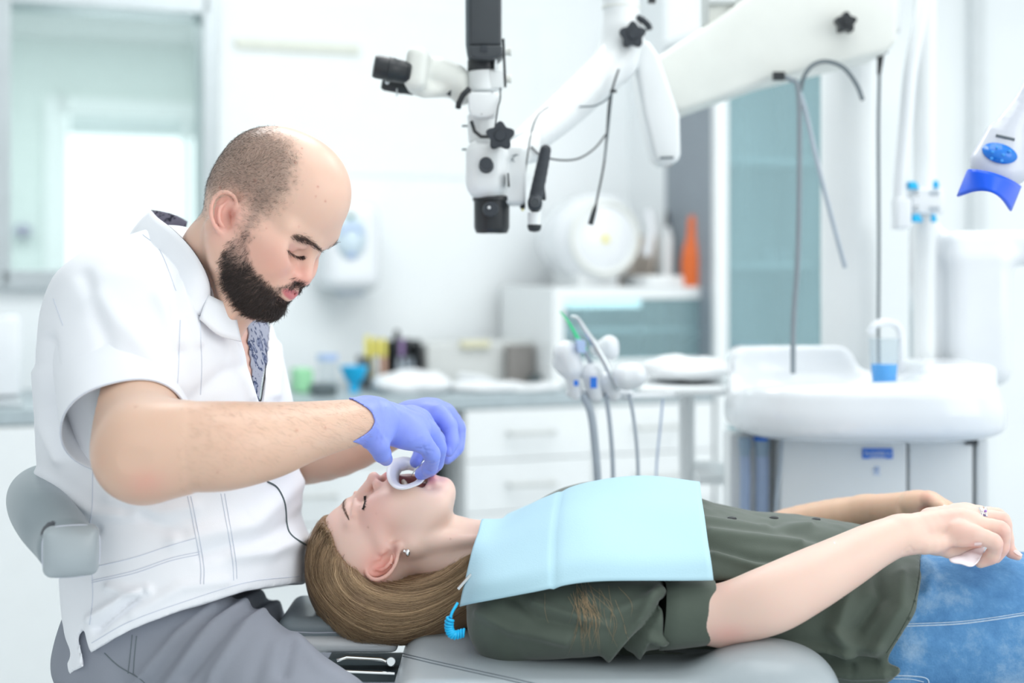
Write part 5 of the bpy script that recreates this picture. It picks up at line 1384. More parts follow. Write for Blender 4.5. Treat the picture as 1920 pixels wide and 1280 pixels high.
# ------------------------------------------------------------------ the operating microscope on its swivelling arm
SCOPE = empty('surgical_microscope', P(915, 440, 2.15), 'white operating microscope with black eyepieces hanging from a jointed arm', 'microscope')
DM = 2.15
def cyl(mb, a, b, r0, r1=None, n=32, rim=0.12):
    """cylinder between two (px,py,d), radii in px, rounded edges"""
    A, B = Q(a), Q(b); q0 = pr(r0, a[2]); q1 = pr(r0 if r1 is None else r1, b[2]); e = min(0.002, rim * q0) / (np.linalg.norm(B - A) + 1e-9)
    e = min(e, 0.2)
    return mb.lathe(A, B, [(0, q0 * 0.02), (0, q0 - min(.002, rim * q0)), (e, q0), (1 - e, q1), (1, q1 - min(.002, rim * q1)), (1, q1 * 0.02)], n)
def rbox(S, poly_c, half, rnd, R=None, k=0.0, op='add'): S.box(Q(poly_c), half, rnd, R, k, op)
def star(mb, c, r, depth, lobes=5, d=DM, rot=-PI / 2, inner=0.72):
    """five-lobed hand knob, its axis towards the camera"""
    C = Q((c[0], c[1], d)); n = 80; prof = []
    for t, sc in ((0.0, 0.90), (0.06, 0.97), (0.2, 1.0), (0.8, 1.0), (0.94, 0.97), (1.0, 0.88)):
        a = np.arange(n) * 2 * PI / n; rr = pr(r, d) * sc * (0.5 * (1 + inner) + 0.5 * (1 - inner) * np.cos(lobes * (a - rot)))
        prof.append(C + np.stack([rr * np.cos(a), np.full(n, depth * t), -rr * np.sin(a)], 1))
    f = [(i * n + j, i * n + (j + 1) % n, (i + 1) * n + (j + 1) % n, (i + 1) * n + j) for i in range(5) for j in range(n)]
    f += [tuple(range(n)), tuple(range(6 * n - 1, 5 * n - 1, -1))]
    mb.add(np.vstack(prof), f)
    return mb.lathe(C + V(0, -0.003, 0), C + V(0, 0.002, 0), [(0, pr(r * .05, d)), (0, pr(r * .34, d)), (.3, pr(r * .38, d)), (1, pr(r * .38, d))], 24)
# optical body
S = Sculpt(P(840, 460, 2.3) - V(0, .25, 0), P(1010, 120, 2.3) + V(0, .05, 0), 0.0022)
c = P(912, 318, DM); S.box(c, (pr(38, DM), 0.045, pr(54, DM)), 0.022, None, 0.0)
S.cap(P(915, 330, DM), P(921, 372, DM), pr(37, DM), pr(31, DM), 0.01)
S.box(P(962, 330, DM + .01), (pr(24, DM), 0.03, pr(56, DM)), 0.008, None, 0.004)
S.cap(P(958, 290, DM + 0.02), P(1000, 275, DM + 0.06), pr(24, DM), pr(30, DM), 0.01)
v_, f_ = S.mesh(1); sb = link('optical_body', fast_mesh('optical_body', v_, f_), M_PLASTIC, SCOPE)
m = MB(); cyl(m, (905, 268, DM), (905, 215, DM), 27, 29); m.build('swivel_neck', M_PLASTIC, SCOPE)
m = MB(); C0 = P(905, 195, DM - 0.035)
m.prism([(879, 172), (933, 172), (935, 180), (934, 205), (928, 217), (915, 221), (898, 221), (884, 217), (878, 205), (877, 180)], DM - 0.045, DM + 0.04)
fp = m.build('front_plate', M_PLASTIC, SCOPE, bevel=0.004)
for x, y in ((882, 174), (923, 173), (903, 214)):
    MB().lathe(P(x, y, DM - .046), P(x, y, DM - .043), [(0, .0002), (0, .0008), (1, .0008)], 10).build('screw', M_GRAPHITE, fp)
m = MB(); cyl(m, (906, 172, DM), (904, 132, DM), 29, 27); m.box(P(930, 152, DM), (pr(13, DM), 0.02, pr(16, DM))); m.build('beam_splitter', M_PLASTIC, SCOPE, bevel=0.002)
m = MB(); cyl(m, (905, 134, DM), (903, 110, DM), 28.5, 27); m.build('black_ring', M_BLACK, SCOPE)
m = MB(); cyl(m, (929, 133, DM - .02), (929, 112, DM - .02), 3, 3, 12); m.build('clamp_screw', M_STEEL, SCOPE)
# camera on the top
cam_o = MB()
cam_o.prism([(881, -60), (940, -60), (940, 84), (881, 84)], DM - 0.045, DM + 0.03)
cm = cam_o.build('video_camera', M_GRAPHITE, SCOPE, bevel=0.004)
MB().prism([(880, 84), (941, 84), (942, 98), (934, 106), (920, 110), (892, 109), (882, 106), (879, 96)], DM - 0.046, DM + 0.03).build('battery_cover', M_GRAPHITE, cm, bevel=0.003)
MB().prism([(901, 84), (914, 84), (914, 97), (912, 98), (902, 98), (900, 96)], DM - 0.0475, DM - 0.04).build('latch', M_SOFTBLACK, cm, bevel=0.0008)
MB().prism([(872, -60), (882, -60), (882, 108), (876, 106), (873, 84)], DM - 0.035, DM + 0.025).build('side_panel', M_DARKTUBE, cm, bevel=0.002)
m = MB(); m.prism([(941, 72), (946, 72), (950, 162), (945, 163)], DM - 0.02, DM - 0.008); m.build('mounting_bar', M_BLACK, SCOPE, bevel=0.0008)
for y in (97, 148):
    m = MB(); m.lathe(P(948, y, DM - .014), P(959, y, DM - .014), [(0, .002), (0, .0055), (.7, .006), (.75, .0068), (1, .0064), (1, .001)], 18); m.build('mounting_screw', M_CREAM, SCOPE)
# binocular tube to the left
S = Sculpt(P(700, 225, 2.25) - V(0, .2, 0), P(890, 70, 2.25) + V(0.01, .04, 0), 0.0022)
S.box(P(784, 135, 2.14), (pr(21, 2.14), 0.05, pr(40, 2.14)), 0.014, np.array([unit(V(1, 0, -0.12)), V(0, 1, 0), unit(V(0.12, 0, 1))]), 0.0)
S.cap(P(822, 138, 2.15), P(850, 146, 2.15), pr(31, 2.15), pr(27, 2.15), 0.012); S.cap(P(855, 150, 2.15), P(866, 180, 2.15), pr(22, 2.15), pr(18, 2.15), 0.01)
S.cap(P(795, 170, 2.13), P(845, 170, 2.15), pr(14, 2.13), pr(12, 2.15), 0.01)
v_, f_ = S.mesh(2); bn = link('binocular_tube', fast_mesh('binocular_tube', v_, f_), M_CREAM, SCOPE)
m = MB(); m.lathe(P(768, 137, 2.105), P(701, 124, 2.095), [(0, .004), (0, pr(23, 2.1)), (.08, pr(23, 2.1)), (.1, pr(21, 2.1)), (.42, pr(21.5, 2.1)), (.44, pr(22.5, 2.1)), (.62, pr(23, 2.1)), (.64, pr(21.5, 2.1)), (.9, pr(22, 2.1)), (1, pr(20, 2.1)), (1, pr(15, 2.1)), (.97, pr(3, 2.1))], 36)
m.build('eyepiece', M_BLACK, bn)
m = MB(); m.lathe(P(775, 168, 2.165), P(716, 156, 2.155), [(0, .004), (0, pr(11, 2.1)), (.3, pr(12, 2.1)), (.35, pr(13, 2.1)), (.9, pr(13, 2.1)), (1, pr(10, 2.1)), (1, .002)], 30); m.build('eyepiece', M_BLACK, bn)
m = MB(); m.sph(P(726, 154, 2.12), .0035).tube([P(744, 166, 2.14), P(744, 180, 2.14)], .0012, 8); m.build('setting_pin', M_STEEL, bn)
m = MB(); m.lathe(P(874, 168, DM), P(864, 200, DM), [(0, pr(12, DM)), (0.3, pr(22, DM)), (0.7, pr(22, DM)), (1, pr(12, DM))], 24); 
a_, b_ = P(881, 170, DM), P(858, 202, DM)
MB().tube([P(880, 166, DM - .03), P(868, 178, DM - .034), P(860, 194, DM - .034), P(859, 202, DM - .03)], .0045, 8).build('black_joint_ring', M_BLACK, bn)
MB().tube([P(884, 228, DM - .03), P(890, 246, DM - .038), P(902, 256, DM - .04), P(917, 256, DM - .04)], .0028, 8).build('neck_ring', M_BLACK, SCOPE)
m = MB(); m.prism([(837, 176), (846, 168), (845, 180)], DM - .03, DM - .02); m.build('index_mark', M_BLACK, bn)
# objective, knobs, handle
m = MB(); m.lathe(P(922, 368, DM - .004), P(922, 437, DM - .004), [(0, .004), (0, pr(35, DM)), (.07, pr(36, DM)), (.12, pr(36, DM)), (.14, pr(33.5, DM)), (.85, pr(33, DM)), (.97, pr(30, DM)), (1, pr(28, DM)), (1, pr(24, DM)), (.95, pr(23, DM)), (.95, .002)], 48)
ob = m.build('objective', M_BLACK, SCOPE)
MB().lathe(P(922, 433, DM - .004), P(922, 436, DM - .004), [(0, .002), (0, pr(23, DM)), (1, pr(21, DM)), (1.3, pr(8, DM)), (1.35, .001)], 32).build('lens', M_LENS, ob)
MB().lathe(P(920, 392, DM - .050), P(920, 392, DM - .030), [(0, .002), (0, pr(13, DM)), (.2, pr(14, DM)), (1, pr(15, DM)), (1, .002)], 28).build('focus_dial', M_SOFTBLACK, ob)
MB().sph(P(917, 389, DM - .0515), .0024, 12, 8).build('white_dot', M_WHITE, ob)
m = MB(); star(m, (938, 254), 28, 0.022, d=DM - .075); m.lathe(P(938, 256, DM - .055), P(938, 256, DM - .01), [(0, .003), (0, .009), (1, .009), (1, .003)], 20); m.build('star_knob', M_SOFTBLACK, SCOPE)
m = MB(); m.lathe(P(911, 306, DM - .075), P(912, 312, DM - .038), [(0, .002), (0, pr(11, DM)), (.12, pr(12.5, DM)), (.75, pr(13, DM)), (.8, pr(14, DM)), (1, pr(14, DM)), (1, .002)], 30); m.build('magnification_knob', M_SOFTBLACK, SCOPE)
MB().prism([(951, 324), (954, 324), (956, 349), (952, 350)], DM - .05, DM - .03).build('slot', M_BLACK, sb)
for a, b in (((958, 303), (968, 288)), ((960, 292), (973, 290)), ((958, 296), (965, 304))): MB().tube([P(*a, DM - .024), P(*b, DM - .024)], .0007, 6).build('etched_mark', M_DARKTUBE, sb)
for y in (236, 280): MB().tube([P(866, y, DM), P(880, y, DM)], .0016, 8).build('side_pin', M_DARKTUBE, sb)
S = Sculpt(P(975, 450, 2.2) - V(0, .15, 0), P(1045, 255, 2.2) + V(0, .03, 0), 0.0016)
S.chain([P(1023, 281, DM - .03), P(1013, 330, DM - .03), P(1003, 376, DM - .03)], [pr(10.5, DM), pr(12, DM), pr(12.5, DM)], 0.003, n=8)
S.cap(P(1003, 380, DM - .04), P(1003, 385, DM - .02), pr(14, DM), pr(13.5, DM), 0.003); S.cap(P(1016, 340, DM - .01), P(1020, 372, DM - .01), pr(4.5, DM), None, 0.002)
v_, f_ = S.mesh(2); hd = link('handle', fast_mesh('handle', v_, f_), M_SOFTBLACK, SCOPE)
m = MB(); m.lathe(P(1002, 398, DM - .03), P(1002, 425, DM - .03), [(0, .003), (0, pr(12.5, DM)), (1, pr(12.5, DM)), (1, .003)], 28); m.build('handle_sleeve', M_PLASTIC, hd)
m = MB(); m.lathe(P(1002, 421, DM - .03), P(1002, 435, DM - .03), [(0, .003), (0, pr(13, DM)), (.4, pr(13, DM)), (.85, pr(10, DM)), (1, pr(3, DM))], 28); m.build('handle_end', M_BLACK, hd)
MB().lathe(P(1003, 379, DM - .062), P(1003, 379, DM - .05), [(0, .001), (0, pr(8, DM)), (1, pr(9, DM)), (1, .001)], 24).build('handle_button', M_GRAPHITE, hd)
# arms
S = Sculpt(P(940, 340, 2.45) - V(0.02, .35, 0), P(1310, -70, 2.45) + V(0, .1, 0.05), 0.0045)
S.chain([P(985, 268, 2.22), P(1060, 205, 2.27), P(1150, 122, 2.32)], [pr(30, 2.22), pr(36, 2.27), pr(38, 2.32)], 0.02, n=12)
S.cap(P(1160, -80, 2.34), P(1168, 70, 2.33), pr(36, 2.34), pr(34, 2.33), 0.02); S.cap(P(1168, 70, 2.33), P(1160, 110, 2.33), pr(36, 2.33), pr(36, 2.33), 0.02)
v_, f_ = S.mesh(2); link('front_arm', fast_mesh('front_arm', v_, f_), M_PLASTIC, SCOPE)
MB().lathe(P(1165, 12, 2.335), P(1165, 17, 2.335), [(0, pr(30, 2.33)), (0.1, pr(36.6, 2.33)), (.9, pr(36.6, 2.33)), (1, pr(30, 2.33))], 32).build('joint_ring', M_CREAM, SCOPE)
m = MB(); star(m, (1187, 64), 26, 0.02, d=2.27); m.lathe(P(1187, 64, 2.285), P(1187, 64, 2.33), [(0, .003), (0, .010), (1, .010), (1, .003)], 20); m.build('star_knob', M_SOFTBLACK, SCOPE)
MB().tube([P(1194, 32, 2.31), P(1206, 38, 2.31), P(1216, 48, 2.31), P(1218, 56, 2.31)], .0055, 8).build('black_washer', M_SOFTBLACK, SCOPE)
MB().box(P(1222, 0, 2.33), (.006, .006, .005)).build('stop_screw', M_BLACK, SCOPE)
m = MB(); m.prism([(1186, 86), (1214, 72), (1234, 100), (1275, 215), (1277, 288), (1272, 304), (1240, 308), (1228, 296), (1206, 210)], 2.33, 2.43)
m.build('parallel_arm', M_PLASTIC, SCOPE, bevel=0.008)
MB().prism([(1238, 294), (1263, 293), (1263, 297), (1238, 298)], 2.326, 2.335).build('slot', M_DARKTUBE, SCOPE)
m = MB(); m.prism([(1226, 110), (1320, 50), (1420, -20), (1500, -70), (1683, -70), (1684, 78), (1664, 97), (1600, 112), (1440, 151), (1276, 209), (1232, 190)], 2.45, 2.60)
m.build('balance_arm', M_CREAM, SCOPE, bevel=0.010)
m = MB(); star(m, (1588, 41), 21, 0.025, d=2.41); m.lathe(P(1588, 41, 2.43), P(1588, 41, 2.47), [(0, .003), (0, .010), (1, .010), (1, .003)], 20); m.build('star_knob', M_BLACK, SCOPE)
m = MB(); m.prism([(1320, 45), (1320, -60), (1330, -60), (1330, 0), (1386, 0), (1386, -60), (1396, -60), (1396, 18), (1390, 20), (1388, 8), (1330, 8), (1330, 47)], 2.46, 2.5); m.build('bracket', mat('grey_bracket', (0.45, 0.48, 0.47), 0.5, noise=0.03), SCOPE)
MB().prism([(1330, 48), (1330, 8), (1388, 8), (1388, 14)], 2.47, 2.55).build('bracket_block', M_CREAM, SCOPE)
m = MB(); m.lathe((P(1590, 0, 2.78)[0], .88, P(0, 60, 2.78)[2]), (P(1590, 0, 2.78)[0], .88, 0.0), [(0, .01), (0, pr(50, 2.78)), (1, pr(50, 2.78)), (1, .01)], 40); m.build('stand_column', M_PLASTIC, SCOPE)
MB().box((P(1590, 0, 2.78)[0], .85, P(0, 60, 2.78)[2] + .02), (.06, .14, .05)).build('arm_joint', M_PLASTIC, SCOPE, bevel=.01)
MB().lathe((P(1590, 0, 2.78)[0], .95, 0.0), (P(1590, 0, 2.78)[0], .95, 0.07), [(0, .05), (0, .20), (.5, .20), (1, .08)], 40).build('stand_base', M_PLASTIC, SCOPE)
# cables of the microscope
def cable(name, pts, rpx, material, parent, n=40):
    p = spline([Q(a) for a in pts], n); return MB().tube(p, pr(rpx, pts[0][2]), 8).build(name, material, parent)
cable('cable', [(1028, 199, 2.2), (1008, 216, 2.18), (996, 250, 2.16), (988, 300, 2.15), (981, 360, 2.14)], 1.4, M_BLACK, SCOPE)
MB().lathe(P(981, 357, 2.14), P(980, 391, 2.14), [(0, .001), (0, pr(2, 2.14)), (.3, pr(4.5, 2.14)), (1, pr(5.2, 2.14)), (1, .001)], 16).build('plug', M_BLACK, SCOPE)
MB().lathe(P(980, 391, 2.14), P(980, 395, 2.14), [(0, .001), (0, .002), (1, .002), (1, .001)], 10).build('plug_tip', M_YELLOW, SCOPE)
cable('cable', [(1160, 130, 2.27), (1150, 160, 2.26), (1142, 195, 2.26), (1138, 250, 2.26), (1132, 310, 2.26), (1117, 385, 2.26)], 2.0, M_BLACK, SCOPE)
cable('cable', [(1156, 142, 2.27), (1148, 175, 2.26), (1141, 240, 2.255), (1134, 300, 2.255)], 1.4, M_DARKTUBE, SCOPE)
MB().lathe(P(1118, 382, 2.26), P(1107, 421, 2.26), [(0, .001), (0, pr(2, 2.26)), (.3, pr(4.5, 2.26)), (1, pr(5.5, 2.26)), (1, .001)], 16).build('plug', M_BLACK, SCOPE)
cable('cable', [(1086, 200, 2.24), (1115, 198, 2.24), (1138, 186, 2.25), (1152, 168, 2.25)], 1.6, M_DARKTUBE, SCOPE)
cable('cable', [(996, 275, 2.17), (1015, 292, 2.18), (1050, 300, 2.2), (1085, 297, 2.22), (1115, 278, 2.24), (1136, 252, 2.25)], 1.8, M_BLACK, SCOPE)
MB().box(P(1150, 171, 2.25), (.005, .004, .002)).build('cable_tie', M_BLACK, SCOPE)
cable('cable', [(938, 165, DM - .03), (938, 185, DM - .045), (934, 200, DM - .05), (930, 225, DM - .05), (928, 240, DM - .05)], 1.5, M_BLACK, SCOPE)
for nm, pts, r, mm in (('hose', [(1458, 143, 2.43), (1480, 148, 2.43), (1497, 170, 2.43), (1499, 300, 2.43), (1496, 480, 2.43), (1488, 600, 2.43), (1487, 700, 2.43)], 5.0, mat('slate_hose', (0.24, 0.28, 0.31), 0.5, noise=0.04)),
                       ('hose', [(1500, 175, 2.43), (1512, 215, 2.43), (1534, 310, 2.43), (1560, 410, 2.43), (1585, 502, 2.43)], 4.5, M_GREYTUBE),
                       ('hose', [(1501, 170, 2.43), (1508, 143, 2.43), (1524, 122, 2.43), (1550, 115, 2.43), (1582, 127, 2.43), (1606, 158, 2.43), (1618, 188, 2.43)], 4.0, M_DARKTUBE)):
    cable(nm, pts, r, mm, SCOPE)
MB().box(P(1460, 143, 2.43), (.010, .006, .007)).build('hose_clip', M_BLACK, SCOPE)
MB().lathe(P(1652, 96, 2.5), P(1648, 142, 2.5), [(0, .002), (0, pr(13, 2.5)), (.06, pr(13, 2.5)), (.08, pr(7, 2.5)), (.9, pr(4, 2.5)), (1, .002)], 16).build('strain_relief', M_BLACK, SCOPE)
cable('power_cord', [(1649, 138, 2.5), (1647, 250, 2.5), (1648, 450, 2.5), (1647, 620, 2.5), (1648, 720, 2.5)], 3.2, M_DARKTUBE, SCOPE)
# ------------------------------------------------------------------ the dental unit with its cuspidor bowl
UNIT = empty('dental_unit', P(1615, 1000, 2.5) * V(1, 1, 0), 'white dental unit with a rounded cuspidor bowl and a blue maker label', 'dental unit')
S = clay(1340, 640, 1900, 850, 2.20, 2.85, 0.0065)
cx = P(1616, 0, 2.45)[0]
zt_ = [P(0, 824, 2.36)[2], P(0, 815, 2.36)[2], P(0, 790, 2.36)[2], P(0, 750, 2.36)[2], P(0, 722, 2.36)[2], P(0, 712, 2.36)[2]]
S.loft('z', zt_, [cx] * 6, [0.205, 0.222, 0.229, 0.224, 0.212, 0.200], [0.56] * 6, [0.17, 0.185, 0.192, 0.190, 0.182, 0.170], 3.0, 0.0, cap=0.025)
# raised rear rim and the hollow of the bowl
S.box((P(1500, 0, 2.5)[0], 0.68, zt_[-1] + 0.01), (0.115, 0.06, 0.035), 0.03, None, 0.03)
S.box((P(1770, 0, 2.5)[0], 0.60, zt_[-1] + 0.0), (0.065, 0.10, 0.022), 0.015, None, 0.01)
S.ell((P(1530, 0, 2.45)[0], 0.555, zt_[-1] + 0.015), (0.155, 0.135, 0.075), None, 0.012, 'sub')
v_, f_ = S.mesh(2); link('bowl', fast_mesh('bowl', v_, f_), M_SHELL, UNIT)
yf = 2.43 - D0
def zz(py, d=2.43): return P(0, py, d)[2]
def xx_(px, d=2.43): return P(px, 0, d)[0]
m = MB(); m.box(((xx_(1462) + xx_(1702)) / 2, yf + 0.07, zz(822) / 2 + .03), ((xx_(1702) - xx_(1462)) / 2 - .001, 0.07, zz(822) / 2 - .03)); m.build('front_panel', M_PLASTIC, UNIT, bevel=0.004)
m = MB(); m.box(((xx_(1704) + xx_(1826)) / 2, yf + 0.012, zz(826) / 2 + .03), ((xx_(1826) - xx_(1704)) / 2 - .001, 0.012, zz(828) / 2 - .03)); m.build('door', M_PLASTIC, UNIT, bevel=0.004)
m = MB(); m.box(((xx_(1832) + xx_(1855)) / 2, yf + 0.07, zz(822) / 2 + .03), ((xx_(1855) - xx_(1832)) / 2, 0.07, zz(822) / 2 - .03)); m.build('side_panel', M_PLASTIC, UNIT, bevel=0.003)
m = MB(); m.box(((xx_(1378) + xx_(1460)) / 2, yf + 0.10, zz(822) / 2 + .03), ((xx_(1460) - xx_(1378)) / 2, 0.04, zz(822) / 2 - .03)); m.build('recessed_panel', M_PLASTIC, UNIT, bevel=0.003)
m = MB(); m.box(((xx_(1690) + xx_(1850)) / 2, yf + 0.08, zz(822) / 2), ((xx_(1850) - xx_(1690)) / 2 - .003, 0.05, zz(822) / 2 - .004)); m.build('dark_core', M_PLINTH, UNIT)
MB().box((xx_(1821), yf - 0.001, zz(828)), (.010, .006, .004)).build('hinge', M_BLACK, UNIT, bevel=0.001)
MB().box(((xx_(1378) + xx_(1855)) / 2, yf + 0.08, 0.03), (0.20, 0.05, 0.03)).build('plinth', M_PLINTH, UNIT)
lb = MB().box(((xx_(1617) + xx_(1673)) / 2, yf - 0.0015, (zz(840) + zz(859)) / 2), ((xx_(1673) - xx_(1617)) / 2, 0.0015, (zz(840) - zz(859)) / 2)).build('label', M_LOGO, UNIT)
def text(name, body_, loc, size, material, parent, squash=1.0, rot=(PI / 2, 0, 0), depth=0.0003):
    cu = bpy.data.curves.new(name, 'FONT'); cu.body = body_; cu.size = size; cu.extrude = depth; cu.align_x = 'CENTER'; cu.align_y = 'CENTER'
    tmp = bpy.data.objects.new(name, cu); COL.objects.link(tmp)
    dg = bpy.context.evaluated_depsgraph_get(); me = bpy.data.meshes.new_from_object(tmp.evaluated_get(dg)); bpy.data.objects.remove(tmp); me.name = name
    M4 = Matrix.Translation(Vector(loc)) @ Matrix.Rotation(rot[2], 4, 'Z') @ Matrix.Rotation(rot[0], 4, 'X') @ Matrix.Diagonal((squash, 1, 1, 1))
    me.transform(M4); me.materials.clear()
    return link(name, me, material, parent, smooth=False)
text('lettering', 'PLANMECA', (xx_(1645), yf - 0.0034, zz(850)), 0.0088, M_WHITE, lb, 1.0)
MB().box((xx_(1645), yf - 0.0034, zz(857.4)), (pr(14, 2.43), 0.0004, pr(0.9, 2.43))).build('white_line', M_WHITE, lb)
bd = MB(); a = np.linspace(0.3, 5.6, 24); ce = V(xx_(1644), yf - 0.001, zz(880)); bd.tube([ce + V(.0045 * math.cos(t), 0, .0045 * math.sin(t)) for t in a], .0012, 6); bd.tube([ce + V(-.002, 0, -.001), ce + V(0, 0, -.003), ce + V(.003, 0, .001)], .0014, 6)
bd.build('round_badge', M_PALEBLUE, UNIT)
MB().box((xx_(1644), yf - 0.0006, zz(889)), (pr(7, 2.43), .0004, pr(.8, 2.43))).build('badge_line', M_PALEBLUE, UNIT)
for px_, r, mm, hook in ((1402, 9.5, M_BLUETUBE, 12), (1435, 12.5, M_BLUETUBE, 15)):
    MB().lathe((xx_(px_), yf + .03, zz(824)), (xx_(px_), yf + .03, zz(862)), [(0, .003), (0, pr(hook, 2.45)), (.45, pr(hook, 2.45)), (.5, pr(hook - 1, 2.45)), (1, pr(hook - 3, 2.45)), (1, .003)], 20).build('hose_connector', mat('grey_blue_connector', (0.30, 0.40, 0.50), 0.4, noise=0.03) if 'grey_blue_connector' not in MATS else MATS['grey_blue_connector'], UNIT)
    MB().tube(spline([V(xx_(px_), yf + .03, zz(858)), V(xx_(px_ + 1), yf + .03, zz(900)), V(xx_(px_ + 2), yf + .04, zz(1000)), V(xx_(px_ + 6), yf + .08, 0.25)], 20), pr(r, 2.45), 12).build('suction_hose', mm, UNIT)
MB().lathe((xx_(1434), yf + .03, zz(823)), (xx_(1434), yf + .03, zz(829)), [(0, pr(15, 2.45)), (0, pr(15.6, 2.45)), (1, pr(15.6, 2.45)), (1, .003)], 20).build('blue_collar', M_LOGO, UNIT)
MB().tube(spline([V(xx_(1465), yf - .005, zz(825)), V(xx_(1462), yf - .005, zz(870)), V(xx_(1455), yf - .003, zz(930)), V(xx_(1452), yf, zz(1010))], 20), pr(3.2, 2.43), 8).build('thin_hose', M_GREYTUBE, UNIT)
# spout
MB().tube(spline([P(1690, 712, 2.50), P(1690, 640, 2.50), P(1684, 612, 2.50), P(1664, 603, 2.49), P(1642, 608, 2.48), P(1630, 624, 2.48)], 30), pr(7, 2.5), 12).build('water_spout', M_SHELL, UNIT)
# post, arm and their joints
post = MB(); post.lathe((P(1734, 0, 2.62)[0], 0.72, zz(712, 2.62)), (P(1734, 0, 2.62)[0], 0.72, 2.6), [(0, .01), (0, pr(21, 2.62)), (1, pr(21, 2.62)), (1, .01)], 28); post.build('lamp_post', M_PLASTIC, UNIT)
MB().tube(spline([P(1745, -60, 2.56), P(1728, 30, 2.56), P(1708, 130, 2.56), P(1698, 240, 2.56), P(1690, 330, 2.56), P(1684, 430, 2.56)], 30), pr(13, 2.56), 14).build('curved_tube', M_SHELL, UNIT)
m = MB(); m.box(P(1732, 378, 2.58), (pr(30, 2.58), .03, pr(24, 2.58))).box(P(1690, 400, 2.56), (pr(14, 2.58), .02, pr(28, 2.58))); cl = m.build('clamp_block', M_SHELL, UNIT, bevel=0.004)
for px_, py_ in ((1714, 347), (1757, 345), (1721, 409), (1753, 409)):
    w_ = 9 if px_ < 1730 else 4
    m = MB(); m.prism([(px_ - w_, py_ - 7), (px_ + w_ * .4, py_ - 7), (px_ + w_, py_ + 2), (px_ + w_, py_ + 7), (px_ - w_, py_ + 7)], 2.545, 2.56); m.build('blue_tab', M_CYAN, cl, bevel=0.001)
for y in (362, 391):
    text('lettering', 'C', P(1719, y, 2.5485), 0.013, M_DARKTUBE, cl)
    MB().box(P(1752, y, 2.548), (pr(9, 2.55), .0005, pr(3, 2.55))).build('printed_mark', M_GREYTUBE, cl)
S = clay(1690, 400, 1970, 760, 2.56, 2.78, 0.006)
S.box(P(1860, 466, 2.66), (pr(100, 2.66), .06, pr(32, 2.66)), .02, None, 0.0); S.box(P(1822, 590, 2.66), (pr(60, 2.66), .07, pr(130, 2.66)), .03, None, .02); S.box(P(1735, 560, 2.68), (pr(22, 2.66), .05, pr(150, 2.66)), .02, None, .02)
v_, f_ = S.mesh(2); link('swing_arm', fast_mesh('swing_arm', v_, f_), M_SHELL, UNIT)

# instrument heads on the assistant's arm
dT = 2.75
RACK = empty('instrument_holder', P(1125, 745, 2.3), 'white holder with three hanging dental instruments and hoses', 'instrument holder')
dR = 2.30
def lump(name, prims, parent, material=M_SHELL, hres=0.0026):
    pts = np.array([Q(p[0]) for p in prims] + [Q(p[1]) for p in prims]); mr = max(p[2] for p in prims) * dR / F + 0.012
    S = Sculpt(pts.min(0) - mr, pts.max(0) + mr, hres)
    for a, b, r0, r1 in prims: S.cap(Q(a), Q(b), pr(r0, a[2]), pr(r1, b[2]), 0.006)
    v, f = S.mesh(1); return link(name, fast_mesh(name, v, f), material, parent)
lump('holder_head', [((1062, 662, dR), (1072, 690, dR), 25, 22), ((1056, 690, dR), (1048, 680, dR), 14, 12), ((1072, 695, dR), (1080, 740, dR), 16, 11)], RACK)
lump('holder_head', [((1143, 645, dR + .05), (1146, 660, dR + .05), 17, 15), ((1108, 700, dR), (1118, 742, dR), 20, 13), ((1120, 655, dR + .05), (1140, 650, dR + .05), 14, 18)], RACK)
lump('holder_head', [((1174, 706, dR - .02), (1188, 703, dR - .02), 26, 25), ((1142, 715, dR), (1152, 740, dR), 20, 13)], RACK)
lump('holder_bar', [((1070, 735, dR + .02), (1180, 740, dR + .02), 10, 10), ((1178, 742, dR + .02), (1275, 740, dT - .1), 6, 6)], RACK)
MB().prism([(1081, 636), (1098, 640), (1098, 662), (1084, 660)], dR - .03, dR).build('blue_screen', M_PALEBLUE, RACK)
MB().box(P(1113, 717, dR - .03), (pr(6, dR), .004, pr(10, dR))).build('blue_clip', M_LOGO, RACK); MB().box(P(1080, 718, dR - .03), (pr(4, dR), .004, pr(5, dR))).build('blue_clip', M_LOGO, RACK)
MB().tube(spline([P(1050, 583, dR), P(1066, 604, dR), P(1082, 632, dR), P(1096, 657, dR)], 20), np.linspace(pr(1.2, dR), pr(5, dR), 20), 10).build('green_tip', M_GREEN, RACK)
MB().tube([P(1095, 655, dR), P(1118, 700, dR)], pr(4.5, dR), 10).build('syringe_tube', M_GREYTUBE, RACK)
MB().tube(spline([P(1070, 593, dR - .02), P(1083, 597, dR - .02), P(1098, 620, dR - .02), P(1112, 640, dR - .02)], 20), np.linspace(pr(2.5, dR), pr(6.5, dR), 20), 12).build('air_tip', M_STEEL, RACK)
MB().tube([P(1111, 638, dR - .02), P(1135, 680, dR - .02), P(1158, 728, dR - .02)], [pr(7, dR), pr(6, dR), pr(5, dR)], 12).build('handpiece', M_STEEL, RACK)
for pts, r, mm in (([(1092, 738, dR), (1108, 775, dR), (1116, 840, dR), (1121, 910, dR), (1124, 1000, dR)], 7.5, M_GREYTUBE), ([(1136, 738, dR), (1143, 790, dR), (1148, 850, dR), (1150, 910, dR), (1152, 1000, dR)], 4.2, M_GREYTUBE),
                   ([(1180, 738, dR), (1189, 790, dR), (1195, 850, dR), (1197, 910, dR), (1199, 1000, dR)], 3.4, M_GREYTUBE), ([(1243, 748, dR + .1), (1238, 800, dR + .1), (1232, 860, dR + .1), (1229, 930, dR + .1)], 2.0, M_BLUETUBE)):
    cable('instrument_hose', pts, r, mm, RACK)
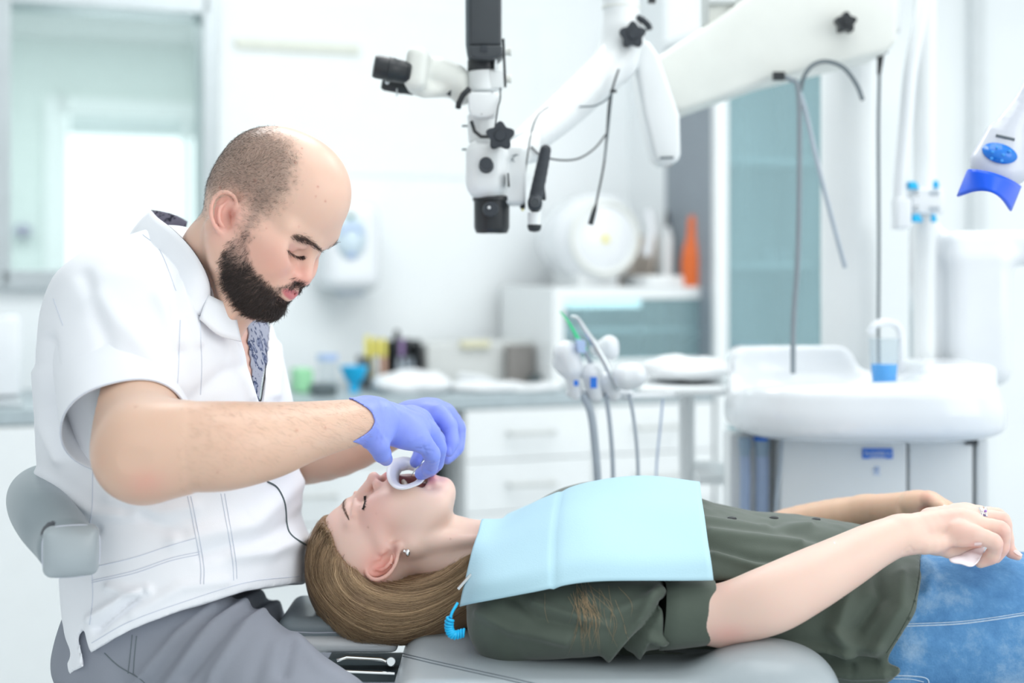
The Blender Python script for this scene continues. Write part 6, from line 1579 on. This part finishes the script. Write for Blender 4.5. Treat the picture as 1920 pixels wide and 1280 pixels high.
# small trolley with a crumpled cloth behind the holder
TR = empty('trolley', V(P(1290, 0, dT)[0], dT - D0, 0), 'white trolley table on a central leg behind the instrument holder', 'trolley')
MB().box(P(1285, 722, dT), (pr(95, dT), .16, pr(7, dT))).build('tray_top', M_WHITE, TR, bevel=.005)
ztr = P(0, 728, dT)[2]
MB().lathe((P(1288, 0, dT)[0], dT - D0, 0.05), (P(1288, 0, dT)[0], dT - D0, ztr), [(0, .01), (0, pr(15, dT)), (1, pr(15, dT)), (1, .01)], 20).build('column', M_WHITE, TR)
MB().box((P(1288, 0, dT)[0], dT - D0, 0.03), (.18, .16, .02)).build('foot', M_WHITE, TR, bevel=.006)
MB().box(P(1330, 885, dT), (pr(34, dT), .10, pr(9, dT))).build('lower_shelf', M_WHITE, TR, bevel=.003)
def crumple(name, c, half, seed, label, cat, material=M_PAPER, res=0.006):
    S = Sculpt(np.asarray(c) - np.array(half) * 1.3 - .02, np.asarray(c) + np.array(half) * 1.3 + .02, res)
    g = np.random.default_rng(seed)
    S.ell(c, np.array(half) * V(1, 1, .55), None, 0.0)
    for k in range(9):
        o = V(g.uniform(-.7, .7), g.uniform(-.6, .6), g.uniform(-.2, .35)) * half; S.ell(np.asarray(c) + o, np.array(half) * V(g.uniform(.25, .5), g.uniform(.3, .5), g.uniform(.35, .6)), None, min(half) * .3)
    zb_ = c[2] - half[2] * .5
    X, Y, Z = S.grid(); S.d = np.maximum(S.d, (zb_ - Z + 0 * X + 0 * Y).astype(np.float32))
    v, f = S.mesh(1); n_ = normals(v, f); v = v + n_ * (0.006 * fbm(v, 26, seed, 3))[:, None]; v[:, 2] = np.maximum(v[:, 2], zb_)
    o = link(name, fast_mesh(name, v, f), material); return tag(o, label, cat)
crumple('cloth', P(1282, 693, dT) + V(0, 0, 0.0), (pr(82, dT), .11, pr(36, dT)), 3, 'crumpled white cloth lying on the trolley beside the oven', 'cloth')
# whitening lamp, upper right
LAMP = empty('whitening_lamp', P(1870, 300, 2.05), 'white curing lamp head with blue button pad and blue shield', 'lamp')
S = clay(1780, 100, 1960, 400, 1.95, 2.15, 0.0022)
dL = 2.05
S.chain([P(1870, 318, dL), P(1882, 280, dL), P(1895, 240, dL), P(1922, 190, dL), P(1960, 110, dL)], [pr(44, dL), pr(40, dL), pr(30, dL), pr(20, dL), pr(18, dL)], .01, n=16, flat=(V(0, 1, 0), 1.1))
S.cap(P(1845, 300, dL), P(1865, 250, dL), pr(26, dL), pr(16, dL), .01); S.cap(P(1905, 320, dL), P(1905, 270, dL), pr(24, dL), pr(18, dL), .012)
pxcut(S, [(1700, 0), (1990, 0), (1990, 330), (1915, 356), (1898, 342), (1822, 318), (1700, 330)])
v_, f_ = S.mesh(2); lh = link('lamp_head', fast_mesh('lamp_head', v_, f_), mat('pale_lavender_shell', (0.62, 0.65, 0.72), 0.2, noise=0.01, coat=0.3), LAMP); rl = Ray(v_, f_)
def on(ray, px, py, lift=0.0005, d=2.0):
    p = ray(px, py, lift); return P(px, py, d) if p is None else p
vs = [on(rl, 1874, 288, .0012)]; 
for t in np.linspace(0, 2 * PI, 33)[:-1]: vs.append(on(rl, 1874 + 32 * math.cos(t), 288 + 18.5 * math.sin(t) + 6 * math.cos(t), .0012))
pad = raw('button_pad', vs, [(0, 1 + i, 1 + (i + 1) % 32) for i in range(32)], M_LOGO, lh); md = pad.modifiers.new('t', 'SOLIDIFY'); md.thickness = .0016; pad.data.materials.clear(); pad.data.materials.append(mat('sky_blue_pad', (0.01, 0.20, 0.72), 0.25, noise=0.02, coat=.3))
for x, y in ((1862, 286), (1881, 291), (1860, 298), (1878, 302), (1892, 284), (1870, 278)):
    MB().sph(on(rl, x, y, .0026), (.0028, .001, .0022), 10, 6).build('button', mat('light_blue_button', (0.05, 0.32, 0.80), 0.3, noise=0.02) if 'light_blue_button' not in MATS else MATS['light_blue_button'], lh)
MB().tube([on(rl, 1868, 254, .0005), on(rl, 1885, 258, .0005), on(rl, 1902, 262, .0005)], .0022, 8).build('dark_slot', M_DARKTUBE, lh)
m = MB(); n = 22; up_ = spline([(1816, 322, 0), (1824, 317, 0), (1860, 325, 0), (1896, 338, 0), (1912, 348, 0)], n)[:, :2]; lo_ = spline([(1797, 369, 0), (1830, 359, 0), (1856, 360, 0), (1876, 372, 0), (1893, 395, 0)], n)[:, :2]
g_ = []
for k in range(7):
    t = k / 6
    for j in range(n):
        x, y = up_[j] * (1 - t) + lo_[j] * t; u = j / (n - 1)
        g_.append(P(x, y, 1.985 - 0.03 * math.sin(PI * u) + 0.035 * (2 * u - 1) ** 2 - .01 * t))
MB().tube(spline([P(1955, 120, 2.05), P(1990, 60, 2.08), P(2060, -60, 2.15), P(2100, -200, 2.25), P(2100, -700, 2.25)], 24), .012, 12).build('lamp_arm', MATS['pale_lavender_shell'], LAMP)
sh = raw('shield', g_, [(k * n + j, k * n + j + 1, (k + 1) * n + j + 1, (k + 1) * n + j) for k in range(6) for j in range(n - 1)], M_BLUE, LAMP); md = sh.modifiers.new('t', 'SOLIDIFY'); md.thickness = .003
# ------------------------------------------------------------------ worktop, drawers and what stands there
ZC = wz(741, 3.75)                                                   # height of the worktop
ZC = CAMH - 0.325
def wpx(px, h): return wt(px, h)[0]
tA, tB = wpx(-200, 0), wpx(1338, 0.0)
ct = MB(); wbox(ct, tA, tB, 0, HW - .003, ZC - 0.038, ZC); tag(ct.build('worktop', M_COUNTER, smooth=False, bevel=0.003), 'long grey worktop along the back wall above the white drawers', 'worktop')
def cabinet(t0, t1, label, fronts, left=False):
    e = empty('base_cabinet', wp((t0 + t1) / 2, .3, 0), label, 'cabinet')
    m = MB(); wbox(m, t0, t1, .02, HW - .005, .08, ZC - .04); m.build('carcass', M_WHITE, e, smooth=False)
    m = MB(); wbox(m, t0, t1, .06, HW - .01, 0, .078); m.build('plinth', M_PLINTH, e, smooth=False)
    for z0_, z1_ in fronts:
        m = MB(); wbox(m, t0 + .002, t1 - .002, -.0, .018, z0_, z1_); dr = m.build('drawer', M_WHITE, e, smooth=False, bevel=.002)
        if left: continue
        w_ = (t1 - t0) * .34; zc_ = (z0_ + z1_) / 2 + .005; tm_ = (t0 + t1) / 2
        m = MB(); m.tube([wp(tm_ - w_ / 2, 0, zc_), wp(tm_ - w_ / 2, -.028, zc_), wp(tm_ + w_ / 2, -.028, zc_), wp(tm_ + w_ / 2, 0, zc_)], .006, 8); m.build('handle', M_GREYBOX, dr)
    return e
fr_ = [(ZC - .175, ZC - .042), (ZC - .315, ZC - .178), (ZC - .455, ZC - .318), (.09, ZC - .458)]
t870 = wpx(872, 0.0); t810 = wpx(800, 0.0)
wd = (tB - t870) / 2
cabinet(t870, t870 + wd, 'white drawer cabinet right of the dark knee space under the worktop', fr_)
cabinet(t870 + wd, tB, 'white drawer cabinet half hidden by the instrument hoses', fr_)
cabinet(tA, wpx(250, 0), 'plain white cupboard at the far left behind the dentist', [(.09, ZC - .042)], True)
cabinet(wpx(252, 0), t810, 'white drawer cabinet behind the dentist and the gloved hands', fr_)
m = MB(); wbox(m, t810 + .002, t870 - .002, .18, HW - .01, 0, ZC - .04); tag(m.build('knee_space_block', mat('knee_space_shade', (0.035, 0.045, 0.05), 0.6, noise=0.05), smooth=False), 'dark block standing for shade in the knee space between the white drawers', 'filler')  # dark block painted in for the shade of the knee gap
def spot(px, h): t, d = wt(px, h); return t, d
def blk(mb, px0, px1, h0, h1, z0, z1): return wbox(mb, wpx(px0, h0), wpx(px1, h0), h0, h1, z0, z1)
def zat(py, px, h): return wz(py, wt(px, h)[1])
# glass-fronted oven
OV = empty('oven', wp((wpx(1037, .12) + wpx(1338, .12)) / 2, .3, ZC), 'white glass fronted steriliser oven on the right end of the worktop', 'oven')
a0, a1 = wpx(1037, .12), wpx(1330, .12); zo = zat(538, 1190, .12); zi0, zi1 = zat(672, 1190, .12), zat(560, 1190, .12)
m = MB(); wbox(m, a0, a1, .12, .56, zo - .035, zo); wbox(m, a0, a1, .12, .56, ZC + .005, zi0); wbox(m, a0, a0 + .035, .12, .56, zi0, zo - .03); wbox(m, a1 - .028, a1, .12, .56, zi0, zo - .03); wbox(m, a0, a1, .54, .56, ZC, zo)
m.build('casing', M_PLASTIC, OV, smooth=False, bevel=.004)
m = MB(); wbox(m, a0 + .002, a0 + .003, .14, .54, ZC + .02, zo - .05); m.build('side_panel', M_WHITE, OV, smooth=False)
m = MB(); wbox(m, a0 + .035, a1 - .028, .14, .54, zi0, zi0 + .004); m.build('floor_plate', M_STEEL, OV, smooth=False)
m = MB(); wbox(m, a0 + .035, a1 - .028, .16, .50, (zi0 + zi1) / 2 - .012, (zi0 + zi1) / 2 - .002); m.build('shelf', M_WHITE, OV, smooth=False)
m = MB(); wbox(m, a0 + .05, (a0 + a1) / 2 + .03, .13, .16, zo - .058, zo - .037); m.build('light_strip', M_LIT, OV, smooth=False)
m = MB(); wbox(m, a0 + .035, a1 - .028, .50, .535, zi0, zo - .036); m.build('inner_back', mat('dark_teal_lining', (0.12, 0.22, 0.25), 0.4, noise=0.05), OV, smooth=False)
m = MB(); wbox(m, a0 + .03, a1 - .024, .122, .127, zi0, zo - .034); m.build('door_pane', M_TEALGLASS, OV, smooth=False)
# round white machine on top of the oven
RM = empty('round_steriliser', wp(wpx(1120, .3), .3, zo), 'round white drum shaped machine with a yellow warning sticker on the oven', 'machine')
c1 = wp(wpx(1134, .22), .22, zat(446, 1122, .22)); dpt = wt(1122, .22)[1]
m = MB(); m.lathe(c1, c1 + WN * .26, [(0, .01), (0, pr(62, dpt)), (.05, pr(72, dpt)), (.14, pr(76, dpt)), (.18, pr(84, dpt)), (.6, pr(84, dpt)), (1, pr(70, dpt)), (1, .01)], 48); m.build('drum', M_SHELL, RM)
m = MB(); a = np.linspace(0, 2 * PI, 49); m.tube([c1 - WN * .002 + WE * pr(66, dpt) * math.cos(t) + V(0, 0, 1) * pr(66, dpt) * math.sin(t) for t in a], pr(5, dpt), 8, cap=False); m.build('door_rim', M_CREAM, RM)
m = MB(); blk(m, 1085, 1160, .25, .45, zo, zo + .06); m.build('foot', M_PLASTIC, RM, bevel=.006)
m = MB(); p = [c1 - WN * .004 + WE * x + V(0, 0, z) for x, z in ((-.016, -.012), (.016, -.012), (0, .017))]; m.add(p + [q - WN * .002 for q in p], [(0, 1, 2), (5, 4, 3), (0, 3, 4, 1), (1, 4, 5, 2), (2, 5, 3, 0)]); m.build('warning_sticker', M_YELLOW, RM, smooth=False)
m = MB(); m.tube([wp(wpx(1195, .3), .24, zo + .09), wp(wpx(1205, .3), .24, zo + .17), wp(wpx(1197, .3), .24, zo + .23)], .014, 10); m.build('handle', M_SHELL, RM)
# other things on the oven
def bottle(name, px, h, z, hgt, r, material, capm, label, cat, tilt=0):
    c = wp(wpx(px, h), h, z); e = empty(name, c, label, cat)
    MB().lathe(c, c + V(0, 0, hgt), [(0, r * .9), (0.02, r), (.62, r), (.74, r * .45), (.80, r * .36), (.80, .002)], 24).build('body', material, e)
    MB().lathe(c + V(0, 0, hgt * .79), c + V(0, 0, hgt), [(0, r * .42), (.5, r * .42), (.9, r * .3), (1, .002)], 18).build('cap', capm, e); return e
bottle('spray_bottle', 1252, .26, zo, zat(395, 1252, .26) - zo, .018, M_PLASTIC, M_SOFTBLACK, 'white bottle with a dark cap standing on the oven', 'bottle')
t_, d_ = wt(1301, .165); z_ = zo
m = MB(); m.lathe(wp(t_, .165, z_), wp(t_, .165, zat(404, 1301, .165)), [(0, .01), (0, .036), (.35, .038), (.55, .032), (.68, .021), (.95, .017), (1, .012), (1, .002)], 28)
tag(m.build('orange_bottle', M_ORANGE), 'orange tapered bottle on the oven against the grey cabinet side', 'bottle')
m = MB(); blk(m, 1215, 1300, .16, .34, zo, zo + .032); tag(m.build('white_tray', M_PLASTIC, bevel=.008), 'low white box lying on the oven below the white bottle', 'box')
for k, (p0, p1, lab) in enumerate(((1160, 1192, 'beige folder leaning behind the round machine, further left'), (1196, 1222, 'narrow beige folder leaning beside the white bottle'))):
    m = MB(); q = [wp(wpx(p0, .40), .40, zo), wp(wpx(p1, .40), .40, zo), wp(wpx(p1 + 22, .40), .40, zo + .155), wp(wpx(p0 + 22, .40), .40, zo + .155)]
    m.add(q + [a + WN * .03 for a in q], [(0, 1, 2, 3), (7, 6, 5, 4), (0, 4, 5, 1), (1, 5, 6, 2), (2, 6, 7, 3), (3, 7, 4, 0)]); tag(m.build('folder', M_BEIGE, smooth=False), lab, 'folder', 'folders leaning on the oven')
# tall glazed cabinet
HC = 0.34
TC = empty('display_cabinet', wp(wpx(1440, .06), .3, 0), 'tall white cabinet with teal glass doors and grey sides', 'cabinet')
c0, c1_ = wpx(1337, .04), wpx(1560, .04); ztop = 1.88
m = MB(); wbox(m, c0, c0 + .012, .05, HC, .06, ztop); m.build('side_panel', M_GREYPANEL, TC, smooth=False)
m = MB(); wbox(m, c1_ - .02, c1_, .05, HC, .06, ztop); wbox(m, c0 + .012, c1_ - .02, HC - .02, HC, .06, ztop); wbox(m, c0, c1_, .05, HC, ztop, ztop + .02); wbox(m, c0, c1_, .05, HC, .03, .06); m.build('carcass', M_WHITE, TC, smooth=False)
for k, py in enumerate((300, 497, 668)):
    z_ = zat(py, 1450, .06); m = MB(); wbox(m, c0 + .013, c1_ - .021, .08, HC - .02, z_ - .008, z_ + .008); m.build('shelf', M_WHITE, TC, smooth=False)
m = MB(); dw = .038
wbox(m, c0, c0 + dw, .02, .048, .07, ztop); wbox(m, c1_ - dw, c1_, .02, .048, .07, ztop); wbox(m, c0 + dw, c1_ - dw, .02, .048, ztop - dw, ztop); wbox(m, c0 + dw, c1_ - dw, .02, .048, .07, .07 + dw); dr_ = m.build('door', M_WHITE, TC, smooth=False, bevel=.002)
m = MB(); wbox(m, c0 + dw, c1_ - dw, .03, .036, .07 + dw, ztop - dw); m.build('pane', M_TEALGLASS, dr_, smooth=False)
m = MB(); wbox(m, wpx(1368, .2), wpx(1425, .2), .15, .3, zat(668, 1400, .3) + .009, zat(640, 1400, .3)); tag(m.build('blue_box', M_PALEBLUE, smooth=False, bevel=.004), 'pale blue box on the lowest visible shelf of the glass cabinet', 'box')
for k, px_ in enumerate((1440, 1470, 1500, 1520)):
    z_ = zat(497, 1450, .06) + .009; c = wp(wpx(px_, .2), .2, z_)
    tag(MB().lathe(c, c + V(0, 0, .045), [(0, .016), (.1, .018), (.7, .018), (.8, .01), (1, .01), (1, .001)], 16).build('glass_jar', M_CREAM if k == 2 else M_SHELL), ('small pale jar on the middle cabinet shelf, first from its left end', 'small pale jar on the middle cabinet shelf, second from its left end', 'small cream jar on the middle cabinet shelf', 'small pale jar on the middle cabinet shelf beside the right frame')[k], 'jar', 'jars in the glass cabinet')
m = MB(); wbox(m, c0, c1_, HC + .002, HW, 0, 2.7); structure(m.build('trim_4', M_WALL, smooth=False))
# low grey appliance with a cream handle
AP = empty('sealing_machine', wp(wpx(890, .3), .3, ZC), 'low warm grey casing with a cream handle standing left of the oven', 'machine')
m = MB(); blk(m, 800, 1000, .28, .52, ZC + .004, zat(642, 890, .28)); m.build('casing', M_GREYBOX, AP, smooth=False, bevel=.01)
m = MB(); blk(m, 866, 920, .262, .29, zat(652, 890, .27), zat(638, 890, .27)); m.build('handle', mat('cream_handle', (0.66, 0.64, 0.46), 0.5, noise=0.03), AP, bevel=.004)
m = MB(); blk(m, 952, 1002, .24, .27, ZC + .004, zat(646, 970, .26)); m.build('dark_end', mat('brown_grey_plate', (0.22, 0.21, 0.20), 0.5, noise=0.05), AP, smooth=False, bevel=.004)
m = MB(); blk(m, 1000, 1038, .2, .5, ZC + .002, ZC + .03); tag(m.build('black_pad', M_PLINTH, smooth=False, bevel=.003), 'black pad on the worktop under the left side of the oven', 'pad')
# pen rack
PR = empty('pen_rack', wp(wpx(742, .32), .32, ZC), 'black pen rack on the worktop right of the cyan beaker', 'rack')
m = MB(); blk(m, 690, 790, .27, .40, ZC + .002, ZC + .022); blk(m, 690, 790, .385, .40, ZC, zat(640, 740, .3)); blk(m, 784, 790, .27, .40, ZC, zat(645, 740, .3)); blk(m, 690, 694, .27, .40, ZC, zat(668, 740, .3)); blk(m, 742, 790, .33, .40, zat(655, 740, .3), zat(643, 740, .3)); m.build('body', M_BLACK, PR, smooth=False, bevel=.003)
for k, (px_, top_, mm, lab) in enumerate(((689, 628, M_YELLOW, 'yellow capped pen at the left end of the black rack'), (704, 632, M_YELLOW, 'yellow capped pen, second in the black rack'), (719, 634, M_YELLOW, 'yellow capped pen, third in the black rack'), (744, 618, M_BLACK, 'tall black pen in the middle of the rack'), (752, 634, mat('violet_pen', (0.30, 0.20, 0.40), 0.4, noise=0.03), 'short violet pen beside the tall black one'), (764, 634, M_BLACK, 'short black pen towards the right of the rack'))):
    c = wp(wpx(px_, .31), .31, ZC + .024); e = empty('pen', c, lab, 'pen', 'pens in the black rack'); hh = zat(top_, px_, .31) - ZC - .024
    MB().lathe(c, c + V(0, 0, hh * .55), [(0, .004), (0, .009), (1, .009), (1, .002)], 12).build('barrel', (M_YELLOW, M_PLASTIC, M_PINKPEN, M_BLACK, M_BLACK, M_GRAPHITE)[k], e)
    MB().lathe(c + V(0, 0, hh * .56), c + V(0, 0, hh), [(0, .002), (0, .0095), (.8, .009), (1, .006), (1, .001)], 12).build('cap', mm, e)
for k, px_ in enumerate((748, 760, 772)):
    c = wp(wpx(px_, .30), .30, ZC + .024); tag(MB().lathe(c, c + V(0, 0, .06), [(0, .006), (.05, .008), (.7, .008), (.75, .005), (1, .005), (1, .001)], 14).build('vial', M_GREYTUBE), ('grey vial in the black rack, nearest the pens', 'grey vial in the middle of the three in the rack', 'grey vial at the right end of the rack')[k], 'vial', 'vials in the black rack')
# cyan beaker, clear jar, green packet
c = wp(wpx(664, .20), .20, ZC); dC = wt(664, .2)[1]; hC = zat(686, 664, .2) - ZC
m = MB(); m.lathe(c, c + V(0, 0, hC), [(0, .002), (0, .014), (.25, .014), (.3, .012), (.5, .026), (1, .040), (1, .037), (.6, .024), (.55, .002)], 28); tag(m.build('beaker', M_CYAN), 'bright cyan mixing beaker on the worktop beside the crumpled paper', 'beaker')
JR = empty('jar', wp(wpx(614, .3), .3, ZC), 'clear jar with a pale blue lid left of the cyan beaker', 'jar'); c = wp(wpx(614, .3), .3, ZC); hJ = zat(676, 614, .3) - ZC
MB().lathe(c, c + V(0, 0, hJ), [(0, .002), (0, .028), (.9, .028), (1, .024), (1, .002)], 24).build('body', M_CUPGLASS, JR); MB().lathe(c + V(0, 0, hJ), c + V(0, 0, hJ + .018), [(0, .002), (0, .029), (1, .029), (1, .002)], 24).build('lid', M_PALEBLUE, JR)
m = MB(); blk(m, 556, 588, .22, .30, ZC + .001, zat(690, 570, .25)); tag(m.build('green_packet', mat('pale_green_packet', (0.35, 0.72, 0.42), 0.5, noise=0.05), smooth=False, bevel=.006), 'pale green packet on the worktop just past the dentist chest', 'packet')
m = MB(); blk(m, 592, 632, .08, .16, ZC + .001, ZC + .030); tag(m.build('dark_tray', M_PLINTH, smooth=False, bevel=.003), 'small dark tray in front of the clear jar', 'tray')
crumple('crumpled_paper', wp(wpx(775, .14), .14, ZC + .022), (.105, .10, .050), 5, 'heap of crumpled white paper on the worktop above the gloves', 'paper')
crumple('paper_tissue', wp(wpx(900, .16), .16, ZC + .009), (.09, .10, .022), 8, 'flat crumpled white tissue in front of the grey casing', 'tissue')
crumple('paper_tissue', wp(wpx(990, .12), .12, ZC + .006), (.10, .09, .014), 9, 'thin white tissue sheet on the worktop before the oven', 'tissue')
m = MB(); m.tube([wp(wpx(862, .2), .2, ZC + .035), wp(wpx(905, .14), .14, ZC + .03), wp(wpx(935, .1), .1, ZC + .012)], .010, 10); tag(m.build('white_handpiece', M_SHELL), 'slim white handpiece lying across the tissue on the worktop', 'handpiece')
# soap dispenser on the wall
SD = empty('soap_dispenser', wp(wpx(654, .55), .55, zat(550, 654, .55)), 'white wall dispenser with a pale blue oval emblem behind the dentist face', 'dispenser')
zt0, zt1 = zat(548, 654, .52), zat(380, 654, .52)
S = Sculpt(wp(wpx(654, .52), .52, (zt0 + zt1) / 2) - V(.15, .15, .2), wp(wpx(654, .52), .52, (zt0 + zt1) / 2) + V(.15, .15, .2), .005)
S.box(wp(wpx(652, .53), .53, (zt0 + zt1) / 2), (.088, .075, (zt1 - zt0) / 2), .045, WAX, 0.0); v_, f_ = S.mesh(1); sd = link('casing', fast_mesh('casing', v_, f_), M_SHELL, SD); rd = Ray(v_, f_)
def ovalp(name, cx_, cy_, rx_, ry_, material, lift, a0_=0, a1_=2 * PI):
    vs = [on(rd, cx_, cy_, lift, 4.1)] + [on(rd, cx_ + rx_ * math.cos(t), cy_ + ry_ * math.sin(t), lift, 4.1) for t in np.linspace(a0_, a1_, 33)[:-1]]
    o = raw(name, vs, [(0, 1 + i, 1 + (i + 1) % 32) for i in range(32)], material, sd); md = o.modifiers.new('t', 'SOLIDIFY'); md.thickness = .001; return o
ovalp('oval_plate', 658, 445, 29, 42, mat('pale_blue_plate', (0.66, 0.78, 0.86), 0.4, noise=0.02), .001)
em = MB(); em.tube([on(rd, 658 + 19 * math.cos(t), 442 - 18 * math.sin(t), .003, 4.1) for t in np.linspace(.2, PI - .2, 20)], .006, 8); em.sph(on(rd, 658, 479, .003, 4.1), (.014, .006, .008)); em.build('emblem', M_PALEBLUE, sd)
MB().sph(on(rd, 657, 406, .002, 4.1), (.012, .006, .008)).build('sight_glass', mat('dark_green_plastic', (0.03, 0.20, 0.17), 0.3, noise=0.03), sd)
m = MB(); wbox(m, wpx(632, .5), wpx(680, .5), .48, .54, zt0 - .010, zt0 + .004); m.build('outlet', M_GREYTUBE, SD, bevel=.003)
# far left: towel box and tray
m = MB(); blk(m, -40, 40, .2, .42, ZC + .014, zat(592, 20, .2)); tag(m.build('towel_box', M_SHELL, bevel=.012), 'white upright box on the worktop behind the dentist back', 'box')
m = MB(); blk(m, -60, 42, .06, .5, ZC + .001, ZC + .012); tag(m.build('steel_tray', M_STEEL, bevel=.002), 'flat steel tray under the white upright box', 'tray')
# the cup on the dental unit
CUP = empty('cup', P(1658, 719, 2.40), 'clear plastic cup with bright blue rinse on the rim of the bowl', 'cup')
zc0, zc1 = P(0, 719, 2.40)[2], P(0, 634, 2.40)[2]; xc = P(1658, 0, 2.40)[0]
H_ = zc1 - zc0
MB().lathe((xc, .50, zc0), (xc, .50, zc1), [(0, .001), (0, pr(23, 2.4)), (1, pr(29, 2.4)), (1, pr(28, 2.4)), (.03, pr(22, 2.4)), (.03, .001)], 32).build('glass', M_CUPGLASS, CUP)
MB().lathe((xc, .50, zc0 + .003), (xc, .50, zc0 + H_ * .43), [(0, .001), (0, pr(21.6, 2.4)), (1, pr(24.4, 2.4)), (1, .001)], 32).build('rinse', mat('blue_rinse', (0.0, 0.42, 1.0), 0.15, noise=0.02), CUP)
# ------------------------------------------------------------------ things in the patient's mouth and hand
RT = empty('lip_retractor', P(757, 893, 1.88), 'frosted white ring shaped lip retractor in the mouth of the patient', 'retractor')
lp = [(742, 870, 1.925), (734, 884, 1.90), (734, 903, 1.875), (743, 917, 1.85), (758, 922, 1.842), (777, 918, 1.846), (794, 909, 1.858), (800, 894, 1.89), (790, 876, 1.93), (766, 866, 1.945)]
lp = spline([Q(p) for p in lp + lp[:1]], 80)[:-1]; ce_ = lp.mean(0); n = len(lp); vs = []
axr = unit(HWm.f * 0.75 - V(0, .65, 0))
for (sc_, of) in ((1.10, .010), (1.04, .0118), (.84, .0105), (.66, .0065), (.58, -.004), (.61, -.004), (.70, .0035), (.86, .0075), (1.03, .0088), (1.09, .0085)):
    vs.append(ce_ + (lp - ce_) * sc_ + axr * of)
raw('flange', np.vstack(vs), [(i * n + j, i * n + (j + 1) % n, ((i + 1) % 10) * n + (j + 1) % n, ((i + 1) % 10) * n + j) for i in range(10) for j in range(n)], M_RETR, RT)
for k in range(7):
    a = PI * (0.1 + 0.8 * k / 6); p = HWm(84 - 6 * math.sin(a), -21 * math.cos(a), -66 - 2 * math.sin(a) * 2)
    MB().sph(p, (.0042, .0038, .0046), 12, 8).build('tooth', M_TOOTH, wbody)
for k in range(6):
    a = PI * (0.12 + 0.76 * k / 5); p = HWm(60, -19 * math.cos(a), -104 + 4 * math.sin(a)); MB().sph(p, (.0036, .0034, .0042), 12, 8).build('tooth', M_TOOTH, wbody)
MB().sph(HWm(56, 0, -92), (.014, .012, .012), 20, 12).build('tongue', M_TONGUE, wbody)
MI = empty('dental_probe', P(790, 868, 1.90), 'thin steel dental probe pinched between the gloved fingers over the mouth', 'probe')
MB().tube([P(812, 846, 1.915), P(792, 866, 1.90), P(784, 874, 1.897)], .0022, 10).build('handle', M_STEEL, MI); MB().tube([P(784, 874, 1.897), P(776, 884, 1.895), P(770, 893, 1.897)], [.0014, .0008, .0004], 8).build('tip', M_STEEL, MI)
# tissue, ring, bracelet
g_ = [[(1779, 1047, 1.715), (1800, 1040, 1.72), (1822, 1030, 1.73), (1846, 1024, 1.74)], [(1783, 1052, 1.69), (1803, 1050, 1.70), (1824, 1042, 1.715), (1845, 1034, 1.73)], [(1800, 1056, 1.68), (1812, 1057, 1.685), (1826, 1055, 1.695), (1838, 1046, 1.71)], [(1814, 1061, 1.675), (1818, 1062, 1.678), (1824, 1061, 1.68), (1832, 1055, 1.69)]]
A = np.array([spline([Q(p) for p in r], 14) for r in g_]); A = np.array([spline(A[:, j], 12) for j in range(14)]).transpose(1, 0, 2)
ts_ = sheet('tissue', A.reshape(-1, 3) + 0.0015 * fbm(A.reshape(-1, 3), 120, 3)[:, None] * V(0, -1, 1), [(i * 14 + j, i * 14 + j + 1, (i + 1) * 14 + j + 1, (i + 1) * 14 + j) for i in range(11) for j in range(13)], .0012, mat('pinkish_tissue', (0.86, 0.78, 0.82), 0.8, noise=0.02), None)
tag(ts_, 'small pinkish white tissue pinched in the near hand of the patient', 'tissue')
def loop(c, ax, r1, r2, tr, name, material, label, cat, n=48):
    ax = unit(ax); u = unit(np.cross(ax, V(0, 1, 0))); w = np.cross(ax, u)
    return tag(MB().tube([c + u * r1 * math.cos(t) + w * r2 * math.sin(t) for t in np.linspace(0, 2 * PI, n)], tr, 8, cap=False).build(name, material), label, cat)
axb = unit(P(1640, 1022, 1.705) - P(1510, 1092, 1.675))
loop(P(1568, 1066, 1.688), axb + V(0.1, -.35, -0.25), pr(55, 1.69), pr(53, 1.69), .0016, 'bracelet', M_SILVER, 'thin silver bracelet round the near forearm of the patient', 'bracelet')
RG = empty('ring', P(1843, 958, 1.77), 'silver ring with a small violet stone on the near hand', 'ring')
MB().tube([P(1844, 966, 1.775) + V(0, 1, 0) * .009 * math.cos(t) + V(.2, 0, 1) * .0105 * math.sin(t) for t in np.linspace(0, 2 * PI, 40)], .0014, 8, cap=False).build('band', M_SILVER, RG)
m = MB()
for k in range(5): m.tube([P(1836 + k * 3.2, 951 + k * 0.8, 1.765), P(1840 + k * 2.6, 966 + k * .4, 1.757)], .0008, 6)
m.build('ridges', M_SILVER, RG); MB().sph(P(1848, 958, 1.756), .0018, 10, 8).build('stone', mat('violet_stone', (0.35, 0.2, 0.6), 0.1, noise=0.02), RG)
